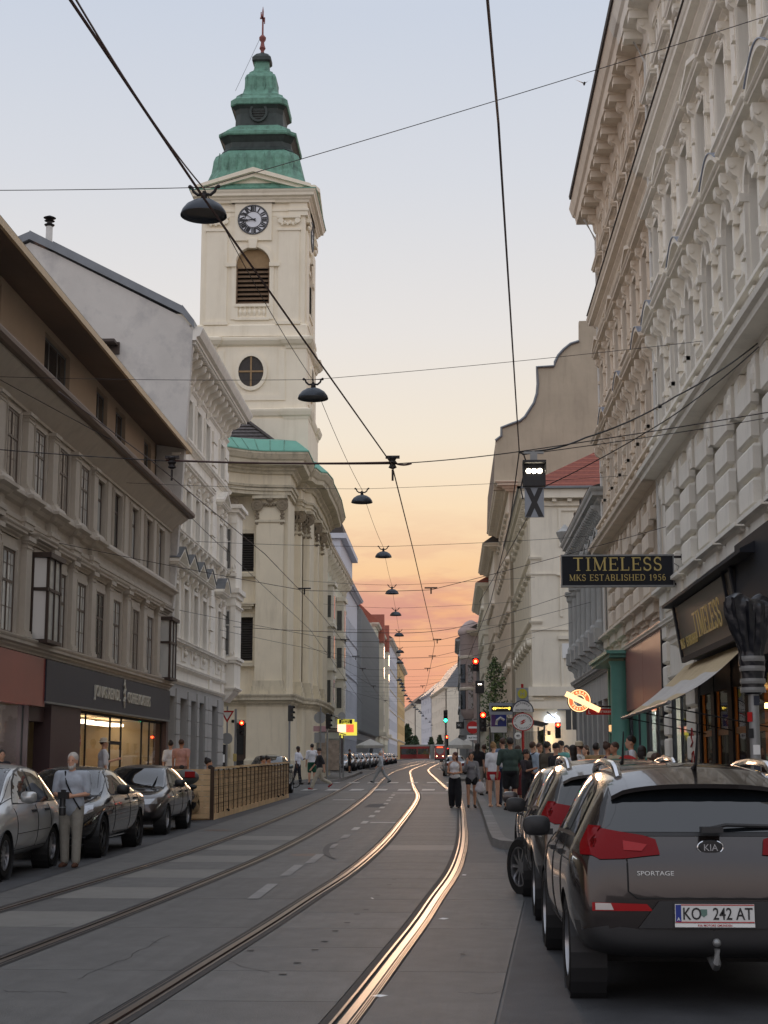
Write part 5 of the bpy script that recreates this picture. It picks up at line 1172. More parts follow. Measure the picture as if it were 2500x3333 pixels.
# street blocks: white corner house with red tiled roof
c3=house(1,4.55,85,107.6,[(5.95,7.85),(9.75,11.75),(13.3,15.2)],'cream','cream','white corner house with red tiled roof and a restaurant sign',axes=[1.3+3.05*i for i in range(7)],eave=16.9,roof=None,fm='dark_frame',cor=.6,style='cas',gtop=5.0)
b=MB();hs=[(-2.86,-1.74,13.7,15.67),(-2.86,-1.74,9.8,11.75),(-2.86,-1.74,5.92,8.0),(-9.1,-8,13.7,15.67),(-9.1,-8,9.8,11.75)]
side=MB().wall(-11,0,4.8,16.9,hs,.22);b.add([(-y,x,z_) for x,y,z_ in side.v],side.f);b.v=[(x-.01,y,z_) for x,y,z_ in b.v];ob('side_wall',b,MT['cream'],c3)
sw=MB().wall(-11,0,-1,4.7,[(-7.5,-4.6,.2,3.4)],.3);sb=MB();sb.add([(-y-.012,x,z_) for x,y,z_ in sw.v],sw.f);ob('side_ground_wall',sb,MT['cream'],c3)
for(a,c_,z0,z1) in hs:
 w=window(c3,-.0,z0,1.12,z1-z0,'cas',0,'dark_frame','glass');w.location=(.2,(a+c_)/2,z0);w.rotation_euler=(0,0,pi/2)
 ob('window_surround',MB().box(-.08,a-.16,z0-.05,0,a,z1+.16).box(-.08,c_,z0-.05,0,c_+.16,z1+.16).box(-.08,a,z1,0,c_,z1+.16).box(-.16,a-.3,z1+.5 if z0<8 else z1+.28,0,c_+.3,z1+.7 if z0<8 else z1+.34),MT['cream'],c3,(-.015,0,0))
for z0,h,p in((12.1,.1,.06),(9.0,.1,.06),(5.4,.5,.25),(4.7,.4,.2),(15.95,.25,.12),(16.35,.5,.5)):ob('side_band',MB().box(-p,-11,z0,0,p if z0>4 else 0,z0+h),MT['cream'],c3,(-.016,-.002,.001))
for k in range(12):put('modillion','r3m',lambda:MB().box(-.36,-.12,0,0,.12,.18),'cream',c3,(-.02,-.5-.85*k,16.16))
for k in range(24):put('modillion','r3n',lambda:MB().box(-.1,0,0,.1,.4,.18),'cream',c3,(.5+.93*k,0,16.16))
b=MB().add([(-.5,.5,16.95),(22.6,.5,16.95),(22.6,-5.5,20.6),(5,-5.5,20.6),(-.5,-11.5,16.95),(22.6,-11.5,16.95)],[(0,1,2,3),(0,3,4),(4,3,2,5)]);ob('roof',b,MT['roof_tile'],c3)
for k in range(22):
 t=k/22;xa=-.5+5.5*t;z_=16.95+3.65*t;ya,yb=.5-6*t,-11.5+6*t
 ob('tile_course',MB().add([(xa-.04,ya,z_+.03),(xa-.04,yb,z_+.03),(xa+.25,yb+.27,z_+.2),(xa+.25,ya-.27,z_+.2)],[(0,1,2,3)]),MT['roof_tile' if k%2 else 'roof_tile_b'],c3)
ob('gutter',MB().box(-.72,-11.6,16.86,-.5,.72,16.98).box(-.72,.5,16.86,22.6,.72,16.98),MT['zinc'],c3)
# tall house with the curved fire wall behind it
c4=house(1,4.3,108,131,[(6,8),(9.8,11.9),(13.6,15.6),(17.2,19.0)],'beige','beige','tall house with a bare curved fire wall above the red roof',eave=21.5,roof=None,cor=1.0,axes=[1.5+2.8*i for i in range(8)],fm='dark_frame')
fw=[(3.24,21),(3.41,24.57),(3.83,24.9),(3.84,25.51),(4.62,25.8),(5.2,26.0),(5.55,26.3),(5.84,26.75),(6.2,27.3),(6.42,28.0),(6.49,28.72),(6.44,29.95),(7.68,30.0),(7.75,30.3),(8.0,30.8),(8.4,31.25),(8.9,31.65),(9.52,31.85),(9.55,33.37),(11.2,33.4),(11.2,31.5),(16,31.5),(16,4),(4.35,4),(4.35,21)]
ob('fire_wall',MB().prism([(4.3-x,z_) for x,z_ in fw],lambda p:(-.02,p[0],p[1]),lambda p:(.5,p[0],p[1])),MT['firewall'],c4)
ob('wall_coping',MB().tube([(-.1,4.3-x,z_) for x,z_ in fw[1:18]],.1,4),MT['zinc'],c4)
ob('roof',MB().yz([(1,21.5),(.9,24.4),(-4,28),(-11,29),(-11,21.5)],.5,23),MT['dark_roof'],c4)
# next houses on the right, each a little different
house(1,3.9,131.1,150,[(5.5,7.4),(9,11),(12.6,14.4)],'beige','beige','beige house with heavy cornice beyond the fire wall',eave=20.0,cor=1.0,base_z=.4,roof_h=4,fm='dark_frame')
house(1,3.4,150.1,176,[(6,8),(10,12),(13.8,15.6)],'cream','cream','cream house with brown roof in the middle of the right row',eave=18.5,cor=.8,base_z=.7,roof='roof_tile_b',fm='dark_frame')
hb=house(1,2.7,176.1,205,[(6,8),(10,12)],'pinkish','beige','brownish house with a round corner bay above the red signal',eave=15.8,cor=.8,base_z=1.0,fm='dark_frame')
ob('corner_bay',MB().lathe([(.4,5.0),(.8,5.8),(1.2,6.4),(1.25,6.8),(1.25,15.2),(1.5,15.5),(1.5,15.9),(1.1,16.4),(.6,16.9),(.2,17.1)],(1.3,.2,0),16),MT['pinkish'],hb,smooth=True)
for z0 in(9,12.6):ob('bay_band',MB().lathe([(1.27,0),(1.38,.1),(1.38,.3),(1.27,.4)],(1.3,.2,z0),16),MT['beige'],hb)
for z0 in(6.9,9.9):
 for a in(pi,pi*.72):ob('bay_window',MB().box(-.4,1.2,0,.4,1.28,2.1),MT['glass'],hb,(1.3,.2,z0),(0,0,a-pi/2))
house(1,2.9,206,235,[(6,8),(9.5,11.5)],'pinkish','pinkish','low rosy house with plain front beyond the corner bay',eave=13.5,cor=.5,base_z=1.3,hood=False)
house(1,1.6,236,262,[(6,8),(10,12),(14,16)],'grey_stone','grey_stone','dark grey house behind the green traffic light',eave=19,cor=.7,base_z=1.6,fm='dark_frame')
# --- left row beyond the church
def left_far():
 X=-12.0
 a=house(-1,X,104,176,[(6.5,9),(11,13.4),(15.4,17.4)],'pale_green','cream','ornate cream house with oriel behind the church',eave=21.5,cor=1.0,base_z=.9,roof='dark_roof',roof_h=3.2)
 for v in(148,163):
  x=176-v;ob('oriel',MB().box(x-1.6,0,5.6,x+1.6,.9,17.8).box(x-1.8,0,17.8,x+1.8,1.1,18.2).box(x-1.8,0,9.6,x+1.8,1.05,9.9).box(x-1.8,0,13.8,x+1.8,1.05,14.1).prism([(0,5.6),(.9,5.6),(.3,4.6),(0,4.4)],lambda p:(x-1.4,p[0],p[1]),lambda p:(x+1.4,p[0],p[1])),MT['cream'],a)
  for z0 in(6.6,10.8,14.7):
   ob('oriel_window',MB().box(x+1.6,.2,z0,x+1.63,.7,z0+2.1),MT['glass'],a);ob('oriel_window',MB().box(x-.6,.9,z0,x+.6,.93,z0+2.2),MT['glass'],a)
 for k in range(24):put('modillion','l3m',lambda:console(.4,1.4,.9),'cream',a,(1.5+3*k,0,20.9))
 b=house(-1,X,176.1,200,[(6.5,9),(11,13.4),(15.4,17.4)],'blue_white','blue_white','bluish white house with bulging dark mansard roof',eave=21.5,cor=.8,base_z=1.3,roof=None,hood=False)
 ob('attic_storey',MB().box(1,-8,21.5,23,-.6,26.4).box(.6,-8.4,26.4,23.4,.1,27.0),MT['blue_white'],b)
 ob('mansard',MB().yz([(-.2,27),(-.5,28.4),(-1.4,30.0),(-2.6,30.9),(-4,31.4),(-9,31.4),(-9,27)],.8,23.2),MT['dark_roof'],b)
 c=house(-1,X,200.1,250,[(5,18)],'fins','fins','plain grey office front with tall upright fins',eave=20.5,cor=.3,base_z=1.6,axes=[1.2+2.4*i for i in range(21)],ww=1.6,hood=False,style='three',roof='roof_tile_b',roof_h=1.5,fm='fins')
 for i in range(22):put('fin','fin',lambda:MB().box(-.18,0,4.5,.18,.6,20.2),'fins',c,(.02+2.4*i if i<21 else 49.8,0,0))
 ob('side_block',MB().box(43,-9,20,49.9,-2.0,27.5),MT['cream'],c)
 d=house(-1,X,250.1,300,[(6,8),(10,12),(14,16),(18,20)],'pale_green','cream','cream house with red gabled roof and small balconies',eave=22.5,cor=.6,base_z=2.0,roof='roof_tile',roof_h=5,hood=False,fm='dark_frame')
 for v in(262,283):
  x=300-v;ob('bay',MB().box(x-2,0,5,x+2,.9,20).box(x-2.4,0,4.4,x+2.4,1.4,5.0),MT['cream'],d);ob('bay_gable',MB().xz([(x-2.3,20),(x+2.3,20),(x,25)],-3,.95),MT['roof_tile'],d)
  for z0 in(6,10,14,17.5):ob('bay_window',MB().box(x-.7,.9,z0,x+.7,.94,z0+1.9),MT['glass'],d)
 house(-1,X+.3,300.1,345,[(6,8),(10,12),(14,16),(18,20)],'blue_white','cream','narrow white house far down the left row',eave=23.5,cor=.8,base_z=2.4,roof='dark_roof',roof_h=4,hood=False)
 house(-1,X+.5,345.1,395,[(6,8),(10,12),(14,16),(18,20)],'yellow','cream','yellow ochre house closing the left row',eave=22,cor=.8,base_z=2.6,roof='dark_roof',roof_h=4,hood=False,fm='dark_frame')
left_far()
# --- houses closing the view
def far_house(px0,px1,pyt0,pyt1,Y,dy,m,label,roofc,rh,rows=4,cols=8):
# a front running from its near corner to its far corner in the open
 A=at(px0,pyt0,Y+dy);B=at(px1,pyt1,Y);d=Vector((A.x-B.x,A.y-B.y));Ln=d.length;ang=atan2(d.y,d.x)
 g0=gz(Y);H=(A.z+B.z)/2-g0
 # local x runs from the near (right) corner to the far (left) one; the front faces left towards the street
 hs=3.6;st=[(4.6+(H-5)/rows*j+.5,4.6+(H-5)/rows*j+(H-5)/rows*.66) for j in range(rows)]
 r=thing('far_house',(B.x,B.y,g0),ang,label,'house','houses closing the street')
 axes=[Ln*(i+.5)/cols for i in range(cols)];ww=min(1.3,Ln/cols*.5)
 b=MB().wall(0,Ln,-1,H,[(x-ww/2,x+ww/2,a,c) for x in axes for a,c in st],.2)
 b.box(0,-12,-1,Ln,-.3,H);ob('wall',b,MT[m],r)
 for x in axes:
  for a,c in st:window(r,x,a,ww,c-a,'cas',-.18,'dark_frame','glass')
 cornice(r,Ln,H-.6,.6,.7,m,'cornice');cornice(r,Ln,4.2,.3,.3,m,'string_course')
 ob('roof',MB().yz([(.7,H),(-5,H+rh),(-8,H+rh),(-12.3,H)],-.2,Ln+.2),MT[roofc],r)
 return r
far_house(1405,1450,2268,2235,420,60,'cream','cream house with grey mansard closing the street','zinc',8,4,9)
far_house(1371,1404,2268,2262,490,40,'blue_white','bluish white house closing the street in the middle','zinc',5,5,6)
far_house(1308,1350,2318,2290,560,90,'cream','pale house farthest down the street','dark_roof',5,4,8)
# --- cars
def paint(name,rgb,metal=.5,rough=.32):return mat(name,rgb,rough,metal,coat=1.0,spec=.5)
MT['tyre']=mat('tyre',(.012,.012,.012),.8,spec=.2);MT['rim']=mat('rim',(.36,.36,.37),.3,metal=.9);MT['rim_dark']=mat('rim_dark',(.03,.03,.03),.35,metal=.5)
MT['car_glass']=glass_mat('car_glass',(.008,.01,.012),.015,bumpy=0,spec=.75);MT['car_plastic']=mat('car_plastic',(.02,.02,.021),.5);MT['seam']=mat('seam',(.004,.004,.004),.7)
MT['tail_red']=mat('tail_red',(.17,.003,.005),.2,spec=.15);MT['head_glass']=mat('head_glass',(.30,.31,.33),.08,metal=.5,coat=1);MT['reflector']=mat('reflector',(.3,.01,.012),.2,spec=.3)
MT['chrome']=mat('chrome',(.65,.65,.66),.12,metal=1);MT['plate']=mat('plate',(.62,.62,.6),.4);MT['clear_lens']=mat('clear_lens',(.55,.5,.46),.1,coat=1)
def car_shell(stations,wheels,wr,name):
 b=MB();n=18
 for(x,zb,zl,zt,ws,wb,wt) in stations:
  h=[(0,zb),(ws*.82,zb),(ws,zb+.09),(wb+.015,zb+(zl-zb)*.52),(wb,zl-.09),(wb-.055,zl),(wt+(wb-.055-wt)*.16,zl+(zt-zl)*.80),(wt*.9,zt-(zt-zl)*.06-.008),(wt*.5,zt),(0,zt+.004)]
  b.v+=[(x,y,z_) for y,z_ in h]+[(x,-y,z_) for y,z_ in h[-2:0:-1]]
 for i in range(len(stations)-1):
  for k in range(n):b.f.append((i*n+k,i*n+(k+1)%n,(i+1)*n+(k+1)%n,(i+1)*n+k))
 b.f+=[tuple(range(n-1,-1,-1)),tuple(range((len(stations)-1)*n,len(stations)*n))]
 me=b.fixed(name);o=tmp_ob('tmp_shell',me);m=o.modifiers.new('s','SUBSURF');m.levels=2;m.render_levels=2
 me2=eval_mesh(o);bpy.data.objects.remove(o)
 bm=bmesh.new();bm.from_mesh(me2);bvh=BVHTree.FromBMesh(bm);bm.free()
 o=tmp_ob('tmp_shell',me2);cut=MB()
 W_=max(s_[5] for s_ in stations)
 for wx in wheels:
  for sy in(-1,1):cut.lathe([(wr+.055,-.16),(wr+.055,.2)],(wx,sy*(W_-.06),wr-.02),28,'y')
 co=tmp_ob('tmp_cut',cut.fixed('cut'));bo=o.modifiers.new('b','BOOLEAN');bo.object=co;bo.operation='DIFFERENCE';bo.solver='EXACT'
 me3=eval_mesh(o);bpy.data.objects.remove(o);bpy.data.objects.remove(co)
 me3.shade_smooth();me3.set_sharp_from_angle(angle=radians(38));me3.name=name
 return me3,bvh,W_
def patch(bvh,poly,view,off=.006,cuts=4):
 bm=bmesh.new();vs=[bm.verts.new((p[0],p[1],0)) for p in poly];bm.faces.new(vs);bmesh.ops.triangulate(bm,faces=bm.faces[:])
 for _ in range(4):
  es=[e for e in bm.edges if e.calc_length()>.08]
  if not es:break
  bmesh.ops.subdivide_edges(bm,edges=es,cuts=1);bmesh.ops.triangulate(bm,faces=[f for f in bm.faces if len(f.verts)>3])
 for v in bm.verts:
  a,c=v.co.x,v.co.y
  o,d={'L':((a,3,c),(0,-1,0)),'R':((a,-3,c),(0,1,0)),'B':((-3,a,c),(1,0,0)),'F':((9,a,c),(-1,0,0)),'T':((a,c,4),(0,0,-1))}[view]
  hit=bvh.ray_cast(Vector(o),Vector(d))
  if hit[0] is None:hit=bvh.find_nearest(Vector(o)+Vector(d)*2.2)
  v.co=hit[0]+hit[1]*off if hit[1].dot(Vector(d))<0 else hit[0]-hit[1]*off
 me=bpy.data.meshes.new('patch');bm.normal_update();bm.to_mesh(me);bm.free();me.shade_smooth();return me
def line_on(bvh,pts,view,r=.006,n=10):
 P=[]
 for(a,c),(a2,c2) in zip(pts[:-1],pts[1:]):
  for k in range(n+(pts[-1]==(a2,c2))):
   t=k/n;x,y=a+(a2-a)*t,c+(c2-c)*t
   o,d={'L':((x,3,y),(0,-1,0)),'R':((x,-3,y),(0,1,0)),'B':((-3,x,y),(1,0,0)),'F':((9,x,y),(-1,0,0)),'T':((x,y,4),(0,0,-1))}[view]
   h=bvh.ray_cast(Vector(o),Vector(d))
   if h[0] is not None:P.append(h[0]+h[1]*.0015)
 return MB().tube(P,r,5) if len(P)>1 else MB()
def wheel_meshes(r,w,spokes,key):
 t=MB().lathe([(r*.66,-w/2),(r*.9,-w/2),(r,-w/2+.035),(r,w/2-.035),(r*.9,w/2),(r*.66,w/2)],n=56,axis='y',cap=False)
 q=MB().lathe([(r*.67,-w/2+.01),(r*.67,w/2-.005),(r*.62,w/2-.005),(r*.6,w/2-.05),(r*.6,-w/2+.01)],n=32,axis='y',cap=False)
 q.lathe([(.001,w/2-.02),(r*.16,w/2-.02),(r*.16,w/2-.06),(.001,w/2-.06)],n=16,axis='y')
 for k in range(spokes):
  a=2*pi*k/spokes
  for da in((-.09,.09) if spokes<9 else(0,)):
   c,s_=cos(a+da),sin(a+da);p=Vector((-s_,0,c))*(.018 if spokes<12 else .014)
   i0,i1=Vector((cos(a),0,sin(a)))*r*.12,Vector((c,0,s_))*r*.64
   y0,y1=w/2-.02,w/2-.055
   q.add([tuple(i0+p+Vector((0,y0,0))),tuple(i0-p+Vector((0,y0,0))),tuple(i1-p+Vector((0,y0-.01,0))),tuple(i1+p+Vector((0,y0-.01,0))),tuple(i0+p+Vector((0,y1,0))),tuple(i0-p+Vector((0,y1,0))),tuple(i1-p+Vector((0,y1,0))),tuple(i1+p+Vector((0,y1,0)))],[(0,1,2,3),(7,6,5,4),(0,4,5,1),(2,6,7,3),(1,5,6,2),(3,7,4,0)])
 d=MB().lathe([(r*.6,w/2-.11),(.001,w/2-.11)],n=24,axis='y',cap=False)
 return t.fixed('tyre',True,35),q.fixed('rim',True,35),d.fixed('brake_disc')
def add_wheels(root,wheels,wr,W_,spokes,rim='rim',w=.21,accent=None):
 t,q,d=wheel_meshes(wr,w,spokes,0)
 for me,m in((t,MT['tyre']),(q,MT[rim]),(d,MT['car_plastic'])):me.materials.append(m)
 for wx in wheels:
  for sy in(1,-1):
   o=link('wheel',t,root,(wx,sy*(W_-.125),wr),(0,0,0 if sy>0 else pi));link('rim',q,o);link('brake_disc',d,o)
   if accent:ob('brake_caliper',MB().box(-.09,w/2-.1,-.06,.09,w/2-.06,.06),MT[accent],o,(.13,0,.02))
def well(root,wheels,wr,W_):
 for wx in wheels:
  for sy in(1,-1):ob('wheel_arch',MB().lathe([(wr+.052,-.2),(wr+.052,.05)],n=24,axis='y',cap=False).lathe([(wr+.05,-.2),(.01,-.2)],n=24,axis='y',cap=False) if sy>0 else MB().lathe([(wr+.052,.2),(wr+.052,-.05)],n=24,axis='y',cap=False).lathe([(wr+.05,.2),(.01,.2)],n=24,axis='y',cap=False),MT['car_plastic'],root,(wx,sy*(W_-.06),wr-.02))
def P2(name,me,m,root,mirror=False):
 me.materials.append(MT[m] if isinstance(m,str) else m);return link(name,me,root)
def mirror_poly(p):return[(-a,c) for a,c in p]
def side_parts(root,bvh,wins,seams,handles,W_):
 for view in 'LR':
  for p in wins:P2('side_window',patch(bvh,p,view,.007),'car_glass',root)
  xs_=[q[0] for p in wins for q in p];zs_=[q[1] for p in wins for q in p];f_=wins[0];e_=wins[-1];up_=[q for p in wins for q in p if q[1]>min(zs_)+.12]
  P2('window_trim',patch(bvh,[(f_[0][0]-.03,f_[0][1]-.02)]+[(q[0],q[1]+.022) for q in sorted(up_)]+[(e_[-1][0]+.04,e_[-1][1]-.02)],view,.003),'car_plastic',root)
  sm=MB()
  for s_ in seams:q=line_on(bvh,s_,view,.005);sm.add(q.v,q.f)
  ob('door_seam',sm,MT['seam'],root)
  for(x,z_) in handles:
   h=bvh.ray_cast(Vector((x,3 if view=='L' else-3,z_)),Vector((0,-1 if view=='L' else 1,0)))
   if h[0] is not None:ob('door_handle',MB().box(-.1,-.02,-.016,.1,.03,.016),MT['chrome'] if handles[0][0]<0 else MT['car_plastic'],root,h[0])
def mirror_obj(root,x,z_,W_,m):
 for s in(1,-1):
  b=MB();n=16;rows=[(-.05,.55),(-.03,.92),(.0,1.0),(.05,.86),(.085,.5),(.1,.12)]
  for dx,k in rows:
   for q in range(n):
    a=2*pi*q/n;c,d=cos(a),sin(a);e=2/3.2
    b.v.append((dx,s*(.135+.115*k*math.copysign(abs(c)**e,c)),.075+.085*k*math.copysign(abs(d)**e,d)))
  for i in range(len(rows)-1):b.f+=[(i*n+q,i*n+(q+1)%n,(i+1)*n+(q+1)%n,(i+1)*n+q) for q in range(n)]
  b.f+=[tuple(range(n)),tuple(range(len(b.v)-n,len(b.v)))]
  b.box(-.02,s*.0,.0,.04,s*.1,.05)
  o=ob('wing_mirror',b,m,root,(x,s*(W_-.05),z_),smooth=True)
def plate(root,x,z_,txt,rot,frame=True):
 p=thing('number_plate',(x,0,z_));p.parent=root;p.rotation_euler=(0,0,rot)
 p['kind']='thing';del p['kind']
 # local: y to the viewer's right when seen along +x
 me=MB().box(-.008,-.26,0,0,.26,.12);o=ob('number_plate',me,MT['plate'],root,(x,0,z_),(0,0,rot));bpy.data.objects.remove(p)
 ob('plate_band',MB().box(-.0095,.22,.004,-.008,.256,.116),MT['blue_paint'],o)
 ob('plate_edge',MB().box(-.0098,-.258,.002,-.008,.258,.008).box(-.0098,-.258,.112,-.008,.22,.118),MT['red_paint'],o)
 t=text3d(txt,.105,MT['black'],None,.001,'CENTER',True);t.name='plate_lettering';t.parent=o;t.location=(-.0105,-.018,.022);t.rotation_euler=(pi/2,0,-pi/2);t.scale=(.82,1.05,1)
 if txt.startswith('KO'):islands(t)
 return o
SUV_ST=[(0.00,.46,.72,.78,.74,.80,.62),(.02,.41,.86,.92,.82,.81,.66),(.05,.38,.99,1.04,.85,.83,.69),(.12,.35,1.06,1.12,.875,.855,.71),(.20,.33,1.09,1.24,.88,.88,.68),(.34,.32,1.10,1.44,.89,.92,.64),(.50,.31,1.10,1.565,.89,.925,.615),(.8,.30,1.09,1.60,.89,.925,.625),(1.4,.28,1.06,1.632,.89,.925,.635),(2.0,.27,1.04,1.625,.89,.925,.63),(2.4,.27,1.03,1.58,.89,.925,.61),(2.75,.27,1.02,1.43,.89,.92,.61),(3.1,.27,1.01,1.21,.89,.915,.66),(3.32,.27,.99,1.06,.88,.91,.72),(3.7,.27,.95,1.0,.87,.90,.70),(4.1,.27,.86,.92,.82,.86,.64),(4.34,.30,.72,.78,.72,.76,.54),(4.43,.34,.60,.64,.60,.62,.44)]
def make_suv(paint_m,name,label,badge=True,rails=True):
 wr=.355;wheels=(.86,3.5)
 me,bvh,W_=car_shell(SUV_ST,wheels,wr,'car_body');root=thing(name,(0,0,0),0,label,'car')
 me.materials.append(paint_m);me.materials.append(MT['car_plastic']);link('car_body',me,root)
 for p_ in me.polygons:
  if p_.center.z<(.55 if p_.center.x<.3 or p_.center.x>4.1 else .42):p_.material_index=1
 add_wheels(root,wheels,wr,W_,10,'rim',.23);well(root,wheels,wr,W_)
 side_parts(root,bvh,[[(.62,1.13),(.78,1.40),(1.02,1.47),(1.12,1.13)],[(1.2,1.13),(1.14,1.48),(1.62,1.52),(1.98,1.52),(2.0,1.11)],[(2.08,1.11),(2.06,1.52),(2.3,1.48),(2.62,1.34),(2.98,1.09)]],[[(1.16,.42),(1.16,1.1)],[(2.04,.40),(2.04,1.08)],[(1.16,.42),(3.0,.40)],[(3.02,.5),(3.04,1.04)],[(.5,.96),(3.2,.93)]],[(1.32,.98),(2.2,.96)],W_)
 P2('rear_window',patch(bvh,[(-.70,1.16),(.70,1.16),(.66,1.32),(.58,1.455),(-.58,1.455),(-.66,1.32)],'B',.006),'car_glass',root)
 P2('windscreen',patch(bvh,[(-.74,1.04),(.74,1.04),(.6,1.50),(-.6,1.50)],'F',.006),'car_glass',root)
 P2('window_trim',patch(bvh,[(-.74,1.135),(.74,1.135),(.70,1.32),(.62,1.475),(-.62,1.475),(-.70,1.32)],'B',.003),'car_plastic',root)
 sp=MB();n=16
 for i in range(n+1):
  y=-.63+1.26*i/n;zt=bvh.ray_cast(Vector((.66,y,4)),Vector((0,0,-1)))[0].z+.004;zs=bvh.ray_cast(Vector((.47,y,4)),Vector((0,0,-1)))[0].z-.012;e=.05*(abs(y)/.63)**3
  sp.v+=[(.66,y,zt),(.45,y,zs+.02),(.25+e,y,zs-.035),(.255+e,y,zs-.065),(.42,y,zs-.06),(.6,y,zt-.04)]
 for i in range(n):sp.f+=[(i*6+k,i*6+(k+1)%6,i*6+6+(k+1)%6,i*6+6+k) for k in range(6)]
 sp.f+=[tuple(range(6)),tuple(range(n*6,n*6+6))];ob('roof_spoiler',sp,paint_m,root,smooth=True)
 for s in(1,-1):
  f=(lambda p:p) if s>0 else mirror_poly
  P2('tail_light',patch(bvh,f([(.34,1.015),(.36,1.11),(.44,1.135),(.60,1.16),(.74,1.185),(.79,1.185),(.80,1.1),(.79,1.01),(.74,.985),(.58,.99)]),'B',.012),'tail_red',root)
  P2('tail_light',patch(bvh,[(.085,1.01),(.09,1.19),(.32,1.2),(.26,1.08),(.18,1.01)],'L' if s>0 else 'R',.011),'tail_red',root)
  P2('reversing_lamp',patch(bvh,f([(.42,1.075),(.58,1.10),(.58,1.04),(.46,1.035)]),'B',.016),'reflector',root)
  P2('reflector',patch(bvh,f([(.40,.655),(.44,.70),(.80,.71),(.80,.655)]),'B',.01),'reflector',root);P2('fog_lamp',patch(bvh,f([(.66,.662),(.68,.705),(.78,.706),(.78,.662)]),'B',.014),'clear_lens',root)
  P2('headlight',patch(bvh,f([(.4,.68),(.44,.78),(.8,.88),(.84,.80),(.7,.70)]),'F',.01),'head_glass',root)
 P2('bumper_cladding',patch(bvh,[(-.5,.545),(.5,.545),(.36,.72),(-.36,.72)],'B',.014),'car_plastic',root)
 P2('grille',patch(bvh,[(-.4,.66),(.4,.66),(.36,.76),(-.36,.76)],'F',.01),'car_plastic',root)
 sm=line_on(bvh,[(-.62,1.14),(-.56,.98),(-.56,.78),(-.5,.735),(.5,.735),(.56,.78),(.56,.98),(.62,1.14)],'B',.006);ob('tailgate_seam',sm,MT['seam'],root)
 ob('rear_wiper',MB().tube([(.1,-.02,1.19),(.13,-.12,1.21),(.16,-.48,1.2)],.014,6).box(.0,-.08,1.165,.12,.06,1.2),MT['car_plastic'],root)
 mirror_obj(root,2.75,1.03,W_+.0,MT['car_plastic'])
 if rails:
  for s in(1,-1):ob('roof_rail',MB().tube([(x_,s*y_,bvh.ray_cast(Vector((x_,s*y_,4)),Vector((0,0,-1)))[0].z+dz) for x_,y_,dz in((.58,.545,-.01),(.68,.55,.04),(.82,.555,.062),(1.2,.565,.066),(1.6,.565,.066),(2.0,.56,.06),(2.25,.55,.04),(2.4,.54,-.01))],[.03,.032,.03,.026,.026,.026,.028,.024],8),MT['chrome'],root,smooth=True)
 ob('antenna',MB().tube([(.66,0,1.585),(.56,0,1.62),(.42,0,1.9)],[.02,.012,.006],6).ball((.67,0,1.585),.04,.025,.02),MT['car_plastic'],root)
 ob('underbody',MB().box(.75,-.7,.24,4.1,.7,.42),MT['seam'],root)
 return root,bvh
SEDAN_ST=[(0.00,.42,.72,.78,.60,.66,.5),(.05,.36,.86,.92,.72,.78,.62),(.25,.28,.93,.98,.82,.86,.7),(.6,.24,.94,1.01,.85,.89,.68),(.85,.22,.94,1.10,.86,.9,.62),(1.25,.21,.94,1.30,.87,.905,.56),(1.65,.2,.935,1.40,.87,.905,.56),(2.15,.2,.93,1.425,.87,.905,.56),(2.55,.2,.92,1.39,.87,.905,.55),(2.9,.2,.91,1.24,.87,.9,.57),(3.2,.2,.90,1.04,.87,.9,.64),(3.45,.2,.88,.93,.86,.89,.7),(3.9,.2,.82,.88,.85,.88,.68),(4.3,.22,.72,.79,.8,.83,.62),(4.55,.26,.6,.66,.68,.7,.52),(4.66,.3,.5,.54,.54,.56,.4)]
HATCH_ST=[(0.00,.42,.70,.76,.56,.62,.48),(.04,.34,.86,.94,.68,.74,.58),(.14,.3,.93,1.08,.76,.8,.58),(.3,.27,.94,1.30,.79,.825,.54),(.55,.25,.94,1.45,.8,.83,.54),(1.0,.24,.93,1.51,.8,.835,.56),(1.6,.23,.92,1.52,.8,.835,.56),(2.05,.22,.91,1.46,.8,.835,.55),(2.4,.22,.9,1.32,.8,.83,.56),(2.75,.22,.89,1.1,.8,.83,.6),(3.0,.22,.88,.97,.79,.82,.64),(3.35,.22,.82,.89,.78,.8,.6),(3.62,.25,.7,.78,.7,.73,.52),(3.78,.28,.56,.62,.56,.6,.42),(3.84,.32,.48,.52,.44,.46,.34)]
OLD_ST=[(0.00,.40,.68,.74,.6,.64,.5),(.05,.34,.84,.9,.7,.76,.62),(.2,.28,.9,.98,.78,.82,.66),(.42,.26,.91,1.12,.8,.835,.58),(.72,.25,.91,1.30,.81,.84,.54),(1.05,.24,.91,1.36,.81,.845,.54),(1.6,.22,.9,1.39,.81,.845,.55),(2.1,.22,.89,1.37,.81,.845,.54),(2.45,.22,.88,1.24,.81,.84,.55),(2.8,.22,.87,1.02,.81,.84,.62),(3.0,.22,.86,.91,.8,.83,.66),(3.5,.22,.8,.85,.79,.82,.64),(3.85,.25,.72,.77,.74,.77,.58),(4.02,.3,.6,.65,.66,.68,.5),(4.08,.34,.5,.54,.56,.58,.4)]
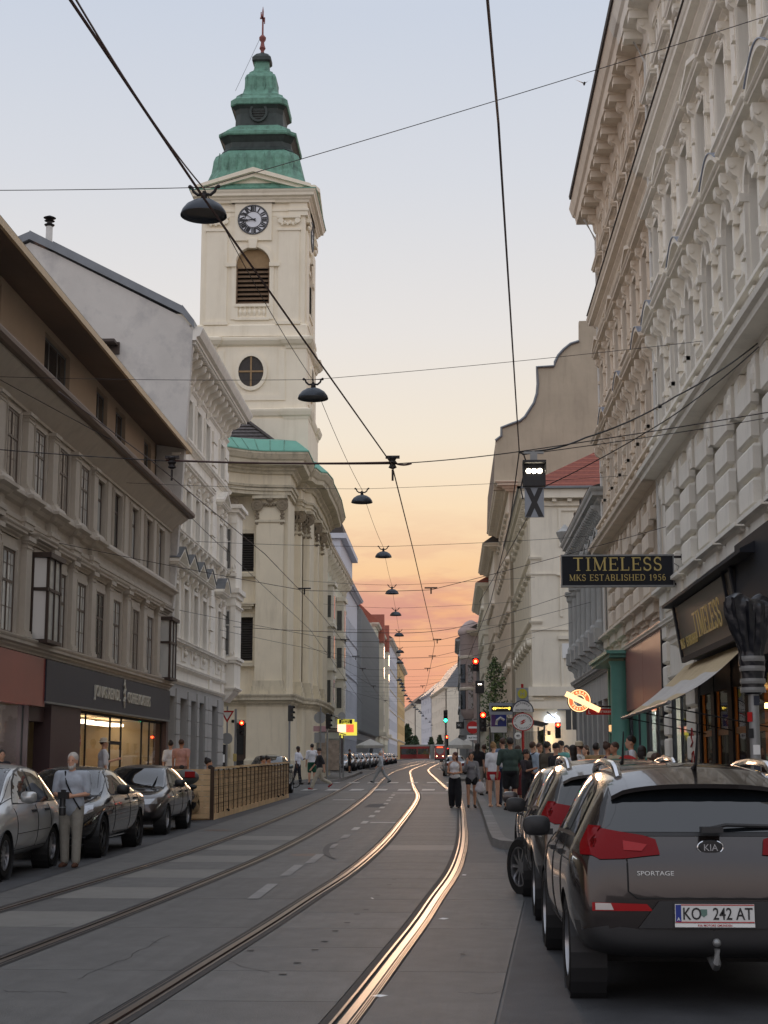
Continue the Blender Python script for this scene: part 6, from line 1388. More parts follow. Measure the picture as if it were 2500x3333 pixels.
def make_car(kind,paint_m,label,group=None,spokes=10,rim='rim',accent=None,txt='W 4821'):
 st,wheels,wr,wins,seams,ws,rw,hl={'sedan':(SEDAN_ST,(.93,3.77),.33,[[(.98,.97),(1.22,1.17),(1.5,1.29),(1.72,1.33),(1.78,.965)],[(1.85,.965),(1.8,1.34),(2.2,1.355),(2.52,1.29),(2.95,1.0),(2.96,.95)]],[[(1.82,.35),(1.82,.94)],[(3.0,.34),(3.02,.9)],[(1.82,.33),(3.0,.33)],[(.55,.8),(3.6,.76)],[(1.05,.38),(1.08,.92)],[(.95,.66),(3.5,.6)]],[(-.70,.94),(.70,.94),(.54,1.34),(-.54,1.34)],[(-.64,.98),(.64,.98),(.5,1.28),(-.5,1.28)],[(.40,.64),(.42,.73),(.76,.80),(.80,.70),(.66,.62)]),'hatch':(HATCH_ST,(.62,3.08),.30,[[(.36,.98),(.55,1.27),(.75,1.36),(.84,.97)],[(.9,.97),(.86,1.38),(1.3,1.43),(1.5,1.43),(1.54,.96)],[(1.62,.96),(1.58,1.43),(1.9,1.38),(2.2,1.24),(2.56,.97)]],[[(1.58,.36),(1.58,.93)],[(2.6,.36),(2.62,.9)],[(.92,.36),(2.6,.34)],[(.86,.6),(.9,.93)],[(.9,.58),(2.6,.56)]],[(-.64,.96),(.64,.96),(.5,1.42),(-.5,1.42)],[(-.58,.98),(.58,.98),(.46,1.36),(-.46,1.36)],[(.36,.60),(.40,.74),(.62,.82),(.68,.72),(.55,.60)]),'old':(OLD_ST,(.72,3.24),.29,[[(.5,.95),(.68,1.14),(.86,1.26),(.94,.945)],[(1.0,.94),(.94,1.28),(1.3,1.30),(1.56,1.3),(1.6,.935)],[(1.67,.935),(1.63,1.3),(1.98,1.29),(2.2,1.2),(2.6,.92)]],[[(1.62,.34),(1.62,.9)],[(2.66,.34),(2.68,.86)],[(.98,.34),(2.66,.34)],[(.94,.5),(.96,.9)],[(.5,.56),(3.7,.54)]],[(-.66,.90),(.66,.90),(.52,1.30),(-.52,1.30)],[(-.6,.96),(.6,.96),(.48,1.26),(-.48,1.26)],[(.38,.58),(.38,.69),(.70,.70),(.72,.60)])}[kind]
 me,bvh,W_=car_shell(st,wheels,wr,'car_body');root=thing('parked_car',(0,0,0),0,label,'car',group)
 me.materials.append(paint_m);link('car_body',me,root)
 add_wheels(root,wheels,wr,W_,spokes,rim,.2,accent);well(root,wheels,wr,W_)
 side_parts(root,bvh,wins,seams,[(seams[0][0][0]-.5,seams[0][1][1]-.08),(seams[0][0][0]+.18,seams[0][1][1]-.08)],W_)
 P2('windscreen',patch(bvh,ws,'F',.007),'car_glass',root);P2('rear_window',patch(bvh,rw,'B',.007),'car_glass',root);P2('windscreen_trim',patch(bvh,[(a*1.06,c+(.02 if c>1.1 else-.02)) for a,c in ws],'F',.003),'car_plastic',root)
 Ln=st[-1][0]
 for s in(1,-1):
  f=(lambda p:p) if s>0 else mirror_poly
  P2('headlight',patch(bvh,f(hl),'F',.01),'head_glass',root);P2('tail_light',patch(bvh,f([(.42,.66),(.42,.84),(.70,.86),(.72,.68)]),'B',.01),'tail_red',root)
 zg=hl[0][1]
 P2('grille',patch(bvh,[(-.34,zg-.05),(.34,zg-.05),(.34,zg+.06),(-.34,zg+.06)],'F',.008),'car_plastic',root)
 P2('bumper_grille',patch(bvh,[(-.62,zg-.26),(.62,zg-.26),(.6,zg-.14),(-.6,zg-.14)],'F',.008),'car_plastic',root)
 if kind=='sedan':
  P2('bumper_strip',patch(bvh,[(-.72,.30),(.72,.30),(.72,.325),(-.72,.325)],'F',.012),'chrome',root)
  for s in 'LR':ob('sill_strip',line_on(bvh,[(1.25,.26),(3.3,.24)],s,.012),MT['chrome'],root)
  for s in 'LR':ob('window_strip',line_on(bvh,[(1.0,.945),(2.9,.94)],s,.008),MT['chrome'],root)
 xc=ws[0][1];hx=Ln-.5;sm=MB()
 for s in(1,-1):
  q=line_on(bvh,[(hx-1.0,s*.70),(hx-.2,s*.66),(hx,s*.5)],'T',.006);sm.add(q.v,q.f)
 q=line_on(bvh,[(hx,-.5),(hx+.04,0),(hx,.5)],'T',.006);sm.add(q.v,q.f);ob('bonnet_seam',sm,MT['seam'],root)
 for s in(.05,.5):ob('wiper',line_on(bvh,[(-.62+s,xc+.02),(-.1+s,xc+.06)],'F',.012),MT['car_plastic'],root)
 ob('badge',MB().lathe([(.001,0),(.05,0),(.05,.012),(.001,.014)],(Ln-.02,0,hl[0][1]+.1),16,'x'),MT['chrome'],root)
 mirror_obj(root,wins[-1][-1][0]-.12,wins[-1][-1][1]+.0,W_,paint_m if kind=='hatch' else MT['car_plastic'])
 ob('underbody',MB().box(.3,-.6,.18,Ln-.35,.6,.36),MT['car_plastic'],root)
 pl=plate(root,Ln-.005,zg-.13 if kind!='hatch' else .42,txt,pi)
 return root
def place(o,x,y,rz,lift=.008):o.location=(x,y,gz(y)+lift);o.rotation_euler=(0,0,rz);return o
def recolor(o,old,new):
 for c in o.children:
  if c.type=='MESH' and c.data.materials and c.data.materials[0]==old:c.material_slots[0].link='OBJECT';c.material_slots[0].material=new
 return o
PB=paint('paint_brown',srgb(50,44,42),.6,.22)
kia,kb=make_suv(PB,'parked_suv','dark brown SUV with tow bar and white number plate, seen from behind')
place(kia,1.74,10.55,pi/2)
# badges, plate and tow bar of the near SUV
hit=lambda y,z_:kb.ray_cast(Vector((-3,y,z_)),Vector((1,0,0)))[0].x
xb=hit(0,1.06)
em=ob('emblem',MB().lathe([(.001,-.012),(.055,-.012),(.062,-.004),(.062,0)],n=24,axis='x'),MT['black'],kia,(xb-.004,0,1.065));em.scale=(1,1.28,.72)
ob('emblem_ring',MB().tube([(0,.085*cos(2*pi*k/28),.048*sin(2*pi*k/28)) for k in range(28)],.006,6,closed=True),MT['chrome'],kia,(xb-.008,0,1.065))
t=text3d('KIA',.062,MT['chrome'],None,.002,'CENTER',True);t.name='emblem_lettering';t.parent=kia;t.location=(xb-.02,0,1.044);t.rotation_euler=(pi/2,0,-pi/2)
t=text3d('SPORTAGE',.05,MT['plate'],None,.002,'LEFT',True);t.name='model_lettering';t.parent=kia;t.location=(hit(.4,.9)-.012,.5,.885);t.rotation_euler=(pi/2,0,-pi/2);t.scale=(1.0,.8,1)
t=text3d('CRDi',.05,MT['plate'],None,.002,'LEFT',True);t.name='model_lettering';t.parent=kia;t.location=(hit(-.45,.9)-.012,-.4,.885);t.rotation_euler=(pi/2,0,-pi/2)
xp=hit(0,.64)-.02
ob('plate_holder',MB().box(0,-.27,.545,.03,.27,.715),MT['car_plastic'],kia,(xp+.002,0,0))
pl=plate(kia,xp,.582,'KO   242 AT',0)
ob('plate_crest',MB().xz([(-.022,.07),(.022,.07),(.022,.035),(0,.018),(-.022,.035)],0,.001),mat('crest',srgb(92,120,110),.5),pl,(-.0105,.072,.018),(0,0,-pi/2))
pf=ob('plate_frame',MB().box(-.006,-.262,-.028,.0,.262,-.003),MT['white'],pl);t=text3d('KIA MOTORS GMUNDEN',.02,MT['red_paint'],None,.0005,'CENTER',True);t.name='plate_frame_lettering';t.parent=pl;t.location=(-.008,0,-.023);t.rotation_euler=(pi/2,0,-pi/2)
t=text3d('A',.03,MT['white'],None,.0005,'CENTER',True);t.name='plate_letter';t.parent=pl;t.location=(-.0105,.238,.014);t.rotation_euler=(pi/2,0,-pi/2)
ob('tow_bar',MB().tube([(.3,0,.36),(.0,0,.30),(-.06,0,.33),(-.07,0,.42)],[.03,.03,.026,.02],8).ball((-.07,0,.46),.028),MT['galv'],kia,smooth=True)
PG=paint('paint_suv_grey',srgb(92,86,80),.7,.25)
s2,_=make_suv(PG,'parked_suv','second dark SUV parked ahead of the brown one, chrome roof rail');place(s2,1.77,15.5,pi/2)
for w_ in s2.children:
 if w_.name.startswith('wheel') and not w_.name.startswith('wheel_arch') and w_.location.x>3:w_.rotation_euler.z+=.42
 if w_.name.startswith('wheel') and not w_.name.startswith('wheel_arch') and w_.location.x>3 and w_.location.y>0:w_.location.y+=.05
PK=paint('paint_black',srgb(38,37,38),.4,.25);PS=paint('paint_silver',srgb(186,188,188),.55,.3);PD=paint('paint_dark',srgb(58,50,50),.5,.3)
h3=make_car('hatch',PD,'small dark car first in the right-hand row, behind the kerb corner');place(h3,1.8,20.6,pi/2);h3['label']='small dark car parked foremost before the kerb corner with the crowd'
c1=make_car('hatch',PS,'silver small hatchback parked beside the standing man');place(c1,-6.72,23.72,-pi/2);c1.name='parked_car'
MT['caliper']=mat('caliper',srgb(190,220,40),.4)
c2=make_car('sedan',PK,'shiny black sedan with dark wheels and yellow-green brake callipers',None,5,'rim_dark','caliper','W 61234 K');place(c2,-6.52,29.05,-pi/2)
c4_=make_car('old',PD,'older dark red-black saloon parked before the wooden fence');place(c4_,-6.64,35.25,-pi/2)
PGr=paint('paint_green_grey',srgb(120,128,124),.6,.35)
c5_=copy_tree(c1);recolor(c5_,PS,PGr);place(c5_,-7.2,63.6,-pi/2);c5_['label']='grey-green car parked behind the far end of the fence'
paints=[paint('paint_%d'%i,srgb(*q),.6,.3) for i,q in enumerate([(176,178,180),(84,90,98),(60,62,66),(200,202,204),(46,48,52),(120,122,124),(70,74,84),(150,30,28)])]
srcs=[(c1,PS),(c4_,PD),(c2,PK)]
names=['white','slate grey','dark grey','pale','black','mid grey','blue grey','red']
vy=124.0;k=0
while vy<232:
 if not(183<vy<190):
  src,old=srcs[(k*7+1)%3];pi_=(k*3+3)%7 if k!=13 else 7
  o=copy_tree(src);recolor(o,old,paints[pi_]);place(o,-8.95+.15*sin(k*2.1),vy+4.2,-pi/2)
  ordn=['first','second','third','fourth','fifth','sixth','seventh','eighth','ninth','tenth','eleventh','twelfth','thirteenth','fourteenth','fifteenth','sixteenth','seventeenth','eighteenth','nineteenth','twentieth','twenty-first','twenty-second'][k]
  o['label']=f'{names[pi_]} car, {ordn} in the row parked beyond the church';o['group']='cars parked beyond the church';k+=1
 vy+=5.3
 # white van in that row
VAN_ST=[(0,.4,.8,2.2,.78,.86,.72),(.05,.34,1.0,2.4,.86,.94,.8),(.5,.3,1.1,2.5,.92,.98,.84),(3.2,.28,1.1,2.52,.92,.98,.84),(3.8,.28,1.1,2.42,.92,.98,.8),(4.3,.28,1.1,1.9,.92,.98,.78),(4.7,.28,1.06,1.3,.9,.96,.76),(5.1,.3,.9,1.05,.86,.9,.7),(5.3,.36,.7,.8,.7,.74,.56)]
me,bvh,W_=car_shell(VAN_ST,(1.0,4.4),.34,'van_body');van=thing('parked_van',(0,0,0),0,'tall white van in the row of cars beyond the church','van');me.materials.append(paint('paint_van',srgb(196,204,212),.1,.35));link('van_body',me,van)
add_wheels(van,(1.0,4.4),.34,W_,8,'rim',.2);P2('windscreen',patch(bvh,[(-.78,1.25),(.78,1.25),(.66,2.15),(-.66,2.15)],'F',.008),'car_glass',van)
for s in(1,-1):P2('headlight',patch(bvh,[(s*.45,.75),(s*.45,.9),(s*.7,.95),(s*.72,.8)],'F',.01),'head_glass',van)
for v_ in 'LR':P2('side_window',patch(bvh,[(3.4,1.3),(3.3,2.0),(3.7,2.0),(4.25,1.3)],v_,.008),'car_glass',van)
place(van,-9.0,191.5,-pi/2)
o=copy_tree(c4_);recolor(o,PD,paints[3]);place(o,.35,103,pi/2);o['label']='white car beyond the two walking women on the far pavement edge';o.name='parked_car'
# --- people
SKIN={'fair':mat('skin_fair',srgb(206,158,132),.55,var=.05,vscale=8),'tan':mat('skin_tan',srgb(184,134,106),.55,var=.05,vscale=8),'dark':mat('skin_dark',srgb(84,56,44),.5,var=.05,vscale=8)}
CL={}
def cloth(rgb):
 if rgb not in CL:CL[rgb]=mat('cloth_%d_%d_%d'%rgb,srgb(*rgb),.9,var=.12,vscale=9,bump=.35,bscale=14)
 return CL[rgb]
MT['hair_dark']=mat('hair_dark',srgb(36,28,25),.55,var=.35,vscale=30,bump=.6,bscale=60);MT['hair_brown']=mat('hair_brown',srgb(74,50,36),.55,var=.35,vscale=30,bump=.6,bscale=60)
MT['hair_blond']=mat('hair_blond',srgb(150,118,78),.55,var=.3,vscale=30,bump=.6,bscale=60);MT['hair_grey']=mat('hair_grey',srgb(196,190,182),.6,var=.25,vscale=30,bump=.6,bscale=60);MT['hair_red']=mat('hair_red',srgb(84,42,34),.55,var=.35,vscale=30,bump=.6,bscale=60)
MT['leather']=mat('leather',srgb(86,56,42),.5,var=.2,vscale=9);MT['eye']=mat('eye',(.01,.01,.01),.2)
def capsule(b,a,c,ra,rc,n=10):
 a,c=Vector(a),Vector(c);d=c-a;ln=max(d.length,1e-4);d=d/ln;P=[];R=[]
 for t in(-.98,-.8,-.45):P.append(a+d*ra*t);R.append(ra*sqrt(1-t*t))
 P.append(a);R.append(ra);P.append(c);R.append(rc)
 for t in(.45,.8,.98):P.append(c+d*rc*t);R.append(rc*sqrt(1-t*t))
 b.tube(P,R,n);return b
def blob(mb,voxel,name,smooth=3):
 o=tmp_ob('tmp_blob',mb.mesh(name));r=o.modifiers.new('r','REMESH');r.mode='VOXEL';r.voxel_size=voxel;r.use_smooth_shade=True
 s=o.modifiers.new('s','SMOOTH');s.iterations=smooth;s.factor=.5
 me=eval_mesh(o);me.name=name;bpy.data.objects.remove(o);me.shade_smooth();return me
def rot(v,ax,an):return Matrix.Rotation(an,3,ax)@Vector(v)
def person(label,x,y,face,H=1.75,lift=.14,legs=((0,0),(0,0)),arms=('down','down'),lean=0.0,head=(0,0),skin='fair',top=(200,200,200),sleeve=.5,bottom=(40,40,44),bot='trousers',shoes=(40,36,34),hair='hair_dark',hstyle='short',build=1.0,group=None,vox=.02,fem=False,extra=None,hang=.06,seat=0.0):
 s=H/1.75;g=gz(y)+lift;up=Vector((0,0,1))
 Lm=MB();B=MB();T=MB();Q=MB()
 hipz=(.90-seat);hips=Vector((0,0,hipz));sw=(.165 if fem else .195)*(1+(build-1)*.6);hw=.095 if not fem else .1
 R_=Matrix.Rotation(-lean,3,'X')
 chest=hips+R_@Vector((0,0,.38));neck=hips+R_@Vector((0,0,.56));shz=hips+R_@Vector((0,0,.50))
 hd=neck+Vector((0,.015+lean*.1,.155));hm=Matrix.Rotation(head[0],3,'Z')@Matrix.Rotation(-head[1],3,'X')
 bw=build
 # torso
 def ell(mb,c,a):mb.ball(tuple(c),a[0],a[1],a[2],14,9)
 ell(B,hips+Vector((0,-.01,.02)),(.155*bw,.105*bw,.12));ell(B,hips+R_@Vector((0,.0,.2)),(.13*bw,.095*bw**1.6,.16));ell(B,chest,(.155*bw,.105*bw,.17));capsule(B,shz+Vector((-sw+.05,0,0)),shz+Vector((sw-.05,0,0)),.062,.062)
 if fem:ell(B,chest+R_@Vector((-.065,.085,.0)),(.06,.05,.06));ell(B,chest+R_@Vector((.065,.085,.0)),(.06,.05,.06))
 capsule(B,neck+Vector((0,0,-.06)),hd+Vector((0,-.01,-.07)),.056,.05)
 hp=lambda v:hd+hm@Vector(v)
 n0=len(B.v)
 hb=MB();hb.ball((0,-.012,.025),.076,.095,.1,14,10);hb.ball((0,.02,-.055),.058,.066,.062,12,8);hb.ball((0,.092,-.018),.014,.022,.02,8,6);hb.ball((0,.085,-.062),.026,.014,.012,8,6);hb.ball((0,.07,-.1),.026,.022,.02,8,6)
 for e in(-1,1):hb.ball((e*.078,-.01,-.015),.012,.024,.034,8,6)
 B.add([hp(v) for v in hb.v],hb.f)
 # legs
 shoes_at=[]
 for i,(a,k) in enumerate(legs):
  e=-1 if i==0 else 1;h=hips+Vector((e*hw,0,-.02));dirn=Vector((0,sin(a),-cos(a)));kn=h+dirn*.42+Vector((e*.012,0,0));d2=Vector((0,sin(a-k),-cos(a-k)));an=kn+d2*.40
  capsule(B,h,kn,.085*(1+(bw-1)*.5),.055);capsule(B,kn,kn.lerp(an,.35)+Vector((0,-.012,0)),.055,.056);capsule(B,kn.lerp(an,.35)+Vector((0,-.012,0)),an,.054,.036)
  if bot in('trousers','wide'):capsule(Q,h,kn,.105*(1+(bw-1)*.6),.08 if bot=='trousers' else .12);capsule(Q,kn,an+Vector((0,0,.02)),.08 if bot=='trousers' else .12,.07 if bot=='trousers' else .1)
  elif bot in('shorts','hotpants'):capsule(Q,h,h.lerp(kn,.75 if bot=='shorts' else .28),.107*(1+(bw-1)*.6),.095)
  shoes_at.append((an,a-k,e))
 if bot=='dress' or bot=='skirt':
  rows=[(.15,.1,.12),(.17,.13,-.1),(.2,.16,-.35),(.22,.18,-.55)]
  Q.tube([hips+Vector((0,0,z_)) for _,_,z_ in rows],[(r0+r1)/2 for r0,r1,_ in rows],16)
 ell(Q,hips+Vector((0,-.012,.015)),(.172*bw,.125*bw**1.3,.125))
 # arms
 hands=[]
 for i,ar in enumerate(arms):
  e=-1 if i==0 else 1;sh=shz+Vector((e*sw,0,-.01))
  if isinstance(ar,tuple):d1,d2=Vector(ar[0]),Vector(ar[1])
  else:d1,d2={'down':((.16,.02,-1),(.03,.22,-1)),'hip':((.75,-.3,-.8),(-.75,.3,-.6)),'hold':((.18,.1,-1),(-.62,.82,-.12)),'up':((.2,.5,-.7),(-.2,.5,.85)),'fwd':((.2,.45,-.9),(-.1,.9,.25)),'swingf':((.12,.35,-1),(.0,.7,-.8)),'swingb':((.15,-.45,-1),(.05,-.1,-1)),'cross':((.2,.25,-1),(-.95,.45,.15)),'pocket':((.4,-.2,-1),(-.25,.35,-.9))}[ar];d1,d2=Vector(d1),Vector(d2)
  d1=Vector((d1.x*e,d1.y,d1.z)).normalized();d2=Vector((d2.x*e,d2.y,d2.z)).normalized()
  el=sh+d1*.29;wr=el+d2*.25
  capsule(B,sh,el,.05*(1+(bw-1)*.4),.038);capsule(B,el,wr,.04,.027)
  side=d2.cross(Vector((e,0,0)));side=side.normalized() if side.length>.1 else Vector((0,1,0))
  pl=wr+d2*.045;capsule(B,wr,pl+d2*.03,.028,.034)
  for f in range(4):st=pl+d2*.045+side*(.024*(f-1.5)*.75);mid=st+d2*(.036-abs(f-1.4)*.005);capsule(B,st,mid,.011,.0105,6);capsule(B,mid,mid+(d2*.6+Vector((-e,0,0))*.55).normalized()*.032,.0105,.009,6)
  capsule(B,pl+side*.03,pl+side*.055+d2*.03,.013,.011,6)
  hands.append(pl+d2*.06)
  if sleeve>0:
   capsule(T,sh,el if sleeve>=.5 else sh.lerp(el,sleeve*2),.074*(1+(bw-1)*.4),.062)
   if sleeve>.5:capsule(T,el,el.lerp(wr,(sleeve-.5)*2),.062,.042)
   # top garment
 ell(T,chest,(.178*bw,.13*bw,.185));ell(T,hips+R_@Vector((0,.0,.2)),(.16*bw,.122*bw**1.6,.18));ell(T,hips+R_@Vector((0,-.005,.06)),(.172*bw,.128*bw**1.3,.12+hang));
 if sleeve>0:capsule(T,shz+Vector((-sw+.04,0,0)),shz+Vector((sw-.04,0,0)),.074,.074)
 else:capsule(T,shz+Vector((-.08,0,-.02)),shz+Vector((.08,0,-.02)),.055,.055)
 if fem:ell(T,chest+R_@Vector((-.065,.092,.0)),(.066,.056,.066));ell(T,chest+R_@Vector((.065,.092,.0)),(.066,.056,.066))
 sc=lambda mb:setattr(mb,'v',[(v[0]*s,v[1]*s,v[2]*s) for v in[tuple(q) for q in mb.v]]) or mb
 low=min(min(p[0].z for p in shoes_at)-.075,0) if False else min(p[0].z for p in shoes_at)-.078
 me=blob(sc(B),vox*.8,'person',2);me.materials.append(SKIN[skin])
 o=link('person',me,None,(x,y,g-low*s if seat==0 else g),(0,0,face));tag(o,label,'person',group)
 me=blob(sc(T),vox,'top');me.materials.append(cloth(top));link('top' if sleeve<=.5 else 'long_sleeved_top',me,o)
 me=blob(sc(Q),vox,bot);me.materials.append(cloth(bottom));link({'trousers':'trousers','wide':'trousers','shorts':'shorts','hotpants':'shorts','dress':'dress_skirt','skirt':'skirt'}[bot],me,o)
 for an,tilt,e in shoes_at:
  b=MB();f=Matrix.Rotation(tilt*.6,3,'X');c0=an+f@Vector((0,-.03,-.045));c1=an+f@Vector((e*.015,.13,-.055));capsule(b,c0,c1,.042,.034);capsule(b,an,c0,.04,.04);capsule(b,c0.lerp(c1,.4),c1,.044,.04)
  me=blob(sc(b),.014,'shoe',2);me.materials.append(cloth(shoes) if shoes else SKIN[skin]);link('shoe' if shoes else 'foot',me,o)
 if hair:
  b=MB();b.ball((0,-.026,.045),.088,.1,.098,14,9)
  if hstyle=='bob':b.ball((0,-.05,-.02),.095,.075,.11,12,8)
  if hstyle=='long':b.ball((0,-.06,-.03),.09,.06,.13,12,8);b.ball((0,-.075,-.2),.085,.045,.16,12,8)
  if hstyle=='bun':b.ball((0,-.07,.12),.05,.05,.045,10,7)
  if hstyle=='tail':capsule(b,(0,-.11,.04),(0,-.12,-.16),.035,.02)
  if hstyle=='curly':
   r=random.Random(int(x*100));
   for _ in range(26):th,ph=r.uniform(0,2*pi),r.uniform(-.2,1.4);b.ball((.092*cos(th)*cos(ph),-.03+.1*sin(th)*cos(ph),.04+.1*sin(ph)),.03,.03,.03,6,4)
   # clear the face
  b2=MB();b2.add([hp(v) for v in b.v],b.f);me=blob(sc(b2),.013,'hair',1);me.materials.append(MT[hair]);link('hair',me,o)
  if hstyle=='beard':
   b=MB();b.ball((0,.055,-.1),.048,.04,.045,10,7);b.ball((.045,.02,-.06),.022,.04,.045,8,6);b.ball((-.045,.02,-.06),.022,.04,.045,8,6);b2=MB();b2.add([hp(v) for v in b.v],b.f);me=blob(sc(b2),.012,'beard',1);me.materials.append(MT[hair]);link('beard',me,o)
 b=MB()
 for e in(-1,1):q=hp((e*.032,.079,.012))*s;b.ball(tuple(q),.009*s,.006*s,.006*s,8,5)
 ob('eyes',b,MT['eye'],o)
 H_=[h*s for h in hands]
 if extra:extra(o,s,hp,H_,hips*s,shz*s,chest*s)
 return o
def hat(col,brim=.05):
 def f(o,s,hp,hands,hips,shz,chest):
  b=MB().lathe([(.1+brim,.03),(.1+brim,.04),(.098,.055),(.095,.11),(.07,.145),(.001,.15)],n=18);ob('hat',MB().add([hp((v[0],v[1]-.02,v[2]))*s for v in b.v],b.f),cloth(col),o,smooth=True)
 return f
def cap(col):
 def f(o,s,hp,hands,hips,shz,chest):
  b=MB().lathe([(.1,.04),(.1,.06),(.088,.12),(.05,.15),(.001,.155)],n=16).box(-.06,.07,.045,.06,.17,.055);ob('cap',MB().add([hp((v[0],v[1]-.02,v[2]))*s for v in b.v],b.f),cloth(col),o,smooth=True)
 return f
def strap(o,s,hips,shz,col=(30,30,34),side=1):
 pts=[Vector((side*.11,-.06,.02))+shz,Vector((side*.09,.06,.05))+shz,Vector((side*.03,.17*s,-.12))+shz,Vector((-side*.1,.18*s,-.36))+shz,Vector((-side*.17,.1,-.5))+shz,Vector((-side*.14,-.1,-.48))+shz,Vector((0,-.15,-.22))+shz,Vector((side*.1,-.11,0))+shz]
 ob('strap',MB().tube(pts,.013,6,closed=True),cloth(col),o)
def backpack(col):
 def f(o,s,hp,hands,hips,shz,chest):
  b=MB();b.ball((0,-.2,0),.15,.1,.22,14,10);me=blob(MB().add([(Vector(v)*s+chest) for v in b.v],b.f),.02,'backpack');me.materials.append(cloth(col));k=link('backpack',me,o)
  for e in(-1,1):ob('strap',MB().tube([chest+Vector((e*.1,-.14,.14))*s,shz+Vector((e*.11,0,.07))*s,chest+Vector((e*.11,.13,.05))*s,chest+Vector((e*.13,.02,-.15))*s],.018,6),cloth(col),k)
 return f
def bag(col,hand=0,size=.16,drop=.35):
 def f(o,s,hp,hands,hips,shz,chest):
  c=hands[hand]+Vector((0,0,-drop));b=MB();b.ball(tuple(c),size*.8,size*.35,size,12,8);b.ball(tuple(c+Vector((0,0,-size*.4))),size,size*.45,size*.7,12,8);me=blob(b,.02,'bag');me.materials.append(cloth(col));k=link('bag',me,o);ob('strap',MB().tube([c+Vector((-.07,0,size*.6)),hands[hand],c+Vector((.07,0,size*.6))],.012,6),cloth(col),k)
 return f
def camera_kit(o,s,hp,hands,hips,shz,chest):
 strap(o,s,hips,shz,(28,28,32),1)
 c=(hands[0]+hands[1])/2+Vector((0,.05,.02))
 k=ob('camera',MB().box(c.x-.075,c.y-.04,c.z-.05,c.x+.075,c.y+.04,c.z+.05).box(c.x-.03,c.y-.03,c.z+.05,c.x+.03,c.y+.03,c.z+.085),MT['black'],o)
 b=MB().lathe([(.042,0),(.042,.1),(.05,.12),(.05,.24),(.04,.25)],n=18);b.v=[(v[0]+c.x,c.y+.02+v[1]*1.0,c.z-.04-v[2]) for v in b.v];ob('lens',b,MT['black'],k,smooth=True);ob('lens_ring',MB().tube([(c.x+.052*cos(2*pi*q/16),c.y+.02+.052*sin(2*pi*q/16),c.z-.17) for q in range(16)],.006,5,closed=True),MT['galv'],k)
def bear(px,v):return(px-1465.0)/FPX*v
def P_at(label,px,pyt,v,face,**k):
 zt=at(px,pyt,v).z;X=at(px,pyt,v).x;lift=k.pop('lift',.14);H=min(1.9,max(1.52,(zt-gz(v)-lift)/.985));return person(label,X,v,face,H=H,lift=lift,**k)
CR='people waiting on the pavement'
# the photographer by the parked cars
p=gp(238,2823)
P_at('grey-haired bearded man in a pale polo shirt holding a camera with long lens',238,2458,p.y,pi-.12,lift=.008,skin='fair',top=(176,184,194),sleeve=.42,bottom=(150,146,136),shoes=(92,62,48),hair='hair_grey',hstyle='beard',build=1.22,arms=('hold','hold'),legs=((.03,0),(-.05,.04)),vox=.015,extra=camera_kit,hang=.1)
# left pavement
P_at('man in a beige bucket hat and white T-shirt by the coffee shop window',338,2408,41,-1.2,lift=.2,top=(214,214,218),bottom=(60,62,70),hair='hair_brown',arms=('fwd','down'),extra=hat((206,196,176)),build=1.1)
P_at('dark-haired person in white T-shirt walking beside the man in pink',556,2414,51,.1,lift=.2,top=(220,220,222),bottom=(70,70,76),arms=('swingb','swingf'),legs=((.2,.1),(-.15,.2)),fem=True,hstyle='bun')
P_at('man in a pink sleeveless shirt walking away past the grey piers',591,2409,50,-.1,lift=.2,top=(196,150,140),sleeve=.3,bottom=(120,96,88),bot='shorts',hair='hair_brown',skin='tan',arms=('down','swingb'),legs=((-.12,.2),(.18,.05)),build=1.12)
P_at('dark-haired person cut off beside the silver car',6,2452,33,-2.6,lift=.2,top=(40,38,42),hair='hair_dark',hstyle='long',fem=True)
# at the crossing
P_at('man in white T-shirt and dark trousers standing by a bicycle at the church',970,2432,74,-1.9,lift=.1,skin='dark',top=(210,212,220),bottom=(42,42,50),arms=('fwd','down'),head=(.1,.35),legs=((.1,0),(-.25,.1)))
P_at('man in white T-shirt and green shorts carrying a pale shoulder bag',1016,2424,73,.3,lift=.12,top=(220,220,224),bottom=(24,76,56),bot='shorts',shoes=(50,46,44),legs=((.05,0),(-.05,0)),extra=bag((190,182,164),1,.15,.05),arms=('down','pocket'))
P_at('man in black T-shirt and pale trousers striding off the kerb',1040,2432,68,1.9,lift=.0,top=(48,48,52),bottom=(178,170,152),shoes=(150,40,44),legs=((.5,.15),(-.35,.75)),arms=('swingb','swingf'),head=(0,.4))
P_at('man in dark clothes standing on the far pavement by the kerb',1138,2440,108,-1.3,lift=.14,top=(52,50,52),bottom=(46,44,46),bot='shorts',arms=('down','down'),skin='tan',vox=.026)
P_at('man in pale shirt and grey trousers crossing the tram tracks',1240,2440,82,1.4,lift=.01,top=(172,176,180),sleeve=.9,bottom=(140,142,142),shoes=(26,26,28),legs=((.5,.05),(-.42,.3)),arms=('swingb','swingf'),hair='hair_grey')
# the two women on the track
P_at('woman in white top and wide black trousers walking on the tram track',1480,2452,46.6,pi-.1,lift=.014,fem=True,top=(216,214,216),sleeve=0,bottom=(26,26,32),bot='wide',shoes=(52,46,44),hair='hair_red',hstyle='long',head=(-.9,0),arms=('hold','hold'),legs=((.08,.04),(-.12,.1)),skin='tan',hang=.0,vox=.017)
P_at('woman in grey jumper and black shorts carrying a white bag beside the kerb',1534,2452,46.9,pi+.1,lift=.014,fem=True,top=(124,122,126),sleeve=.95,bottom=(28,26,30),bot='hotpants',shoes=(40,34,34),hair='hair_dark',hstyle='bob',skin='tan',arms=(((.2,.1,-1),(.1,.3,-.9)),'up'),legs=((-.1,.06),(.1,.02)),extra=bag((190,184,188),0,.17,.12),vox=.017)
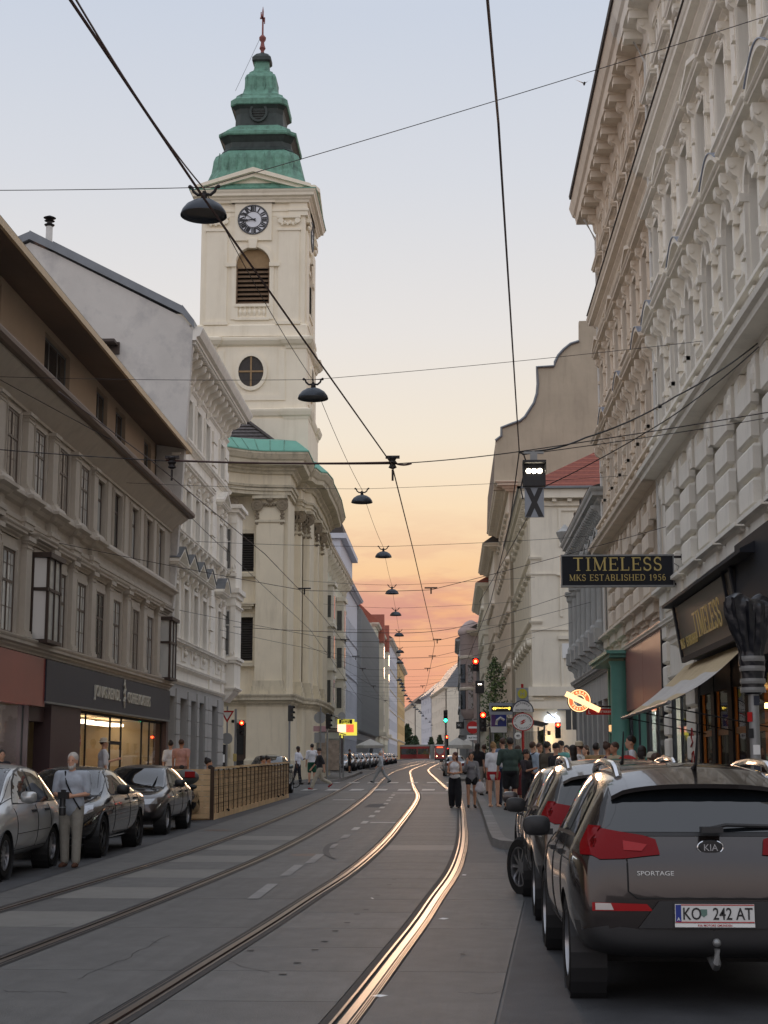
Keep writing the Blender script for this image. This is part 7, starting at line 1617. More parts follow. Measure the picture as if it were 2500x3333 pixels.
# the crowd
X6=lambda cx:1550+cx*.3617
Y6=lambda cy:2300+cy*.3617
def cp(label,cx,cy,v,face,**k):return P_at(label,X6(cx),Y6(cy),v,face,group=CR,vox=k.pop('vox',.021),**k)
cp('blonde woman in white T-shirt and red shorts at the kerb edge of the crowd',155,335,44,-.4,fem=True,top=(222,222,226),bottom=(170,32,40),bot='hotpants',shoes=None,hair='hair_blond',hstyle='bun',arms=('down','cross'),hang=.16)
cp('man in blue long-sleeved shirt with hand on hip behind the green T-shirt',238,293,45,.5,top=(98,116,144),sleeve=.95,bottom=(36,40,58),arms=('hip','down'),hair='hair_brown')
cp('broad man in dark green T-shirt and black shorts seen from behind',305,293,41.5,.1,top=(62,78,72),bottom=(28,28,32),bot='shorts',hair='hair_dark',build=1.25,arms=(((.25,-.05,-1),(.1,.25,-1)),((.25,-.05,-1),(-.2,.6,-.7))),legs=((.05,0),(-.05,0)),extra=lambda o,s,hp,h,hips,shz,ch:strap(o,s,hips,shz,(24,24,26),-1),skin='tan')
cp('woman in a long dark red dress beside the red stop pole',372,362,43,.9,fem=True,top=(96,32,38),sleeve=.2,bottom=(92,30,36),bot='dress',hair='hair_brown',hstyle='bob',arms=('hold','up'),skin='tan')
cp('person with dark curly hair holding a cup behind the red dress',448,402,40,-2.2,top=(52,46,52),hair='hair_dark',hstyle='curly',arms=('hold','fwd'),skin='tan',bottom=(36,34,38))
cp('man in pale blue shirt and navy shorts wearing a dark backpack',510,330,41,-.9,top=(176,190,206),bottom=(30,36,52),bot='shorts',hair='hair_brown',arms=('hold','down'),extra=backpack((30,32,38)))
cp('short-haired man facing the street behind the pale blue shirt',570,342,44,-2.5,top=(92,60,52),hair='hair_brown',skin='tan')
cp('bearded man with dark curly hair in a patterned shirt',640,328,39,-.9,top=(82,74,62),hair='hair_dark',hstyle='beard',build=1.15,arms=('hold','hold'),bottom=(40,38,40))
cp('young man in black T-shirt looking down in the middle of the crowd',715,344,36,-1.0,top=(34,32,36),hair='hair_dark',head=(0,.45),arms=('hold','hold'),bottom=(48,48,56))
cp('man in turquoise shirt behind the young man in black',762,324,40,2.4,top=(110,172,164),hair='hair_dark',head=(0,.3),arms=('down','hold'))
cp('dark-haired person half hidden behind the turquoise shirt',812,360,43,2.8,top=(70,72,80),hair='hair_dark')
cp('woman with long black hair in a white top seen from behind',868,362,33,.4,fem=True,top=(216,216,220),sleeve=.3,hair='hair_dark',hstyle='long',arms=('hold','down'),bottom=(50,54,66))
cp('man in a beige cap and white T-shirt beside the long-haired woman',925,332,35,1.2,top=(220,220,222),hair='hair_brown',extra=cap((190,176,150)),arms=('down','hold'),bottom=(60,66,84))
cp('dark-haired woman behind the man in the cap',985,362,39,2.2,fem=True,top=(88,64,60),hair='hair_brown',hstyle='long')
cp('man in tan shirt with a dark shoulder strap seen from behind',1080,342,36,-.2,top=(152,126,88),hair='hair_dark',build=1.15,extra=lambda o,s,hp,h,hips,shz,ch:strap(o,s,hips,shz,(40,34,32),1),bottom=(52,48,46))
cp('woman with a headband and bare shoulders near the turquoise column',1182,338,34,-1.3,fem=True,top=(62,48,72),sleeve=0,hair='hair_brown',hstyle='bun',skin='tan',arms=('hold','hold'),bottom=(60,56,60))
cp('brown-haired man in a beige vest looking left near the turquoise column',1245,336,33,2.0,top=(176,160,130),sleeve=.1,hair='hair_brown',skin='tan',bottom=(70,66,62))
cp('tall man in white T-shirt in front of the lit shop window',1392,279,33,1.6,top=(220,222,226),hair='hair_dark',build=1.1,bottom=(60,62,70))
cp('black-haired woman in white top with a thin strap by the shop window',1492,372,28,-.3,fem=True,top=(216,216,212),sleeve=.2,hair='hair_dark',hstyle='bob',extra=lambda o,s,hp,h,hips,shz,ch:strap(o,s,hips,shz,(30,28,30),1))
cp('seated-height person in a pale cap just above the car roof',1578,452,26,.6,top=(200,192,180),hair='hair_brown',extra=cap((186,178,160)),fem=True)
cp('brown-haired person lowest above the car roof by the awning',1622,478,24,-.8,top=(210,206,200),hair='hair_brown',fem=True,hstyle='bob')
cp('woman with long dark hair in black top behind the two walkers',12,338,55,-.3,fem=True,top=(34,32,36),sleeve=.3,bottom=(150,142,134),hair='hair_dark',hstyle='long',arms=('hip','down'))
cp('person in grey shorts standing behind the woman in red shorts',70,352,57,.3,top=(76,78,74),bottom=(96,92,84),bot='shorts',hair='hair_brown')
# guests sitting behind the fence
for lb,px,py,v in(('guest with sunglasses seated behind the near end of the fence',737,2478,41),('dark-haired guest seated behind the far end of the fence',888,2480,53),('guest seated farthest behind the fence beside another',915,2482,54.5)):
 q=at(px,py,v);person(lb,min(q.x,-6.4),v,-1.2,H=1.72,lift=.2+.0,seat=.42,legs=((1.45,1.45),(1.45,1.45)),top=(60,56,60),hair='hair_dark',hstyle='bun',fem=True,arms=('hold','hold'),vox=.024)
 st=thing('stool',(min(q.x,-6.4),v,gz(v)+.02),-1.2+0,lb.replace('guest','wooden stool of the guest').replace('dark-haired ',''),'stool');ob('seat',MB().box(-.25,-.22,.5,.25,.22,.56),MT['wood_warm'],st)
 for a in(-.2,.2):
  for c in(-.18,.18):ob('leg',MB().box(a-.02,c-.02,0,a+.02,c+.02,.5),MT['wood_warm'],st)
  # --- lettering with serifs (built from strokes)
def arc(cx,cy,rx,ry,a0,a1,n=10):return[(cx+rx*cos(radians(a0+(a1-a0)*i/n)),cy+ry*sin(radians(a0+(a1-a0)*i/n))) for i in range(n+1)]
TK,TN=.13,.055
GL={'T':(.78,[([(.39,0),(.39,1)],TK),([(.03,.96),(.75,.96)],.08)],[(.39,0,.15),]),'I':(.42,[([(.21,0),(.21,1)],TK)],[(.21,0,.17),(.21,1,.17)]),'M':(1.0,[([(.14,0),(.14,1)],TN),([(.14,1),(.5,.05)],TK),([(.5,.05),(.86,1)],TN),([(.86,0),(.86,1)],TK)],[(.14,0,.12),(.86,0,.15),(.1,1,.1),(.9,1,.1)]),'E':(.72,[([(.16,0),(.16,1)],TK),([(.16,.965),(.66,.965)],.07),([(.16,.5),(.52,.5)],.06),([(.16,.035),(.68,.035)],.07),([(.66,.78),(.66,1)],.045),([(.68,0),(.68,.24)],.045),([(.52,.4),(.52,.6)],.04)],[(.16,0,.14),(.16,1,.14)]),'L':(.68,[([(.16,0),(.16,1)],TK),([(.16,.035),(.64,.035)],.07),([(.63,0),(.63,.28)],.045)],[(.16,0,.14),(.16,1,.16)]),'S':(.62,[(arc(.31,.74,.22,.24,20,180,8)+arc(.31,.74,.22,.24,180,270,5)[1:]+arc(.31,.26,.24,.24,90,-90,8)[1:]+arc(.31,.26,.24,.24,-90,-165,6)[1:],.105),([(.53,.74),(.53,.98)],.04),([(.07,.02),(.07,.28)],.04)],[]),'K':(.84,[([(.16,0),(.16,1)],TK),([(.2,.42),(.7,1)],TN),([(.36,.58),(.74,0)],TK)],[(.16,0,.14),(.16,1,.14),(.74,0,.12),(.7,1,.12)]),'A':(.84,[([(.12,0),(.42,1)],TN),([(.42,1),(.72,0)],TK),([(.22,.34),(.6,.34)],TN)],[(.1,0,.1),(.72,0,.13)]),'B':(.76,[([(.16,0),(.16,1)],TK),([(.16,.97),(.4,.97)]+arc(.4,.75,.2,.22,90,-90,8)+[(.16,.53)],.085),([(.16,.5),(.44,.5)]+arc(.44,.26,.23,.24,90,-90,8)+[(.16,.03)],.085)],[(.12,0,.1),(.12,1,.1)]),'H':(.92,[([(.16,0),(.16,1)],TK),([(.76,0),(.76,1)],TK),([(.16,.5),(.76,.5)],TN)],[(.16,0,.14),(.16,1,.14),(.76,0,.14),(.76,1,.14)]),'D':(.86,[([(.16,0),(.16,1)],TK),([(.16,.97),(.4,.97)]+arc(.4,.5,.36,.47,90,-90,12)+[(.16,.03)],.09)],[(.12,0,.1),(.12,1,.1)]),'N':(.92,[([(.14,0),(.14,1)],TN),([(.12,1),(.78,0)],TK),([(.78,0),(.78,1)],TN)],[(.14,0,.12),(.78,1,.12),(.08,1,.08)]),'G':(.86,[(arc(.44,.5,.36,.47,45,330,16),.1),([(.76,.02),(.76,.44)],TK)],[(.74,.44,.14)]),'1':(.5,[([(.26,0),(.26,1)],TK),([(.08,.8),(.26,.98)],TN)],[(.26,0,.17)]),'9':(.64,[(arc(.32,.68,.2,.29,0,360,14),.1),(arc(.3,.5,.23,.46,10,-110,10),.09)],[]),'6':(.64,[(arc(.32,.32,.2,.29,0,360,14),.1),(arc(.34,.5,.23,.46,190,70,10),.09)],[]),'5':(.62,[([(.18,.95),(.54,.95)],.09),([(.18,.95),(.16,.58)],.06),(arc(.28,.3,.24,.3,110,-140,12),.1)],[]),' ':(.4,[],[])}
def serif_text(txt,h,m,track=.06,depth=.012):
 x=0.0;k=0;out_=[]
 for ch in txt:
  w,strokes,serifs=GL[ch];b=MB()
  for pts,tw in strokes:
   for(xa,ya),(xb,yb) in zip(pts[:-1],pts[1:]):
    d=Vector((xb-xa,yb-ya));d=d.normalized() if d.length>1e-6 else Vector((1,0));n_=Vector((-d.y,d.x))*tw/2;e=d*(tw*.22 if len(pts)>2 else 0)
    q=[((x+p[0])*h,p[1]*h) for p in((xa-e.x+n_.x,ya-e.y+n_.y),(xa-e.x-n_.x,ya-e.y-n_.y),(xb+e.x-n_.x,yb+e.y-n_.y),(xb+e.x+n_.x,yb+e.y+n_.y))]
    dz=depth+(k%9)*.0003;k+=1;b.prism(q,lambda p:(p[0],p[1],0),lambda p:(p[0],p[1],dz))
  for sx,sy,sw in serifs:
   y0,y1=(sy,sy+.05) if sy<.5 else(sy-.05,sy);dz=depth+(k%9)*.0003;k+=1
   b.prism([((x+sx-sw)*h,y0*h),((x+sx+sw)*h,y0*h),((x+sx+sw)*h,y1*h),((x+sx-sw)*h,y1*h)],lambda p:(p[0],p[1],0),lambda p:(p[0],p[1],dz))
  if b.v:out_.append(ob('letter',b,m,fix=True))
  x+=w+track
 return out_,(x-track)*h
def lay_text(o,parent,loc,rz,center=True,sx=1.0,tilt=0.0):
 os_,w=o;dx=Vector((cos(rz),sin(rz),0))
 for q in os_:q.parent=parent;q.rotation_euler=(pi/2+tilt,0,rz);q.scale=(sx,1,1);q.location=Vector(loc)-dx*(w*sx/2 if center else 0)
 return os_[0]
def sans(txt,size,m,parent,loc,rz,name='sign_lettering',bold=True,align='CENTER',depth=.004,sx=1.0,tilt=0.0):
 t=text3d(txt,size,m,None,depth,align,bold);t.name=name;t.parent=parent;t.location=loc;t.rotation_euler=(pi/2+tilt,0,rz);t.scale=(sx,1,1)
 return islands(t) if size>.3 else t
 # --- projecting shop sign
def shop_sign():
 Y=35.9;a,c=at(1828,1812,Y),at(2191,1905,Y);w,h=c.x-a.x,a.z-c.z;cx,cz=(a.x+c.x)/2,(a.z+c.z)/2
 r=thing('hanging_sign',(cx,Y,cz),0,'black hanging sign with gold serif lettering on two wall brackets','sign')
 ob('board',MB().box(-w/2,-.06,-h/2,w/2,.06,h/2),MT['black_paint'],r);f=MB()
 f.box(-w/2-.03,-.075,h/2,w/2+.03,.075,h/2+.035).box(-w/2-.03,-.075,-h/2-.035,w/2+.03,.075,-h/2).box(-w/2-.03,-.075,-h/2,-w/2,.075,h/2).box(w/2,-.075,-h/2,w/2+.03,.075,h/2);ob('frame',f,MT['galv'],r)
 lay_text(serif_text('TIMELESS',.31,MT['gold'],.14),r,(0,-.063,.0),0,sx=1.02);lay_text(serif_text('MKS ESTABLISHED 1956',.145,MT['gold'],.1),r,(0,-.063,-.235),0,sx=1.0)
 for z_ in(h/2-.02,-h/2+.03):ob('bracket',MB().tube([(w/2,0,z_),(5.5-cx,0,z_)],.03,8).box(5.5-cx-.06,-.07,z_-.07,5.5-cx,.07,z_+.07),MT['iron'],r)
 ob('cable',MB().tube([(w/2,0,.2),(w/2+.15,0,.1),(w/2+.1,0,-.02),(w/2+.02,0,-.15)],.008,5),MT['black'],r)
shop_sign()
# vertical lettering on the near shop pilaster, coffee shop name
for i,ch in enumerate('GENLESS'):
 p=atx(2484,2210+i*29.3,5.36);o=lay_text(serif_text(ch,.13,MT['gold'],0,.01),None,(5.36,26.2,p.z-.05),-pi/2)
 r_=SIGN_AT[0][0];o.parent=r_;o.matrix_parent_inverse=(Matrix.Translation(r_.location)@r_.rotation_euler.to_matrix().to_4x4()).inverted()
COFFEE=mat('sign_letter',srgb(196,192,178),.5)
sans('JONAS REINDL',.46,COFFEE,BROWN,(54.4-42.5,.16,3.58),pi,align='LEFT',depth=.02,sx=1.1);sans('COFFEE ROASTERS',.46,COFFEE,BROWN,(54.4-46.9,.16,3.58),pi,align='LEFT',depth=.02,sx=.92)
for r_,lx_ in SIGN_AT:lay_text(serif_text('TIMELESS',.5,MT['gold'],.1),r_,(lx_(29.2),.60,4.18),pi,sx=.98,tilt=.145);lay_text(serif_text('MKS',.2,MT['gold'],.1),r_,(lx_(32.6),.565,4.12),pi,tilt=.145);lay_text(serif_text('ESTABLISHED',.2,MT['gold'],.1),r_,(lx_(31.4),.565,4.12),pi,tilt=.145,sx=.8)
em=MB()
for k in range(5):em.tube([(0,0,-.3+.12*k),(.14*(-1)**k,0,-.16+.12*k),(.02,0,.02+.12*k)],.022,5)
em.tube([(0,0,-.36),(0,0,.42)],.02,5);ob('sign_emblem',em,COFFEE,BROWN,(54.4-46.45,.17,3.75))
for v,z_ in((35.2,2.35),(34.0,2.35)):ob('lit_poster',MB().box(54.4-v-.25,-.6,z_-.35,54.4-v+.25,-.58,z_+.35),MT['cool_light'],BROWN)
ob('door_sticker',MB().lathe([(.001,0),(.24,0),(.24,.006),(.001,.006)],(54.4-42.0,-.13,2.35),20,'y'),MT['red_paint'],BROWN);ob('sticker_bar',MB().box(54.4-42.17,-.123,2.31,54.4-41.83,-.121,2.39),MT['white'],BROWN)
# --- hanging street lamps and overhead wires
MT['lamp_shell']=mat('lamp_shell',srgb(56,62,70),.4,metal=.3,var=.12,vscale=6);MT['lamp_in']=mat('lamp_in',srgb(70,76,82),.3,metal=.4)
def lamp_proto():
 r=thing('street_lamp',(0,0,0),0,'','street lamp','lamps hung over the street')
 ob('shade',MB().lathe([(.02,.235),(.07,.23),(.16,.205),(.25,.145),(.305,.07),(.325,.012),(.325,0),(.315,.004),(.295,.065),(.24,.13),(.15,.185),(.02,.2)],n=28),MT['lamp_shell'],r,smooth=True)
 ob('reflector',MB().lathe([(.30,.03),(.25,.045),(.15,.05),(.001,.05)],n=24,cap=False),MT['lamp_in'],r)
 ob('neck',MB().lathe([(.045,.22),(.045,.3),(.025,.32),(.025,.36)],n=12),MT['iron'],r)
 b=MB()
 for s in(-1,1):b.tube([(s*.02,0,.32),(s*.09,0,.31),(s*.15,0,.36),(s*.17,0,.42),(s*.2,0,.43)],.022,6);b.ball((s*.2,0,.43),.03)
 b.tube([(-.2,0,.42),(.2,0,.42)],.008,5);ob('bracket',b,MT['iron'],r,smooth=True);return r
LP=[(663,703),(1019,1298),(1178,1636),(1248,1814),(1276,1933),(1288,2004),(1299,2071),(1302,2125),(1302,2160),(1300,2216),(1307,2228),(1310,2238),(1314,2250),(1320.5,2266),(1329,2277),(1336,2286),(1343,2296),(1349,2305),(1358,2311),(1366,2318),(1371,2323),(1377,2332),(1387,2341),(1399,2352),(1405,2362),(1413,2377)]
lp0=lamp_proto();LPOS=[]
ORD=['nearest','second','third','fourth','fifth','sixth','seventh','eighth','ninth','tenth','eleventh','twelfth','thirteenth','fourteenth','fifteenth','sixteenth','seventeenth','eighteenth','nineteenth','twentieth','twenty-first','twenty-second','twenty-third','twenty-fourth','twenty-fifth','twenty-sixth']
for i,(px,py) in enumerate(LP):
 v=20.0
 for _ in range(30):v=v*(gz(v)+9.1-CAMH)/max(.1,at(px,py,v).z-CAMH)
 p=at(px,py,v);LPOS.append(p);o=lp0 if i==0 else copy_tree(lp0);o.location=p
 o['label']='nearest hanging street lamp, large dark dome in front of the tower' if i==0 else f'{ORD[i]} dark dome lamp along the wire over the street, counted from the near one'
def wire(label,pts,r=.012,m='wire',sag=0.0,name='overhead_wire',group='overhead wires',n=14):
 P=[Vector(p) for p in pts];Q=[]
 for a,c in zip(P[:-1],P[1:]):
  for k in range(n):t=k/n;q=a.lerp(c,t);q.z-=sag*4*t*(1-t);Q.append(q)
 Q.append(P[-1]);b=MB().tube([q-P[0] for q in Q],r*.68,5);return tag(ob(name,b,MT[m],None,P[0]),label,'wire',group)
for i,p in enumerate(LPOS[:16]):
 zl=p.z+.42
 if i==0:ends=((-10,p.y,zl+.1),(5.4,p.y+.5,zl+2.9))
 elif i==1:ends=((-9.95,p.y,zl+.15),(5.4,p.y,zl+.75))
 else:ends=((-9.9 if p.y<68 else(-7.0 if p.y<100 else-12),p.y,zl+.25),(5.4 if p.y<70 else 4.4-p.y*.004,p.y,zl+.35))
 wire(f'thin span wire holding the {ORD[i]} lamp, wall to wall',[ends[0],(p.x,p.y,zl),ends[1]],.009 if i<3 else .012,'iron',.04,'span_wire','span wires of the lamps')
for i in range(len(LPOS)-1):
 if i<13:
  a,c=LPOS[i],LPOS[i+1];wire(f'thin cable running from the {ORD[i]} lamp to the next one',[(a.x,a.y,a.z+.4),(c.x,c.y,c.z+.4)],.01,'iron',.12,'lamp_cable','cables between the lamps')
a=LPOS[0];wire('thick reddish cable rising from the nearest lamp to the upper left',[(a.x,a.y,a.z+.4),tuple(at(236,-20,12.5)),tuple(at(70,-270,9))],.016,'wire',.1,'lamp_cable','cables between the lamps')
# contact wires over the tracks
def at_h(px,py,h):
 v=20.0
 for _ in range(30):v=v*(gz(v)+h-CAMH)/max(.1,at(px,py,v).z-CAMH)
 return at(px,py,v)
cw=[at_h(20,-320,5.55)]+[at_h(x_,y_,5.55) for x_,y_ in((230,0),(664,645),(993,1112),(1275,1510),(1345,1790),(1415,2096),(1408,2135),(1390,2225),(1372,2275))]
wire('dark contact wire over the right-hand track, from upper left down the street',cw,.014,'wire',0,'contact_wire','contact wires',4)
cw=[(LC(y),y,gz(y)+5.55) for y in(16,20,30,40,56,72,90,110,140,180,230,300)]
wire('contact wire over the left-hand track in front of the white house',cw,.011,'wire',0,'contact_wire','contact wires',4)
wire('thick dark cable falling from the top centre to the crossed signal',[at(1583,-40,7.2),at(1622,400,9.4),at(1690,1470,21.4)],.013,'wire',0,'feeder_wire','feeder wires')
wire('cable running from the crossed signal along the kerb into the distance',[at(1690,1470,21.4),at(1660,1700,27),at(1598,1955,39),at(1520,2150,62),at(1480,2260,90)],.014,'iron',0,'feeder_wire','feeder wires')
SP=21.4
wire('span cable with insulators carrying the contact wire before the church',[at(-200,1445,SP),at(540,1500,SP),at(1275,1510,SP),at(1690,1470,SP),at(2800,1290,SP)],.011,'iron',.02,'span_wire','span cables of the tram')
wire('thicker rod of that span cable between the insulators',[at(540,1498,SP),at(1280,1505,SP),at(1340,1508,SP)],.022,'wire',.03,'span_rod','span cables of the tram')
for i,px in enumerate((560,1278)):
 p=at(px,1506,SP);tag(ob('insulator',MB().lathe([(.02,-.09),(.06,-.07),(.04,-.03),(.065,0),(.04,.03),(.06,.07),(.02,.09)],n=12).tube([(0,0,-.1),(0,0,-.26)],.015,6).box(-.1,-.02,.06,.1,.02,.1),MT['iron'],None,p),['dark insulator at the left end of the span rod','dark insulator above the contact wire before the church'][i],'insulator')
for i,(v,zz) in enumerate(((38,6.3),(56,6.2),(66,6.25),(76,6.3),(97,6.6),(125,6.9))):
 wire(f'span cable number {["one", "two", "three", "four", "five", "six"][i]} of the tram wires, counted down the street',[(-9.9 if v<70 else-7.2 if v<100 else-12,v,gz(v)+zz+.6),(LC(v),v,gz(v)+5.65),(RC(v),v,gz(v)+5.65),(5.4 if v<70 else 4.2,v,gz(v)+zz+.9)],.011,'iron',.03,'span_wire','span cables of the tram')
 for c in(LC,RC):tag(ob('wire_hanger',MB().tube([(-.16,0,.05),(.16,0,.05)],.02,5).tube([(0,0,.05),(0,0,-.1)],.02,5),MT['iron'],None,(c(v),v,gz(v)+5.65)),f'small wire clamp over the {"left" if c is LC else "right"}-hand track at span {["one", "two", "three", "four", "five", "six"][i]}','clamp','wire clamps')
wire('thick black cable swinging from the stucco facade to the crossed signal',[atx(2478,1108,5.45),at(2200,1290,25),at(1905,1425,22.5),at(1690,1470,SP)],.02,'black',.06,'feeder_wire','feeder wires')
wire('black cable sagging from the facade past the red roof to the far span',[atx(2482,1118,5.45),at(2180,1360,27),at(1770,1585,30),at(1560,1960,50)],.015,'black',.05,'feeder_wire','feeder wires')
wire('span wire from the stucco facade under the black cables',[atx(2500,1360,5.45),at(1700,1480,SP+.1)],.01,'iron',.02,'span_wire','span cables of the tram')
wire('long slack cable crossing low before the white corner house',[at(1860,1930,60),at(1480,2045,52),at(1290,2060,52),at(760,2040,50)],.014,'iron',.05,'feeder_wire','feeder wires')
wire('thin diagonal cable in front of the white house and the church',[atx(-20,1225,-9.9),at(360,1430,30),at(700,1760,42),at(1010,2050,62),at(1180,2290,85)],.012,'iron',.0,'feeder_wire','feeder wires')
# --- crossed tram signal
MT['dots']=emis('signal_dots',(1.0,.86,.66),14);MT['sig_grey']=mat('sig_grey',srgb(150,156,164),.5)
def tram_signal():
 c=at(1738,1545,SP);r=thing('tram_signal',c,0,'black tram signal with three lit white dots above a crossed panel','signal')
 ob('housing',MB().box(-.16,-.07,-.17,.16,.07,.17),MT['black'],r);ob('hood',MB().box(-.165,-.2,.14,.165,-.07,.175).box(-.165,-.18,.0,-.15,-.07,.14).box(.15,-.18,.0,.165,-.07,.14),MT['black'],r)
 for k in(-1,0,1):ob('lit_dot',MB().lathe([(.001,-.012),(.033,-.01),(.036,0)],(k*.078,-.071,.04),14,'y'),MT['dots'],r)
 ob('panel',MB().box(-.135,-.012,-.61,.135,.012,-.185),MT['sig_grey'],r);x=MB()
 for s in(1,-1):x.add([(-.13*s,-.0145-.001*s,-.19),(-.055*s,-.0145-.001*s,-.19),(.13*s,-.0145-.001*s,-.605),(.055*s,-.0145-.001*s,-.605)],[(0,1,2,3)])
 ob('cross_mark',x,MT['black'],r);ob('mount',MB().box(-.05,-.03,.17,.05,.03,.3).tube([(0,0,.17),(0,0,.34)],.02,6).box(-.14,-.02,.3,.14,.02,.33),MT['galv'],r)
 ob('cable',MB().tube([(-.1,0,.17),(-.14,0,.3),(-.2,0,.32)],.012,5).tube([(-.16,0,-.05),(-.19,0,-.2),(-.16,0,-.35)],.01,5),MT['black'],r)
tram_signal()
# --- traffic lights
MT['red_on']=emis('red_on',(1.0,.012,.004),7);MT['green_on']=emis('green_on',(.02,1.0,.55),9);MT['lens_off']=mat('lens_off',(.02,.015,.015),.3);MT['core']=emis('core',(1.0,.3,.06),9)
def signal_head(parent,loc,rz,lit,s=1.0,n=3,name='signal_head'):
 h=ob(name,MB().box(-.13*s,-.08*s,-.13*s*n*1.0,.13*s,.08*s,.13*s*n),MT['black'],parent,loc,(0,0,rz))
 for k in range(n):
  z_=(.26*((n-1)/2-k))*s;on=lit==k
  ob('lens',MB().lathe([(.001,-.02*s),(.09*s,-.01*s),(.1*s,0)],(0,-.081*s,z_),18,'y'),MT['red_on'] if on and k==0 else MT['green_on'] if on else MT['lens_off'],h)
  if on:ob('lens_core',MB().lathe([(.001,-.012*s),(.045*s,-.008*s),(.05*s,0)],(0,-.101*s,z_),14,'y'),MT['core'] if k==0 else MT['green_on'],h)
  b=MB()
  for q in range(8):
   a0,a1=pi*q/8,pi*(q+1)/8;rr=.115*s
   b.quad((rr*cos(a0),-.08*s,z_+rr*sin(a0)),(rr*cos(a1),-.08*s,z_+rr*sin(a1)),(rr*cos(a1),-.2*s,z_+rr*sin(a1)),(rr*cos(a0),-.2*s,z_+rr*sin(a0)))
  ob('visor',b,MT['black'],h)
 return h
def pole_thing(name,label,cat,x,y,h,r=.05,lift=.14,group=None,m='galv'):
 o=thing(name,(x,y,gz(y)+lift),0,label,cat,group);ob('pole',MB().tube([(0,0,0),(0,0,h)],r,12),MT[m],o,smooth=True);return o
t=pole_thing('traffic_light','tall traffic light on the kerb with two glowing red lamps','traffic light',at(1556,2200,56).x,56,4.8,.06,group='traffic lights')
for px,py in((1548,2153),(1572,2328)):
 q=at(px,py,55.9);signal_head(t,(q.x-t.location.x,q.y-t.location.y-.1,q.z-.26*.9-t.location.z),0,0,.9,3 if py>2200 else 2) if py>2200 else signal_head(t,(q.x-t.location.x,-.12,q.z-.12-t.location.z),0,0,.9,2)
ob('signal_box',MB().box(-.1,-.1,3.6,.22,.0,4.05),MT['black'],t)
for x_ in(.02,.1):ob('lit_dot',MB().ball((x_,-.11,3.92),.02),MT['dots'],t)
t=pole_thing('traffic_light','traffic light showing green before the dark grey house','traffic light',at(1451,2400,100).x,100,3.6,.05,group='traffic lights');q=at(1451,2345,99.9);signal_head(t,(0,-.12,q.z-t.location.z+.26),0,2,1.0,3)
for i,(px,py,v) in enumerate(((1453,2399,104),(1457,2433,118))):
 q=at(px,py,v);t=pole_thing('traffic_light',['small red traffic light below the green one','lowest red traffic light beside the tram'][i],'traffic light',q.x,v,max(1.2,q.z-gz(v)+.3),.05,group='traffic lights');signal_head(t,(0,-.12,q.z-t.location.z-.26),0,0,1.0,3)
q=at(1816,2360,72);t=pole_thing('traffic_light','red traffic light on a pole before the restaurant sign','traffic light',q.x+.9,72,3.6,.06,group='traffic lights');signal_head(t,(-.9,0,q.z-t.location.z-.24),0,0,.95,3)
for x_ in(-.4,-.1):ob('signal_back',MB().box(x_-.12,0,2.5,x_+.12,.14,3.4),MT['pavement'],t)
ob('arm',MB().tube([(-.9,.05,3.42),(0,.05,3.42)],.03,6),MT['galv'],t)
q=at(788,2353,71.5);t=pole_thing('traffic_light','red traffic light before the church door','traffic light',q.x-.3,71.5,3.4,.06,.2,'traffic lights');signal_head(t,(.3,-.05,q.z-t.location.z-.24),0,0,.9,3);ob('push_box',MB().box(-.08,-.12,1.0,.08,-.05,1.35),MT['gold'],t)
for i,(px,py,v) in enumerate(((962,2322,78),(1084,2348,82))):
 q=at(px,py,v);t=pole_thing('traffic_light',['dark traffic light seen from the side at the church corner','dark traffic light seen from the side beside the bus shelter'][i],'traffic light',q.x-.3,v,q.z-gz(v)+.3,.055,group='traffic lights');signal_head(t,(.05,0,q.z-t.location.z),1.15,9,1.0,3)
 # --- road signs
MT['sign_back']=mat('sign_back',srgb(150,152,152),.5,metal=.3)
def disc(r,y0,y1,n=28):return MB().lathe([(.001,y0),(r,y0),(r,y1),(.001,y1)],n=n,axis='y')
q=at(740,2328,70);t=pole_thing('yield_sign','triangular give-way sign with red border at the white house','sign',q.x,70,q.z-gz(70)+.2,.04,.2)
zz=q.z-t.location.z;ob('plate',MB().xz([(-.32,.2),(.32,.2),(0,-.34)],-.06,-.05),MT['red_paint'],t,(0,0,zz));ob('plate_face',MB().xz([(-.2,.13),(.2,.13),(0,-.2)],-.066,-.061),MT['white'],t,(0,0,zz));ob('lower_disc',disc(.26,.0,.02),MT['sign_back'],t,(0,-.05,zz-1.05))
q=at(1539,2368,78);t=pole_thing('no_entry_sign','round red no-entry sign with white bar and plate below','sign',q.x,78,q.z-gz(78)+.3,.04);zz=q.z-t.location.z
ob('disc',disc(.31,-.07,-.05),MT['red_paint'],t,(0,0,zz));ob('bar',MB().box(-.22,-.076,-.05,.22,-.071,.05),MT['white'],t,(0,0,zz));ob('plate',MB().box(-.3,-.07,-.62,.3,-.05,-.38),MT['white'],t,(0,0,zz));sans('BUS TAXI',.1,MT['black'],t,(0,-.074,zz-.54),0)
q=at(2041,2500,22);t=pole_thing('no_parking_sign','round red and blue no-stopping sign just above the car roofs','sign',q.x,22,q.z-gz(22)+.1,.03);zz=q.z-t.location.z
ob('disc',disc(.18,-.06,-.05),MT['red_paint'],t,(0,0,zz))
for a in(pi/4,3*pi/4,5*pi/4,7*pi/4):
 ob('blue_field',MB().prism([(0.035*cos(a),.035*sin(a))]+[(.13*cos(a-.6+1.2*k/6),.13*sin(a-.6+1.2*k/6)) for k in range(7)],lambda p:(p[0],-.066,p[1]),lambda p:(p[0],-.061,p[1])),MT['blue_paint'],t,(0,0,zz))
q=at(1041,2336,84);t=pole_thing('sign_pole','two round signs seen from behind on a pole by the bus shelter','sign',q.x+.05,84,q.z-gz(84)+.45,.04);zz=q.z-t.location.z
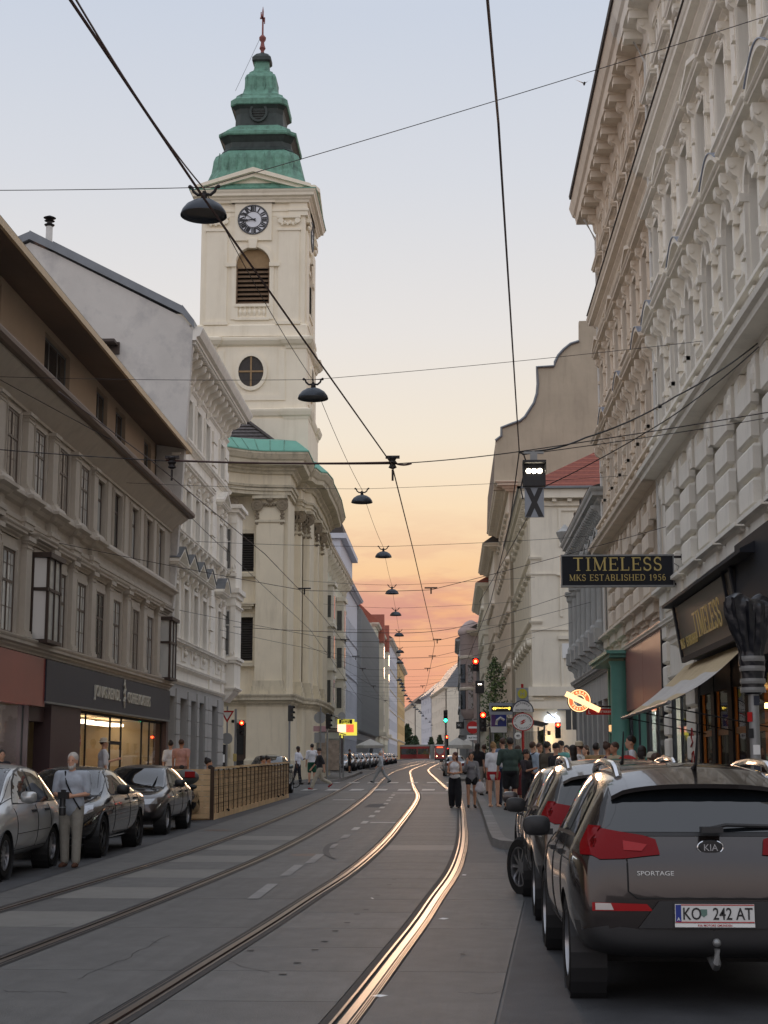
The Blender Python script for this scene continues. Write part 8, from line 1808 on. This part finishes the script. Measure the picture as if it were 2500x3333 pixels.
ob('disc',disc(.32,.04,.06),MT['sign_back'],t,(-.05,0,zz));ob('plate',MB().box(-.4,.04,-.75,.35,.06,-.45),mat('pink_back',srgb(176,140,142),.6),t,(0,0,zz));ob('plate',MB().box(-.35,.04,-1.35,.25,.06,-.8),MT['sign_back'],t,(0,0,zz));ob('second_disc',disc(.2,.04,.06),MT['sign_back'],t,(1.15,0,zz+.1));ob('arm',MB().tube([(0,.05,zz+.1),(1.2,.05,zz+.1)],.02,6),MT['sign_back'],t)
# tram and bus stop signs
def stop_signs():
 v=48.0;c=at(1702,2350,v);r=thing('stop_sign',(c.x,v,gz(v)+.14),0,'tram and bus stop sign, half-round and oval white plates on a red pole','sign');z0=r.location.z
 ob('pole',MB().tube([(0,.06,0),(0,.06,3.6)],.04,10),MT['red_paint'],r)
 zc=c.z-z0;rx,rz=.335,.28
 ov=lambda k:[(rx*k*cos(2*pi*i/36),zc+rz*k*sin(2*pi*i/36)) for i in range(36)]
 ob('oval_rim',MB().xz(ov(1.0),-.03,.03),MT['red_paint'],r);ob('oval_plate',MB().xz(ov(.9),-.036,-.031),MT['white'],r)
 zb=at(1702,2318,v).z-z0;hh=lambda k:[(.34*k,zb+.01*(1-k)*10),(.34*k*.99,zb+.05)]+[(.34*k*cos(pi*i/18),zb+.03+.34*k*sin(pi*i/18)) for i in range(1,18)]+[(-.34*k*.99,zb+.05),(-.34*k,zb+.01*(1-k)*10)]
 ob('half_rim',MB().xz(hh(1.0),-.03,.03),MT['navy'],r);ob('half_plate',MB().xz(hh(.9),-.036,-.031),MT['white'],r)
 def curved(txt,cx,cz,rx_,rz_,a0,a1,size,flip=False):
  for i,ch in enumerate(txt):
   a=radians(a0+(a1-a0)*i/(len(txt)-1));x,z_=cx+rx_*cos(a),cz+rz_*sin(a)
   o=text3d(ch,size,MT['black'],None,.002,'CENTER',True);o.name='letter';o.parent=r;o.location=(x,-.038,z_-size*.3);o.rotation_euler=(pi/2,0,0)
   t=(a-pi/2) if not flip else(a+pi/2);o.rotation_euler=Matrix.Rotation(-t,3,'Y').to_euler() if False else(Matrix.Rotation(-t,3,'Y')@Matrix.Rotation(pi/2,3,'X')).to_euler()
   o.location=Vector((x,-.038,z_))-Vector((-sin(t),0,cos(t)))*size*.34
 curved('AUTOBUS',0,zb+.03,.25,.25,138,42,.085);sans('HALTESTELLE',.075,MT['black'],r,(0,-.038,zb+.04),0)
 curved('STRASSENBAHN',0,zc,.25,.2,172,8,.07);curved('HALTESTELLE',0,zc,.25,.2,205,335,.07,True)
 b=MB();b.xz([(-.1,zc-.02),(.02,zc+.07),(.1,zc+.07),(0,zc-.0),(.1,zc+.02),(-.02,zc-.07),(-.1,zc-.07),(0,zc)],-.04,-.036);ob('emblem',b,MT['red_paint'],r)
 zh=at(1703,2258,v).z-z0;ob('h_plate',MB().box(-.19,.0,zh-.3,.19,.02,zh+.18),MT['sig_grey'],r);ob('h_disc',disc(.15,-.02,-.005),mat('h_disc',srgb(196,190,60),.5),r,(0,0,zh));sans('H',.2,MT['sig_grey'],r,(0,-.024,zh-.07),0);sans('Zieglergasse',.06,MT['navy'],r,(0,-.004,zh-.26),0)
 ob('line_plate',disc(.11,-.03,-.02),MT['white'],r,(-.16,0,zc-.42));sans('49',.11,MT['black'],r,(-.16,-.034,zc-.46),0)
stop_signs()
# passenger display, poster and shelter behind the stop
def display():
 v=52.0;a,c=at(1592,2288,v),at(1668,2326,v);r=thing('passenger_display',((a.x+c.x)/2,v,gz(v)+.14),0,'grey passenger display with yellow dot text above the crowd','display');w,z0=(c.x-a.x)/2,r.location.z
 ob('housing',MB().box(-w,-.1,c.z-z0,w,.1,a.z-z0),MT['sig_grey'],r);ob('screen',MB().box(-w*.8,-.106,c.z-z0+.1,w*.8+.06,-.101,a.z-z0-.1),MT['black'],r)
 AM=emis('amber',(1.0,.72,.1),2.5);sans('49',.13,AM,r,(-w*.72,-.11,(a.z+c.z)/2-z0-.04),0,align='LEFT');sans('Urban-Loritz-Pl',.075,AM,r,(-w*.4,-.11,(a.z+c.z)/2-z0+.0),0,align='LEFT');sans('8',.12,AM,r,(w*.72,-.11,(a.z+c.z)/2-z0-.04),0)
 ob('pole',MB().tube([(w+.06,0,0),(w+.06,0,a.z-z0)],.05,10),MT['galv'],r)
 p=at(1597,2325,v+.6),at(1650,2384,v+.6);k=thing('poster_panel',((p[0].x+p[1].x)/2,v+.6,gz(v)+.14),0,'blue and violet advertising panel under the display','poster');z0=k.location.z;w=(p[1].x-p[0].x)/2
 ob('panel',MB().box(-w,-.05,p[1].z-z0,w,.05,p[0].z-z0),MT['white'],k);ob('print',MB().box(-w*.94,-.056,p[1].z-z0+.2,w*.94,-.051,p[0].z-z0-.02),mat('print_blue',srgb(52,66,150),.4),k);ob('print',MB().box(-w*.94,-.06,p[1].z-z0+.2,-w*.4,-.057,p[0].z-z0-.02),mat('print_violet',srgb(96,60,120),.4),k)
 ob('print_curve',MB().tube([(-w*.3,-.062,p[1].z-z0+.25),(-w*.2,-.062,p[0].z-z0-.2),(w*.2,-.062,p[0].z-z0-.12),(w*.7,-.062,p[0].z-z0-.2)],.05,6),MT['white'],k);ob('leg',MB().box(-w*.7,-.03,0,-w*.6,.03,p[1].z-z0).box(w*.6,-.03,0,w*.7,.03,p[1].z-z0),MT['galv'],k)
display()
MT['shelter_glass']=glass_mat('shelter_glass',see=.8,bumpy=0);MT['shelter_roof']=mat('shelter_roof',srgb(96,88,82),.4,var=.15)
def shelter(label,x,y,w,d,h,lift=.14,poster=None):
 r=thing('bus_shelter',(x,y,gz(y)+lift),0,label,'shelter');n=10;b=MB()
 for i in range(n):
  a0,a1=i/n,(i+1)/n;z_=lambda t:h+.25*sin(pi*(.1+.8*t));X_=lambda t:-w/2-.15+(w+.3)*t
  b.prism([(X_(a0),z_(a0)),(X_(a1),z_(a1)),(X_(a1),z_(a1)+.05),(X_(a0),z_(a0)+.05)],lambda p:(p[0],-d/2-.1,p[1]),lambda p:(p[0],d/2+.1,p[1]))
 ob('roof',b,MT['shelter_roof'],r)
 for sx in(-1,1):
  for sy in(-1,1):ob('post',MB().tube([(sx*w/2,sy*d/2,0),(sx*w/2,sy*d/2,h+.08)],.035,8),MT['galv'],r)
 ob('glass_wall',MB().box(w/2-.01,-d/2,.3,w/2,d/2,h-.1),MT['shelter_glass'],r);ob('glass_wall',MB().box(-w/2,d/2-.01,.3,w/2,d/2,h-.1),MT['shelter_glass'],r)
 ob('bench',MB().box(-w/2+.1,.1,.42,w/2-.1,d/2-.05,.47),MT['galv'],r)
 if poster:ob('poster',MB().box(-w/2+.05,-d/2-.05,.45,w/2-.05,-d/2-.02,h-.25),mat('poster_print',srgb(150,136,122),.4,var=.35,vscale=3),r)
 return r
q=at(1680,2372,62);shelter('glass tram shelter with arched roof behind the stop signs',q.x,62,2.0,4.0,2.45)
q=at(1077,2420,88);shelter('bus shelter with curved roof and poster beyond the church',q.x,88,1.25,2.6,2.35,poster=True)
# --- shop and house signs
BL=emis('berliner_white',(.8,.88,1.0),1.6)
def berliner():
 Y=84.86;a,c=at(1771,2352,Y),at(1822,2316,Y);cx,w=(a.x+c.x)/2,(c.x-a.x)/2;r=thing('restaurant_sign',(cx,Y,a.z),0,'lit white restaurant sign with crossed cutlery on the white corner house','sign');h=c.z-a.z
 ob('panel',MB().xz([(-w,0),(w,0),(w,h*.3)]+[(w*cos(pi*i/14),h*.3+h*.48*sin(pi*i/14)) for i in range(1,14)]+[(-w,h*.3)],-.06,0),BL,r)
 ob('knife',MB().xz([(-w*.72,h*.95),(-w*.55,h*1.0),(w*.5,h*.38),(w*.42,h*.33)],-.08,-.061),MT['navy'],r);ob('fork',MB().xz([(w*.72,h*.98),(w*.5,h*.88),(-w*.3,h*.36),(-w*.24,h*.33)],-.075,-.062),BL,r);sans('BERLINER',.2,MT['navy'],r,(0,-.064,h*.08),0,sx=.9)
 k=thing('wall_lamp',at(1787,2386,84.8),0,'small wall lamp throwing light up and down under the restaurant sign','lamp');ob('body',MB().lathe([(.06,-.12),(.09,-.1),(.09,.1),(.06,.12)],(0,-.05,0),12),MT['iron'],k);ob('glow',MB().lathe([(.05,.0),(.001,.0)],(0,-.05,.125),12).lathe([(.07,0),(.001,0)],(0,-.05,-.125),12),MT['warm_strong'],k)
 for zz,e in((.3,5),(-.35,12)):
  l=bpy.data.lights.new('lamp_light','POINT');l.energy=e;l.color=(1,.68,.35);l.shadow_soft_size=.05;lo=link('lamp_light',l,k,(0,-.22,zz))
berliner()
a=at(1755,2248,84.85);c=at(1807,2264,84.85);r=thing('street_name_sign',((a.x+c.x)/2,84.85,c.z),0,'small blue street name plate on the white corner house','sign');ob('plate',MB().box(-(c.x-a.x)/2,-.03,0,(c.x-a.x)/2,.0,a.z-c.z),mat('enamel',srgb(40,44,92),.3),r);sans('7. Zieglergasse',.15,MT['white'],r,(0,-.034,.07),0,sx=.86)
a=at(1848,2118,84.9);o=ob('window_poster',MB().box(-.3,-.02,-.4,.3,0,.4),MT['white'],None,a);tag(o,'white notice in the lowest side window of the corner house','notice')
TBO=emis('tabak_cream',(1.0,.62,.3),1.5);TBR=emis('tabak_red',(1.0,.12,.04),1.3)
def tabak():
 Y=52.0;c=at(1885,2281,Y);r=thing('tobacco_sign',c,0,'glowing tobacco shop sign, a cigarette through an orange ring','sign');R=.36;b=MB();n=32
 def ann(r0,r1,y0,y1):
  b=MB()
  for i in range(n):
   a0,a1=2*pi*i/n,2*pi*(i+1)/n;b.xz([(r0*cos(a0),r0*sin(a0)),(r1*cos(a0),r1*sin(a0)),(r1*cos(a1),r1*sin(a1)),(r0*cos(a1),r0*sin(a1))],y0,y1)
  return b
 ob('ring',ann(.21,.345,-.07,.07),TBR,r);ob('ring_rim',ann(.345,.375,-.08,.08),TBO,r);ob('ring_rim',ann(.19,.21,-.08,.08),TBO,r);ob('ring_edge',ann(.375,.395,-.075,.075),MT['black'],r)
 L0,L1=at(1842,2258,Y)-c,at(1952,2312,Y)-c;d=Vector((L1.x-L0.x,L1.z-L0.z)).normalized();nn=Vector((-d.y,d.x))*.085
 ob('cigarette',MB().xz([(L0.x+nn.x,L0.z+nn.y),(L0.x-nn.x,L0.z-nn.y),(L1.x-nn.x,L1.z-nn.y),(L1.x+nn.x,L1.z+nn.y)],-.095,.085),TBO,r)
 for txt,a0,a1,fl in(('TABAK',130,40,False),('TRAFIK',215,315,True)):
  for i,ch in enumerate(txt):
   a_=radians(a0+(a1-a0)*i/(len(txt)-1));t=(a_-pi/2) if not fl else(a_+pi/2);o=text3d(ch,.12,TBO,None,.004,'CENTER',True);o.name='letter';o.parent=r;o.rotation_euler=(Matrix.Rotation(-t,3,'Y')@Matrix.Rotation(pi/2,3,'X')).to_euler();o.location=Vector((.278*cos(a_),-.075,.278*sin(a_)))-Vector((-sin(t),0,cos(t)))*.04
 ob('arm',MB().tube([(.3,0,-.18),(5.5-c.x,0,-.2)],.03,6),MT['iron'],r)
 q=at(1912,2317,Y);k=thing('lottery_sign',q,0,'dark red lottery sign below the tobacco ring','sign');ob('board',MB().box(-.05,-.06,-.1,5.45-q.x,.06,.1),MT['red_paint'],k);sans('LOTTERIEN',.1,MT['white'],k,(.3,-.064,-.035),0,align='LEFT');sans('L',.16,MT['white'],k,(.06,-.064,-.06),0)
tabak()
UY=emis('camera_yellow',(.9,.8,.1),.75);UR=emis('camera_red',(1.0,.1,.05),1.3);UP=emis('camera_peach',(1.0,.62,.42),1.3)
def camera_sign():
 Y=133.0;P_=lambda x,y:at(x,y,Y);a=P_(1100,2395);r=thing('camera_shop_sign',(a.x,Y,a.z),0,'lit yellow and red camera shop sign down the left pavement','sign')
 def bx(x0,y0,x1,y1,ya,yb,m,nm):p,q=P_(x0,y1)-a,P_(x1,y0)-a;return ob(nm,MB().box(p.x,ya,p.z,q.x,yb,q.z),m,r)
 bx(1104,2350,1162,2394,-.1,.1,UY,'yellow_box');bx(1099,2341,1154,2358,-.16,-.1,UY,'yellow_box');bx(1104,2342,1147,2356,-.18,-.161,MT['black'],'name_panel');bx(1099,2358,1127,2384,-.2,-.12,UP,'peach_panel');bx(1127,2358,1152,2384,-.2,-.12,UR,'red_panel');bx(1111,2396,1120,2410,-.05,.05,UY,'arrow_box')
 p=P_(1125,2349)-a;sans('UNITED',.2,UY,r,(p.x,-.185,p.z),0);sans('CAMERA',.2,UY,r,(p.x,-.185,p.z-.2),0);q=P_(1139,2374)-a;ob('roof_mark',MB().tube([(q.x-.25,-.21,q.z),(q.x,-.21,q.z+.2),(q.x+.25,-.21,q.z)],.03,5),MT['white'],r)
 ob('bracket',MB().tube([(0,0,.6),(-12-a.x,0,.6)],.05,6).tube([(.2,0,1.4),(-12-a.x,0,2.6)],.03,5),MT['iron'],r)
camera_sign()
q=at(1498,2361,92);r=thing('hanging_board',q,0,'small black board with white letters beside the no-entry sign','sign');ob('board',MB().box(-.24,-.05,-.2,.24,.05,.2),MT['black'],r);sans('SC',.2,MT['white'],r,(-.05,-.055,-.05),0);ob('bracket',MB().tube([(.2,0,.2),(.2,0,.35),(4.3-q.x,0,.4)],.03,6),MT['iron'],r)
r=thing('notice_board',(-11.75,78.98,1.5),0,'dark notice board with white papers on the church wall','notice board');ob('case',MB().box(-.4,-.12,.1,.4,0,1.2),MT['matte_black'],r);ob('paper',MB().box(0,-.126,.3,.28,-.121,.7),MT['white'],r);ob('paper',MB().box(-.3,-.126,.6,-.08,-.121,1.0),MT['sig_grey'],r)
# --- signal wrapped in black plastic, near right
MT['plastic_bag']=mat('plastic_bag',(.006,.007,.011),.3,spec=.5,bump=.3,bscale=14);MT['tape']=mat('tape',srgb(120,120,118),.35)
def wrapped():
 Y=16.4;b0=at(2452,2260,Y);t0=at(2452,1945,Y);r=thing('wrapped_signal',(b0.x,Y,gz(Y)+.14),0,'traffic signal wrapped in black plastic and tape on a stickered pole','traffic light');z0=r.location.z
 ob('pole',MB().tube([(0,0,0),(0,0,t0.z-z0-.2)],.055,14),MT['galv'],r,smooth=True)
 zt,zb=t0.z-z0,b0.z-z0;H=zt-zb;rows=[(.08,zb),(.12,zb+.04*H),(.12,zb+.2*H),(.14,zb+.34*H),(.12,zb+.42*H),(.15,zb+.55*H),(.19,zb+.72*H),(.215,zb+.88*H),(.21,zb+.96*H),(.13,zb+H)]
 zi=np.linspace(zb,zt,44);rows=[(float(np.interp(z_,[q[1] for q in rows],[q[0] for q in rows])),float(z_)) for z_ in zi]
 b=MB();n=72
 for j,(rr,z_) in enumerate(rows):
  t=max(0,(j-14)/30)
  for k in range(n):
   a=2*pi*k/n;f=rr*(1+.09*sin(a*11+2.2*t)*min(1,t*3)+.05*sin(a*23-3*t)*min(1,t*2)+.02*sin(a*7+j*.9));b.v.append((f*cos(a)*(1+.22*t*(cos(a)<0)),f*sin(a)*.8,z_+.05*sin(a*2+.6)*t))
 for j in range(len(rows)-1):
  for k in range(n):b.f.append((j*n+k,j*n+(k+1)%n,(j+1)*n+(k+1)%n,(j+1)*n+k))
 b.f+=[tuple(range(n))[::-1],tuple(range((len(rows)-1)*n,len(rows)*n))];ob('plastic_wrap',b,MT['plastic_bag'],r,smooth=True)
 for f in(.04,.13,.26,.36):ob('tape_band',MB().lathe([(.13,-.025),(.134,0),(.13,.03)],(0,0,zb+f*H),24,cap=False),MT['tape'],r)
 rr=random.Random(3)
 for k in range(9):a=rr.uniform(-2.6,-.9);z_=.9+k*.17;ob('sticker',MB().box(-.035,-.003,-.05,.035,.0,.05),[MT['white'],MT['matte_black'],MT['red_paint'],MT['navy']][k%4],r,(.058*cos(a),.058*sin(a),z_),(0,0,a+pi/2))
wrapped()
# --- wooden terrace fence
MT['fence_wood']=rnd_mat('fence_wood',srgb(220,186,142),.12,rough=.7,var=.14,vscale=6,bump=.2,bscale=20);MT['fence_dark']=mat('fence_dark',srgb(70,50,36),.7,var=.2,vscale=6)
def fence():
 y0,y1,x0=38.6,56.7,-5.9;r=thing('terrace_fence',(x0,y0,gz(y0)),0,'pale wooden terrace fence of boards with a dark grid','fence');n=20;L_=(y1-y0)/n;h=1.22;rows=9
 board=MB().box(-.03,.012,.004,0,L_-.012,h*.86/rows-.006).fixed('board');board.materials.append(MT['fence_wood'])
 for i in range(n):
  for j in range(rows):link('board',board,r,(0,i*L_,gz(y0+(i+.5)*L_)-gz(y0)+.16+j*h*.86/rows))
 for i in range(n+1):ob('batten',MB().box(-.02,i*L_-.016,.12,.025,i*L_+.016,h+.02),MT['fence_dark' if i%2==0 else 'fence_dark'],r,(0,0,gz(y0+i*L_)-gz(y0)))
 for i in range(n):
  dz=gz(y0+(i+.5)*L_)-gz(y0);ob('skirting',MB().box(-.05,i*L_+.03,0,.03,(i+1)*L_-.03,.15),MT['fence_wood'],r,(0,0,dz));ob('rail',MB().box(-.06,i*L_,h+.02,.05,(i+1)*L_-.005,h+.07),MT['fence_wood'],r,(0,0,dz))
  for j in range(1,5):ob('lattice_bar',MB().box(.0,i*L_+.03,.16+j*.21,.008,(i+1)*L_-.03,.17+j*.21),MT['fence_dark'],r,(0,0,dz))
  for j in range(1,3):ob('lattice_bar',MB().box(.008,i*L_+j*L_/3-.006,.16,.015,i*L_+j*L_/3+.006,h),MT['fence_dark'],r,(0,0,dz))
 for j in range(rows):ob('board',MB().box(-1.9,-.03,.04+j*.135,-.04,0,.04+j*.135+.128),MT['fence_wood'],r)
 ob('post',MB().box(-.06,-.05,0,.04,.0-.031,h+.08),MT['fence_dark'],r);ob('deck',MB().box(-1.95,.05,.0,-.07,y1-y0,.16),MT['fence_wood'],r)
fence()
# --- scooter and bicycle
def scooter():
 y=37.4;r=thing('scooter',(-6.35,y,gz(y)+.01),pi/2,'motor scooter with grey top box parked against the fence','scooter')
 t,q,d=wheel_meshes(.25,.12,6,1)
 for me,m in((t,MT['tyre']),(q,MT['rim_dark']),(d,MT['car_plastic'])):me.materials.append(m)
 for x_ in(.25,1.5):w=link('wheel',t,r,(x_,0,.25));link('rim',q,w);link('hub',d,w)
 body=MB();capsule(body,(.15,0,.62),(.75,0,.58),.17,.19);capsule(body,(.7,0,.42),(1.15,0,.3),.14,.14);capsule(body,(1.2,0,.35),(1.38,0,.95),.15,.13);me=blob(body,.03,'body');me.materials.append(PK);link('body',me,r)
 ob('seat',MB().ball((.5,0,.82),.4,.16,.07,14,8),MT['matte_black'],r,smooth=True);tb=MB();tb.ball((-.12,0,1.06),.3,.32,.19,20,12);me=blob(tb,.03,'box');me.materials.append(mat('top_box',srgb(92,94,92),.5));k=link('top_box',me,r);ob('box_lamp',MB().box(-.44,-.26,1.06,-.36,-.02,1.2),MT['reflector'],k);ob('box_seam',MB().lathe([(.305,1.04),(.312,1.05),(.305,1.06)],(-.12,0,0),20,cap=False),MT['seam'],k)
 ob('handlebar',MB().tube([(1.3,-.34,1.08),(1.36,-.1,1.02),(1.36,.1,1.02),(1.3,.34,1.08)],.02,6),MT['black'],r)
 for s in(-1,1):ob('mirror',MB().tube([(1.32,s*.28,1.08),(1.32,s*.34,1.26)],.008,5).ball((1.32,s*.36,1.3),.02,.07,.05),MT['black'],r)
 ob('tail_lamp',MB().ball((-.03,0,.74),.06,.1,.05),MT['tail_red'],r);ob('mudguard',MB().box(-.16,-.08,.2,-.12,.08,.5),MT['car_plastic'],r)
scooter()
def bicycle(x,y,rz,label):
 r=thing('bicycle',(x,y,gz(y)+.12),rz,label,'bicycle');R=.34
 for x_ in(-.52,.52):w=ob('wheel',MB().tube([(x_+R*cos(2*pi*k/28),0,R+R*sin(2*pi*k/28)) for k in range(28)],.018,6,closed=True),MT['tyre'],r);ob('spokes',(lambda b:([b.tube([(x_,0,R),(x_+R*cos(2*pi*k/14),0,R+R*sin(2*pi*k/14))],.004,4) for k in range(14)],b)[1])(MB()),MT['galv'],w)
 f=MB()
 for a,c in(((-.52,0,.34),(-.08,0,.3)),((-.08,0,.3),(-.22,0,.84)),((-.52,0,.34),(-.2,0,.78)),((-.08,0,.3),(.36,0,.78)),((-.2,0,.76),(.34,0,.84)),((.34,0,.92),(.52,0,.34))):f.tube([a,c],.018,6)
 ob('frame',f,MT['black'],r);ob('handlebar',MB().tube([(.3,-.28,1.0),(.36,0,.98),(.3,.28,1.0)],.014,6).tube([(.36,0,.98),(.34,0,.88)],.014,6),MT['black'],r);ob('saddle',MB().ball((-.24,0,.9),.14,.08,.04),MT['leather'],r,smooth=True);ob('crank',MB().lathe([(.001,-.02),(.09,-.02),(.09,.02),(.001,.02)],(-.08,0,.3),16,'y'),MT['galv'],r)
q=gp(982,2582);bicycle(-7.15,66.5,.5,'bicycle standing behind the grey-green car at the crossing')
# --- tram in the distance
MT['tram_red']=mat('tram_red',srgb(150,34,34),.35,coat=.6);MT['tram_grey']=mat('tram_grey',srgb(150,152,148),.4);MT['head_on']=emis('head_on',(1,.55,.3),8)
def tram():
 Y=352.0;c=at(1432,2474,Y);r=thing('tram',(c.x,Y,c.z),0,'red and grey tram coming round the bend at the end of the street','tram');w,h=1.18,3.3
 ob('front',MB().xz([(-w,.3),(w,.3),(w,1.3),(w*.96,2.9),(w*.8,3.2),(-w*.8,3.2),(-w*.96,2.9),(-w,1.3)],-.2,10),MT['tram_red'],r);ob('windscreen',MB().xz([(-w*.8,2.6),(w*.8,2.6),(w*.7,1.7),(0,1.2),(-w*.7,1.7)],-.24,-.21),MT['glass'],r);ob('roof',MB().box(-w,-.1,3.2,w,10,3.45),MT['white'],r);ob('destination',MB().box(-.7,-.24,2.72,.7,-.21,3.0),TBR,r)
 for s in(-1,1):ob('headlight',MB().lathe([(.001,-.03),(.12,-.02),(.12,0)],(s*.7,-.21,.85),12,'y'),MT['head_on'],r)
 ob('skirt',MB().box(-w,-.1,0,w,9,.3),MT['car_plastic'],r)
 # side sections turning to the left
 for i,(x0,x1,dy,m) in enumerate(((1.25,2.2,1,'tram_grey'),(2.4,5.2,3,'tram_red'),(5.3,9.2,7,'tram_red'))):
  s_=ob('side_section',MB().box(-x1,dy,.3,-x0,dy+2.3,3.1),MT[m],r);ob('roof',MB().box(-x1,dy-.02,3.1,-x0,dy+2.3,3.5),MT['tram_grey'],s_)
  if i:ob('window_band',MB().box(-x1+.1,dy-.03,1.3,-x0-.1,dy-.005,2.6),MT['glass'],s_)
tram()
# --- parasols, trees
MT['canvas']=mat('canvas',srgb(206,204,198),.9,var=.06)
def parasol(x,y,w,h,label,lit=False):
 r=thing('parasol',(x,y,gz(y)+.14),0,label,'parasol');ob('pole',MB().tube([(0,0,0),(0,0,h)],.035,8),MT['galv'],r);b=MB();n=8
 for k in range(n):a0,a1=2*pi*k/n+pi/8,2*pi*(k+1)/n+pi/8;p0,p1=(w*cos(a0),w*sin(a0),h-.55),(w*cos(a1),w*sin(a1),h-.55);b.add([(0,0,h),p0,p1,(p0[0],p0[1],h-.78),(p1[0],p1[1],h-.78)],[(0,1,2),(1,3,4,2)])
 ob('canopy',b,MT['canvas'],r);ob('base',MB().box(-.4,-.4,0,.4,.4,.1),MT['kerb'],r);return r
q=at(1205,2430,128);parasol(q.x,128,1.25,q.z-gz(128)+.5,'pale cafe parasol over the far left pavement');q=at(1490,2420,112);parasol(q.x,112,1.0,q.z-gz(112)+.3,'white cafe parasol beyond the crowd');q=at(1520,2425,118);parasol(q.x,118,.9,q.z-gz(118)+.35,'second white parasol close behind the other')
MT['bark']=mat('bark',srgb(74,62,52),.9,var=.25,vscale=8,bump=.4,bscale=20);MT['leaf_a']=rnd_mat('leaf_a',(.10,.15,.05),.2,rough=.6);MT['leaf_b']=rnd_mat('leaf_b',(.035,.065,.028),.2,rough=.6)
def leaves(n,clumps,size,seed,m,name,parent):
 r=random.Random(seed);b=MB()
 for _ in range(n):
  c,rad=clumps[int(r.random()*len(clumps))];u=Vector((r.gauss(0,1),r.gauss(0,1),r.gauss(0,1))).normalized()*(r.random()**.45);p=Vector(c)+Vector((u.x*rad[0],u.y*rad[1],u.z*rad[2]))
  a=Vector((r.gauss(0,1),r.gauss(0,1),r.gauss(0,1))).normalized()*size*r.uniform(.6,1.3);t=a.cross(Vector((r.gauss(0,1),r.gauss(0,1),r.gauss(0,1)))).normalized()*size*.45
  k=len(b.v);b.v+=[tuple(p-a),tuple(p+t),tuple(p+a),tuple(p-t)];b.f.append((k,k+1,k+2,k+3))
 return ob(name,b,MT[m],parent,fix=False)
def tree(x,y,h,crown0,w,label,seed,n,size,group=None,lift=.14,m=('leaf_a','leaf_b')):
 r=thing('tree',(x,y,gz(y)+lift),0,label,'tree',group);rr=random.Random(seed);b=MB();b.tube([(0,0,0),(.03,.02,h*.4),(0,.03,h*.92)],[.06+h*.008,.045+h*.004,.015],8);cl=[]
 for i in range(14):
  z_=crown0+(h-crown0)*(i+.5)/14;rad=w*(sin(pi*min(1,.18+.82*(i/13))*.97)*.75+.25)*rr.uniform(.6,1.1);a=rr.uniform(0,2*pi);e=(cos(a)*rad*.7,sin(a)*rad*.7,z_);b.tube([(0,0,z_-.25*w),e],[.03,.01],5);cl.append((e,(rad*.55,rad*.55,(h-crown0)*.07+.12)));cl.append(((-e[0]*.6,-e[1]*.6,z_+.1),(rad*.5,rad*.5,(h-crown0)*.06+.1)))
 ob('trunk',b,MT['bark'],r,smooth=True);leaves(n,cl,size,seed,m[0],'crown',r);leaves(n//2,cl,size,seed+1,m[1],'crown',r);return r
q=at(1612,2400,88);tree(q.x,88,6.6,2.6,1.0,'slender young street tree before the white corner house',5,1000,.095)
q=at(1625,2415,80);tree(q.x,80,3.1,.5,.9,'low leafy shrub tree behind the crowd',6,2200,.08)
for i,(px,pt,v,w,nn) in enumerate(((1325,2362,430,2.6,3200),(1352,2400,425,1.6,1800),(1404,2404,418,1.0,1200),(1432,2398,410,1.2,1300))):
 q=at(px,pt,v);h=q.z-gz(v);tree(q.x,v,h,h*.18,w,['large dark tree at the far end of the street','lower tree right beside the large far one','small round tree left of the tram','small tree above the tram roof'][i],20+i,nn,.3,'trees at the end of the street',m=('leaf_b','leaf_b'))
 # bird
b=MB();b.ball((0,0,0),.03,.11,.03,8,6);b.add([(0,.03,0),(-.26,-.02,.12),(-.1,-.06,.03),(0,-.05,0)],[(0,1,2,3)]);b.add([(0,.03,0),(.24,-.04,.16),(.1,-.06,.04),(0,-.05,0)],[(0,3,2,1)]);tag(ob('bird',b,MT['iron'],None,at(1902,272,38)),'small bird in flight beside the upper wire','bird')
bpy.data.scenes.remove(TMP)
